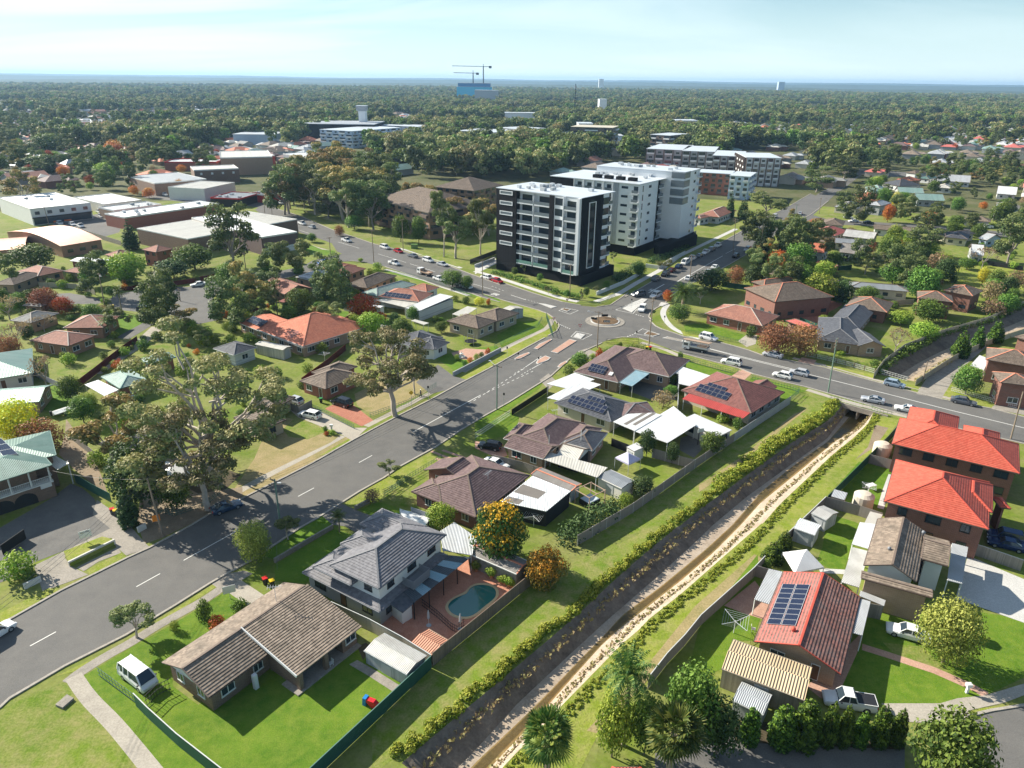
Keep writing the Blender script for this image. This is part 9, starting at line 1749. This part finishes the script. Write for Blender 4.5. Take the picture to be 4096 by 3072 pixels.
for k,dr,q in(('A',0,('f',1850,745,1853,440,'pole_green',1,(1770,385),'green-grey power pole standing on the verge before the black front fence')),('B',0,('g',832,325,843,78,'pole_timber',1,(755,72),'power pole on the corner nearest the roundabout')),('C',1,('g',1183,310,1215,-20,'pole_timber',2,None,'tall timber power pole on the verge behind the corner railing')),('D',1,('h',878,630,940,262,'pole_green',3,None,'tall green power pole with stacked crossarms beside the culvert')),('E',1,('h',2122,945,2205,630,'pole_timber',1,None,'leaning power pole behind the red duplex at the right edge')),('F',0,('e',1110,1440,1002,1045,'pole_timber',0,None,'leaning brown timber pole carrying an orange diamond sign')),('G',0,('e',1912,1385,1868,1050,'pole_green',1,(1900,1075),'green power pole beside the shaded main street')),('H',1,('j',1197,800,1180,540,'pole_timber',1,None,'power pole on the bend of the north-west street')),('I',1,('j',1433,705,1424,455,'pole_timber',1,None,'power pole beside the green box in the park')),('J',1,('j',850,770,838,600,'pole_timber',1,None,'short power pole at the side street mouth')),('K',1,('j',380,435,372,330,'pole_timber',1,None,'power pole at the park corner')),('L',1,('j',322,425,300,185,'pole_timber',2,None,'tall power pole beside the supermarket corner')),('M',1,('j',2072,1070,2070,785,'pole_timber',1,None,'power pole beside the two street trees')),('N',0,('j',168,860,150,725,'pole_timber',1,None,'power pole behind the supermarket gum')),('O',1,('k',762,1290,770,1020,'pole_timber',1,None,'power pole in front of the black apartment block')),('Q',0,('k',1728,1150,1745,945,'pole_timber',2,None,'power pole among the parked cars of the tree-lined street')),('S',0,('k',2075,950,2098,650,'pole_timber',2,None,'tall power pole on the left kerb of the tree-lined street')),('V',0,('i',842,1060,795,790,'pole_timber',1,(845,850),'power pole at the edge of the turning circle')),('W',0,('i',1450,1015,1435,910,'pole_timber',1,None,'short power pole in the turning circle')),('X',0,('i',395,405,335,190,'pole_timber',1,None,'leaning power pole in front of the white shops')),('Y',1,('l',565,515,580,385,'pole_timber',1,None,'power pole at the corner of the side road')),('Z',0,('l',362,612,386,435,'pole_green',1,None,'green pole on the right kerb of the tree-lined street')),('a',1,('h',1522,560,1555,420,'pole_timber',0,None,'short grey post at the end of the culvert railing'))):
 POL['dir']=((V3((.8,-.6,0))if dr==0 else V3((.6,.8,0))));D2(k,*q[:5],q[8],q[5],q[6],q[7])
def BE(seq,label,offs_=(-1,-.4,.4,1),dz=0,dr=0):
 a_=V3((.8,-.6,0))if dr==0 else V3((.6,.8,0));p0=POL[seq[0]];T=AI('power_line',label,'power line',(p0.x,p0.y,p0.z),0)
 for o in offs_:
  m=MB()
  for A,B in zip(seq[:-1],seq[1:]):
   A=POL[A]if isinstance(A,str)else A;B=POL[B]if isinstance(B,str)else B;L=(B-A).length;pr=None
   for i in range(9):
    t=i/8;q=A.lerp(B,t)+a_*o+V3((0,0,-.1-dz-L*.10*t*(1-t)))
    if pr is not None:m.bar(pr,q,.035,n=3)
    pr=q
  m.bd('wire',MT['wire_grey'],T,uv=False)
BE(['F','G','A','B'],'power line along the main street',dr=0);BE(['C','D','E'],'upper power line along the cross street',dr=1);BE(['C','D','E'],'lower power line along the cross street',(-.9,0,.9),1.2,1);BE(['B','C'],'short power line crossing beside the roundabout',(-.4,.4));BE(['L','H','M','O'],'power line along the north-west street',dr=1);BE(['C','Q','S','Z'],'power line up the tree-lined street',(-1,0,1));BE(['V','W','N','J'],'power line over the turning circle',(-.4,.4))
BE(['F',P('e',320,980,5.0)],'service wire to the green-roofed balcony building',(0,));BE(['F',P('a',-200,700,11)],'power line leaving at the left edge',(-1,-.3,.4));BE(['G',P('a',1885,300,5)],'service wire from the shaded pole to the brick house',(0,))
FN('a',[(975,1170),(1060,1090),(1150,1045)],1.5,1.5,'black','curved wrought iron gate in front of the white van',cat='gate',name='gate',rails=True)
# the suburb beyond: houses one by one, then the forest
g=random.Random(99);RF=['brown','terra','grey','char','greenl','galv','orange','cream','purple','worn','pink','white'];WL=[W_['tan'],W_['cream'],W_['wb'],W_['dkred'],W_['offw'],W_['grey']]
C4[0]=False
gu=V3((cos(R(56)),sin(R(56)),0));gv=V3((-gu.y,gu.x,0));nfar=0;far_h=[]
HV={}
def CR(p,rz,rk,wk,sx,sy,e,typ,label,group):
 k=(rk,wk,typ)
 if k not in HV:
  r=AO(V3((-7.5,-5,0)),V3((7.5,-5,0)),V3((0,5,0)));a=MB();b=MB();BJ(a,None,r,typ,2.9,22,R_[rk],soff=MT['fascia']);ri=r.grow(-.5);AN(b,ri,0,2.75)
  if typ=='hip':r2=sub(r,8,13,-3.5,6);BJ(a,None,r2,'hip',2.92,22,R_[rk],soff=MT['fascia']);AN(b,r2.grow(-.5),0,2.75)
  else:BV(b,r,ri,2.75,'gable',2.9,22,None)
  w_=MB()
  for(q,d,n)in((ri.p(0,0),ri.u,-ri.v),(ri.p(0,ri.W),ri.u,ri.v),(ri.p(0,0),ri.v,-ri.u),(ri.p(ri.L,0),ri.v,ri.u)):
   L=ri.L if abs(d.dot(ri.u))>.5 else ri.W
  HV[k]=(a.mesh('roof',R_[rk]),b.mesh('wall',WL[wk]))
 a,b=HV[k];o=NO('house',None);o.location=p;o.rotation_euler=(0,0,rz);o.scale=(sx,sy,e);tag(o,label,'house',group)
 for me,nm in((a,'roof'),(b,'wall')):c=NO(nm,me);c.parent=o
 f,pm=B8(1.5,1.2,'window',MT['frame_white'],MT['glass'])
 if p.y<520:
  for x in(-4,0,4):c=NO('window',pm);c.parent=o;c.location=(x,-4.5,.95);c.rotation_euler=(0,0,pi)
  for y in(-2,2):c=NO('window',pm);c.parent=o;c.location=(-7.0,y,.95);c.rotation_euler=(0,0,pi/2)
D9=[]
def DD(p):
 q=CC(V3((p.x,p.y,0)));x,y=q.x,q.y
 if not(-150<x<4250):return None
 if y>590 and x<1000:
  return 'left suburb' if y<700 else None
 if x<1250 and y>395:return 'left suburb' if y<690 else None
 if x>3050 and 385<y<600:return 'right suburb'
 if x>2900 and 360<y<=385:return 'right suburb'
 if 600<x<1300 and 360<y<=395:return 'left suburb'
 return None
C3=[]
for i in range(-70,90):
 for j in range(-70,90):
  p=gu*(i*19+g.uniform(-3,3))+gv*(j*17+(j//2)*9+g.uniform(-2,2));p.z=0
  if p.y<235 or p.length>1300:continue
  z=DD(p)
  if z and CQ(p,7)and g.random()<.85:C3.append((p.length,p,z))
C3.sort(key=lambda c:c[0])
lab={('left suburb',0):'house with a pale roof among the trees of the far left suburb',('left suburb',1):'house with a dark or tiled roof among the trees of the far left suburb',('right suburb',0):'house with a pale roof among the trees of the far right suburb',('right suburb',1):'house with a dark or tiled roof among the trees of the far right suburb'}
BY=[c[1]for c in C3[200:]]+[gu*g.uniform(-1500,1500)+gv*g.uniform(-1500,1500)for _ in range(6500)];BY=[p for p in BY if 500<p.length<2300 and p.y>300 and(noise.noise(p*.0045)+.35*noise.noise(p*.02))<.32 and CQ(p,6)]
for d_,p,z in C3[:200]:
 rk=g.choice(RF);pale=0 if rk in('greenl','galv','cream','white','grey')else 1
 CR(p,R(56)+(R(90)if g.random()<.5 else 0)+g.uniform(-.05,.05),rk,g.randrange(len(WL)),g.uniform(.8,1.15),g.uniform(.85,1.15),g.choice((1,1,1,1.5)),g.choice(('hip','hip','gable')),lab[(z,pale)],('pale-roofed houses in the ' if pale==0 else 'dark or tiled houses in the ')+z);far_h.append(p)
for p in far_h:EXC.append((p.x,p.y,7))
for _ in range(6500):
 d=sqrt(g.uniform(225**2,1300**2));a=R(90)+g.uniform(-.66,.66);p=V3((cos(a)*d,sin(a)*d,0));q=CC(p)
 if not(-60<q.x<4160)or(900<q.x<3000 and q.y>520):continue
 if DD(p)is None and q.y>430:continue
 if CQ(p,.5,.5)and g.random()<.75:CV.append(p)
D6=300
def CY(seed,mat):
 rg=random.Random(seed);puffs=[(V3((rg.uniform(-2.6,2.6),rg.uniform(-2.6,2.6),rg.uniform(4,11.5))),rg.uniform(1.4,2.6),1)for _ in range(9)]
 me=AW('forest_crown',puffs,420,1.0,rg,MT[mat],flat=.75);return bpy.data.objects.new('forest_crown',me)
fc=bpy.data.collections.new('forest_sources')
for s,mt in((1,'leaf_eucd'),(2,'leaf_euc'),(3,'leaf_eucd'),(4,'leaf_eucd'),(5,'leaf_gum'),(6,'leaf_green')):fc.objects.link(CY(s,mt))
def B3(name,label,pts,s0,s1,col=None,cat='trees',rot=6.28):
 me=bpy.data.meshes.new(name);me.from_pydata(pts,[],[]);ob=NO(name,me);CO(ob);ob['label']=label;ob['category']=cat
 ng=bpy.data.node_groups.new('forest_nodes','GeometryNodeTree');ng.interface.new_socket('Geometry',in_out='INPUT',socket_type='NodeSocketGeometry');ng.interface.new_socket('Geometry',in_out='OUTPUT',socket_type='NodeSocketGeometry')
 n=ng.nodes;gi=n.new('NodeGroupInput');go=n.new('NodeGroupOutput');ip=n.new('GeometryNodeInstanceOnPoints');ci=n.new('GeometryNodeCollectionInfo');sI(ci,'Collection',col or fc);sI(ci,'Separate Children',True);sI(ci,'Reset Children',True)
 rs=n.new('FunctionNodeRandomValue');rs.data_type='FLOAT';sI(rs,2,s0);sI(rs,3,s1)
 rr=n.new('FunctionNodeRandomValue');rr.data_type='FLOAT_VECTOR';sI(rr,0,(0,0,rot if rot<2 else 0));sI(rr,1,(0,0,rot));sI(rr,'Seed',5)
 l=ng.links;l.new(gi.outputs[0],ip.inputs['Points']);l.new(ci.outputs[0],ip.inputs['Instance']);sI(ip,'Pick Instance',True);l.new(rs.outputs[1],ip.inputs['Scale']);l.new(rr.outputs[0],ip.inputs['Rotation']);l.new(ip.outputs[0],go.inputs[0])
 md=ob.modifiers.new('forest','NODES');md.node_group=ng;return ob
DU=bpy.data.collections.new('garden_sources')
for k in('euc','eucd','eucd','green','green','dark','bright','eucw','euc','dry','eucd','green','euc','orange','green','eucd'):
 me=BB[k][0][1];o=bpy.data.objects.new('garden_crown',me);s_=8.5/BB[k][0][2];DU.objects.link(o);o.scale=(s_,s_,s_)
B3('garden_trees','trees too many to count in the gardens of the middle distance',CV,.4,1.25,DU)
pts=[]
BX=[o for o in COL.objects if o.parent is None and o.get('category')in('building','apartment building','high-rise','commercial building','tower')]
bl=[(o.location.x,o.location.y,30)for o in BX];fp=[(R(90)+.8-1.6*i/24)for i in range(25)]
def fz(rr):return[V3((cos(a)*rr,sin(a)*rr,0))for a in fp]
A3(BT('forest_floor',[p+Z0(.004)for p in fz(420)],[p+Z0(.004)for p in fz(30000)],GR['floor']))
for _ in range(70000):
 near=_<36000
 d=sqrt(g.uniform(D6**2,1400**2))if near else sqrt(g.uniform(1400**2,2900**2));a=R(90)+g.uniform(-.70,.70);p=V3((cos(a)*d,sin(a)*d,0))
 if near and _%2 and d>900:continue
 zn=DD(p)if d<1320 else None
 dn=noise.noise(p*.0045)+.35*noise.noise(p*.02)
 if dn<(.16 if zn else(-.45 if d<700 else.0)):continue
 q=CC(p)
 if not(-80<q.x<4180)or q.y>(600 if q.x<1500 or q.x>2900 else 655):continue
 if zn is None and d<430 and not 1500<q.x<2900:continue
 if any((p.x-x)**2+(p.y-y)**2<((r*.5+3)**2)for x,y,r in(EXC if d<1350 else()))or any(abs(p.x-x)<r and abs(p.y-y)<r for x,y,r in bl):continue
 if d<900 and any(BZ(p,q)for q in DC[2:4]):continue
 if any(abs(p.x-x*d/y_)<22 and 0<y_-p.y<95 for x,y_,_r in bl):continue
 pts.append(p)
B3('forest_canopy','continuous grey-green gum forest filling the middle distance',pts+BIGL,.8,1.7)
pts=[]
for _ in range(15000):
 d=sqrt(g.uniform(2600**2,4700**2));a=R(90)+g.uniform(-.70,.70);p=V3((cos(a)*d,sin(a)*d,0))
 if noise.noise(p*.0016)<-.25:continue
 pts.append(p)
B3('distant_canopy','forest reaching to the horizon',pts,1.3,2.2)
DG=bpy.data.collections.new('roof_sources')
for k,(a,b)in HV.items():
 m=bmesh.new();m.from_mesh(a);na=len(m.faces);m.from_mesh(b);m.faces.ensure_lookup_table()
 for f in m.faces[na:]:f.material_index=1
 me=bpy.data.meshes.new('far_house');m.to_mesh(me);me.materials.append(a.materials[0]);me.materials.append(b.materials[0]);DG.objects.link(bpy.data.objects.new('far_house',me))
 if len(DG.objects)>30:break
B3('far_houses','suburban roofs too far and too many to count among the trees',BY,1.0,1.5,DG,'houses',R(56))
def ridge(D,h0,amp,seed,name):
 m=MB();n=160;prev=None
 for i in range(n+1):
  a=R(90)+.95-1.9*i/n;h=h0+amp*noise.noise(V3((i*.09,seed,0)))+amp*.3*noise.noise(V3((i*.5,seed,3)));f=V3((cos(a)*D,sin(a)*D,0));c=[f,f*1.08+Z0(h),f*1.25+Z0(h*.8)]
  if prev:
   for j in range(2):m.face([prev[j],c[j],c[j+1],prev[j+1]])
  prev=c
 return A3(m.bd(name,GR['hill'],smooth=True))
GR['hill']=AC('hill_forest',((.05,.075,.035),(.04,.06,.03),(.07,.085,.04)),(.002,.01,.04))
ridge(6200,26,14,3,'hills');ridge(9000,50,14,1,'hills');ridge(13500,72,16,7,'hills')
# haze
bx=MB();bx.box((-14000,-120,-6),(28000,0,0),(0,18500,0),(0,0,136));hz=bx.bd('haze',None,uv=False);hz.data.materials.clear()
mh=bpy.data.materials.new('haze');mh.use_nodes=True;nt=mh.node_tree
for n in list(nt.nodes):
 if n.type!='OUTPUT_MATERIAL':nt.nodes.remove(n)
pv=nt.nodes.new('ShaderNodeVolumePrincipled');sI(pv,'Color',(.42,.68,1.0,1));sI(pv,'Density',7.5e-5);sI(pv,'Anisotropy',.2)
nt.links.new(pv.outputs[0],nt.nodes['Material Output'].inputs['Volume']);hz.data.materials.append(mh);CO(hz);hz['label']='thin blue haze over the far suburbs';hz['category']='haze'
A3(DY.bd('kerb',GR['kerb']))
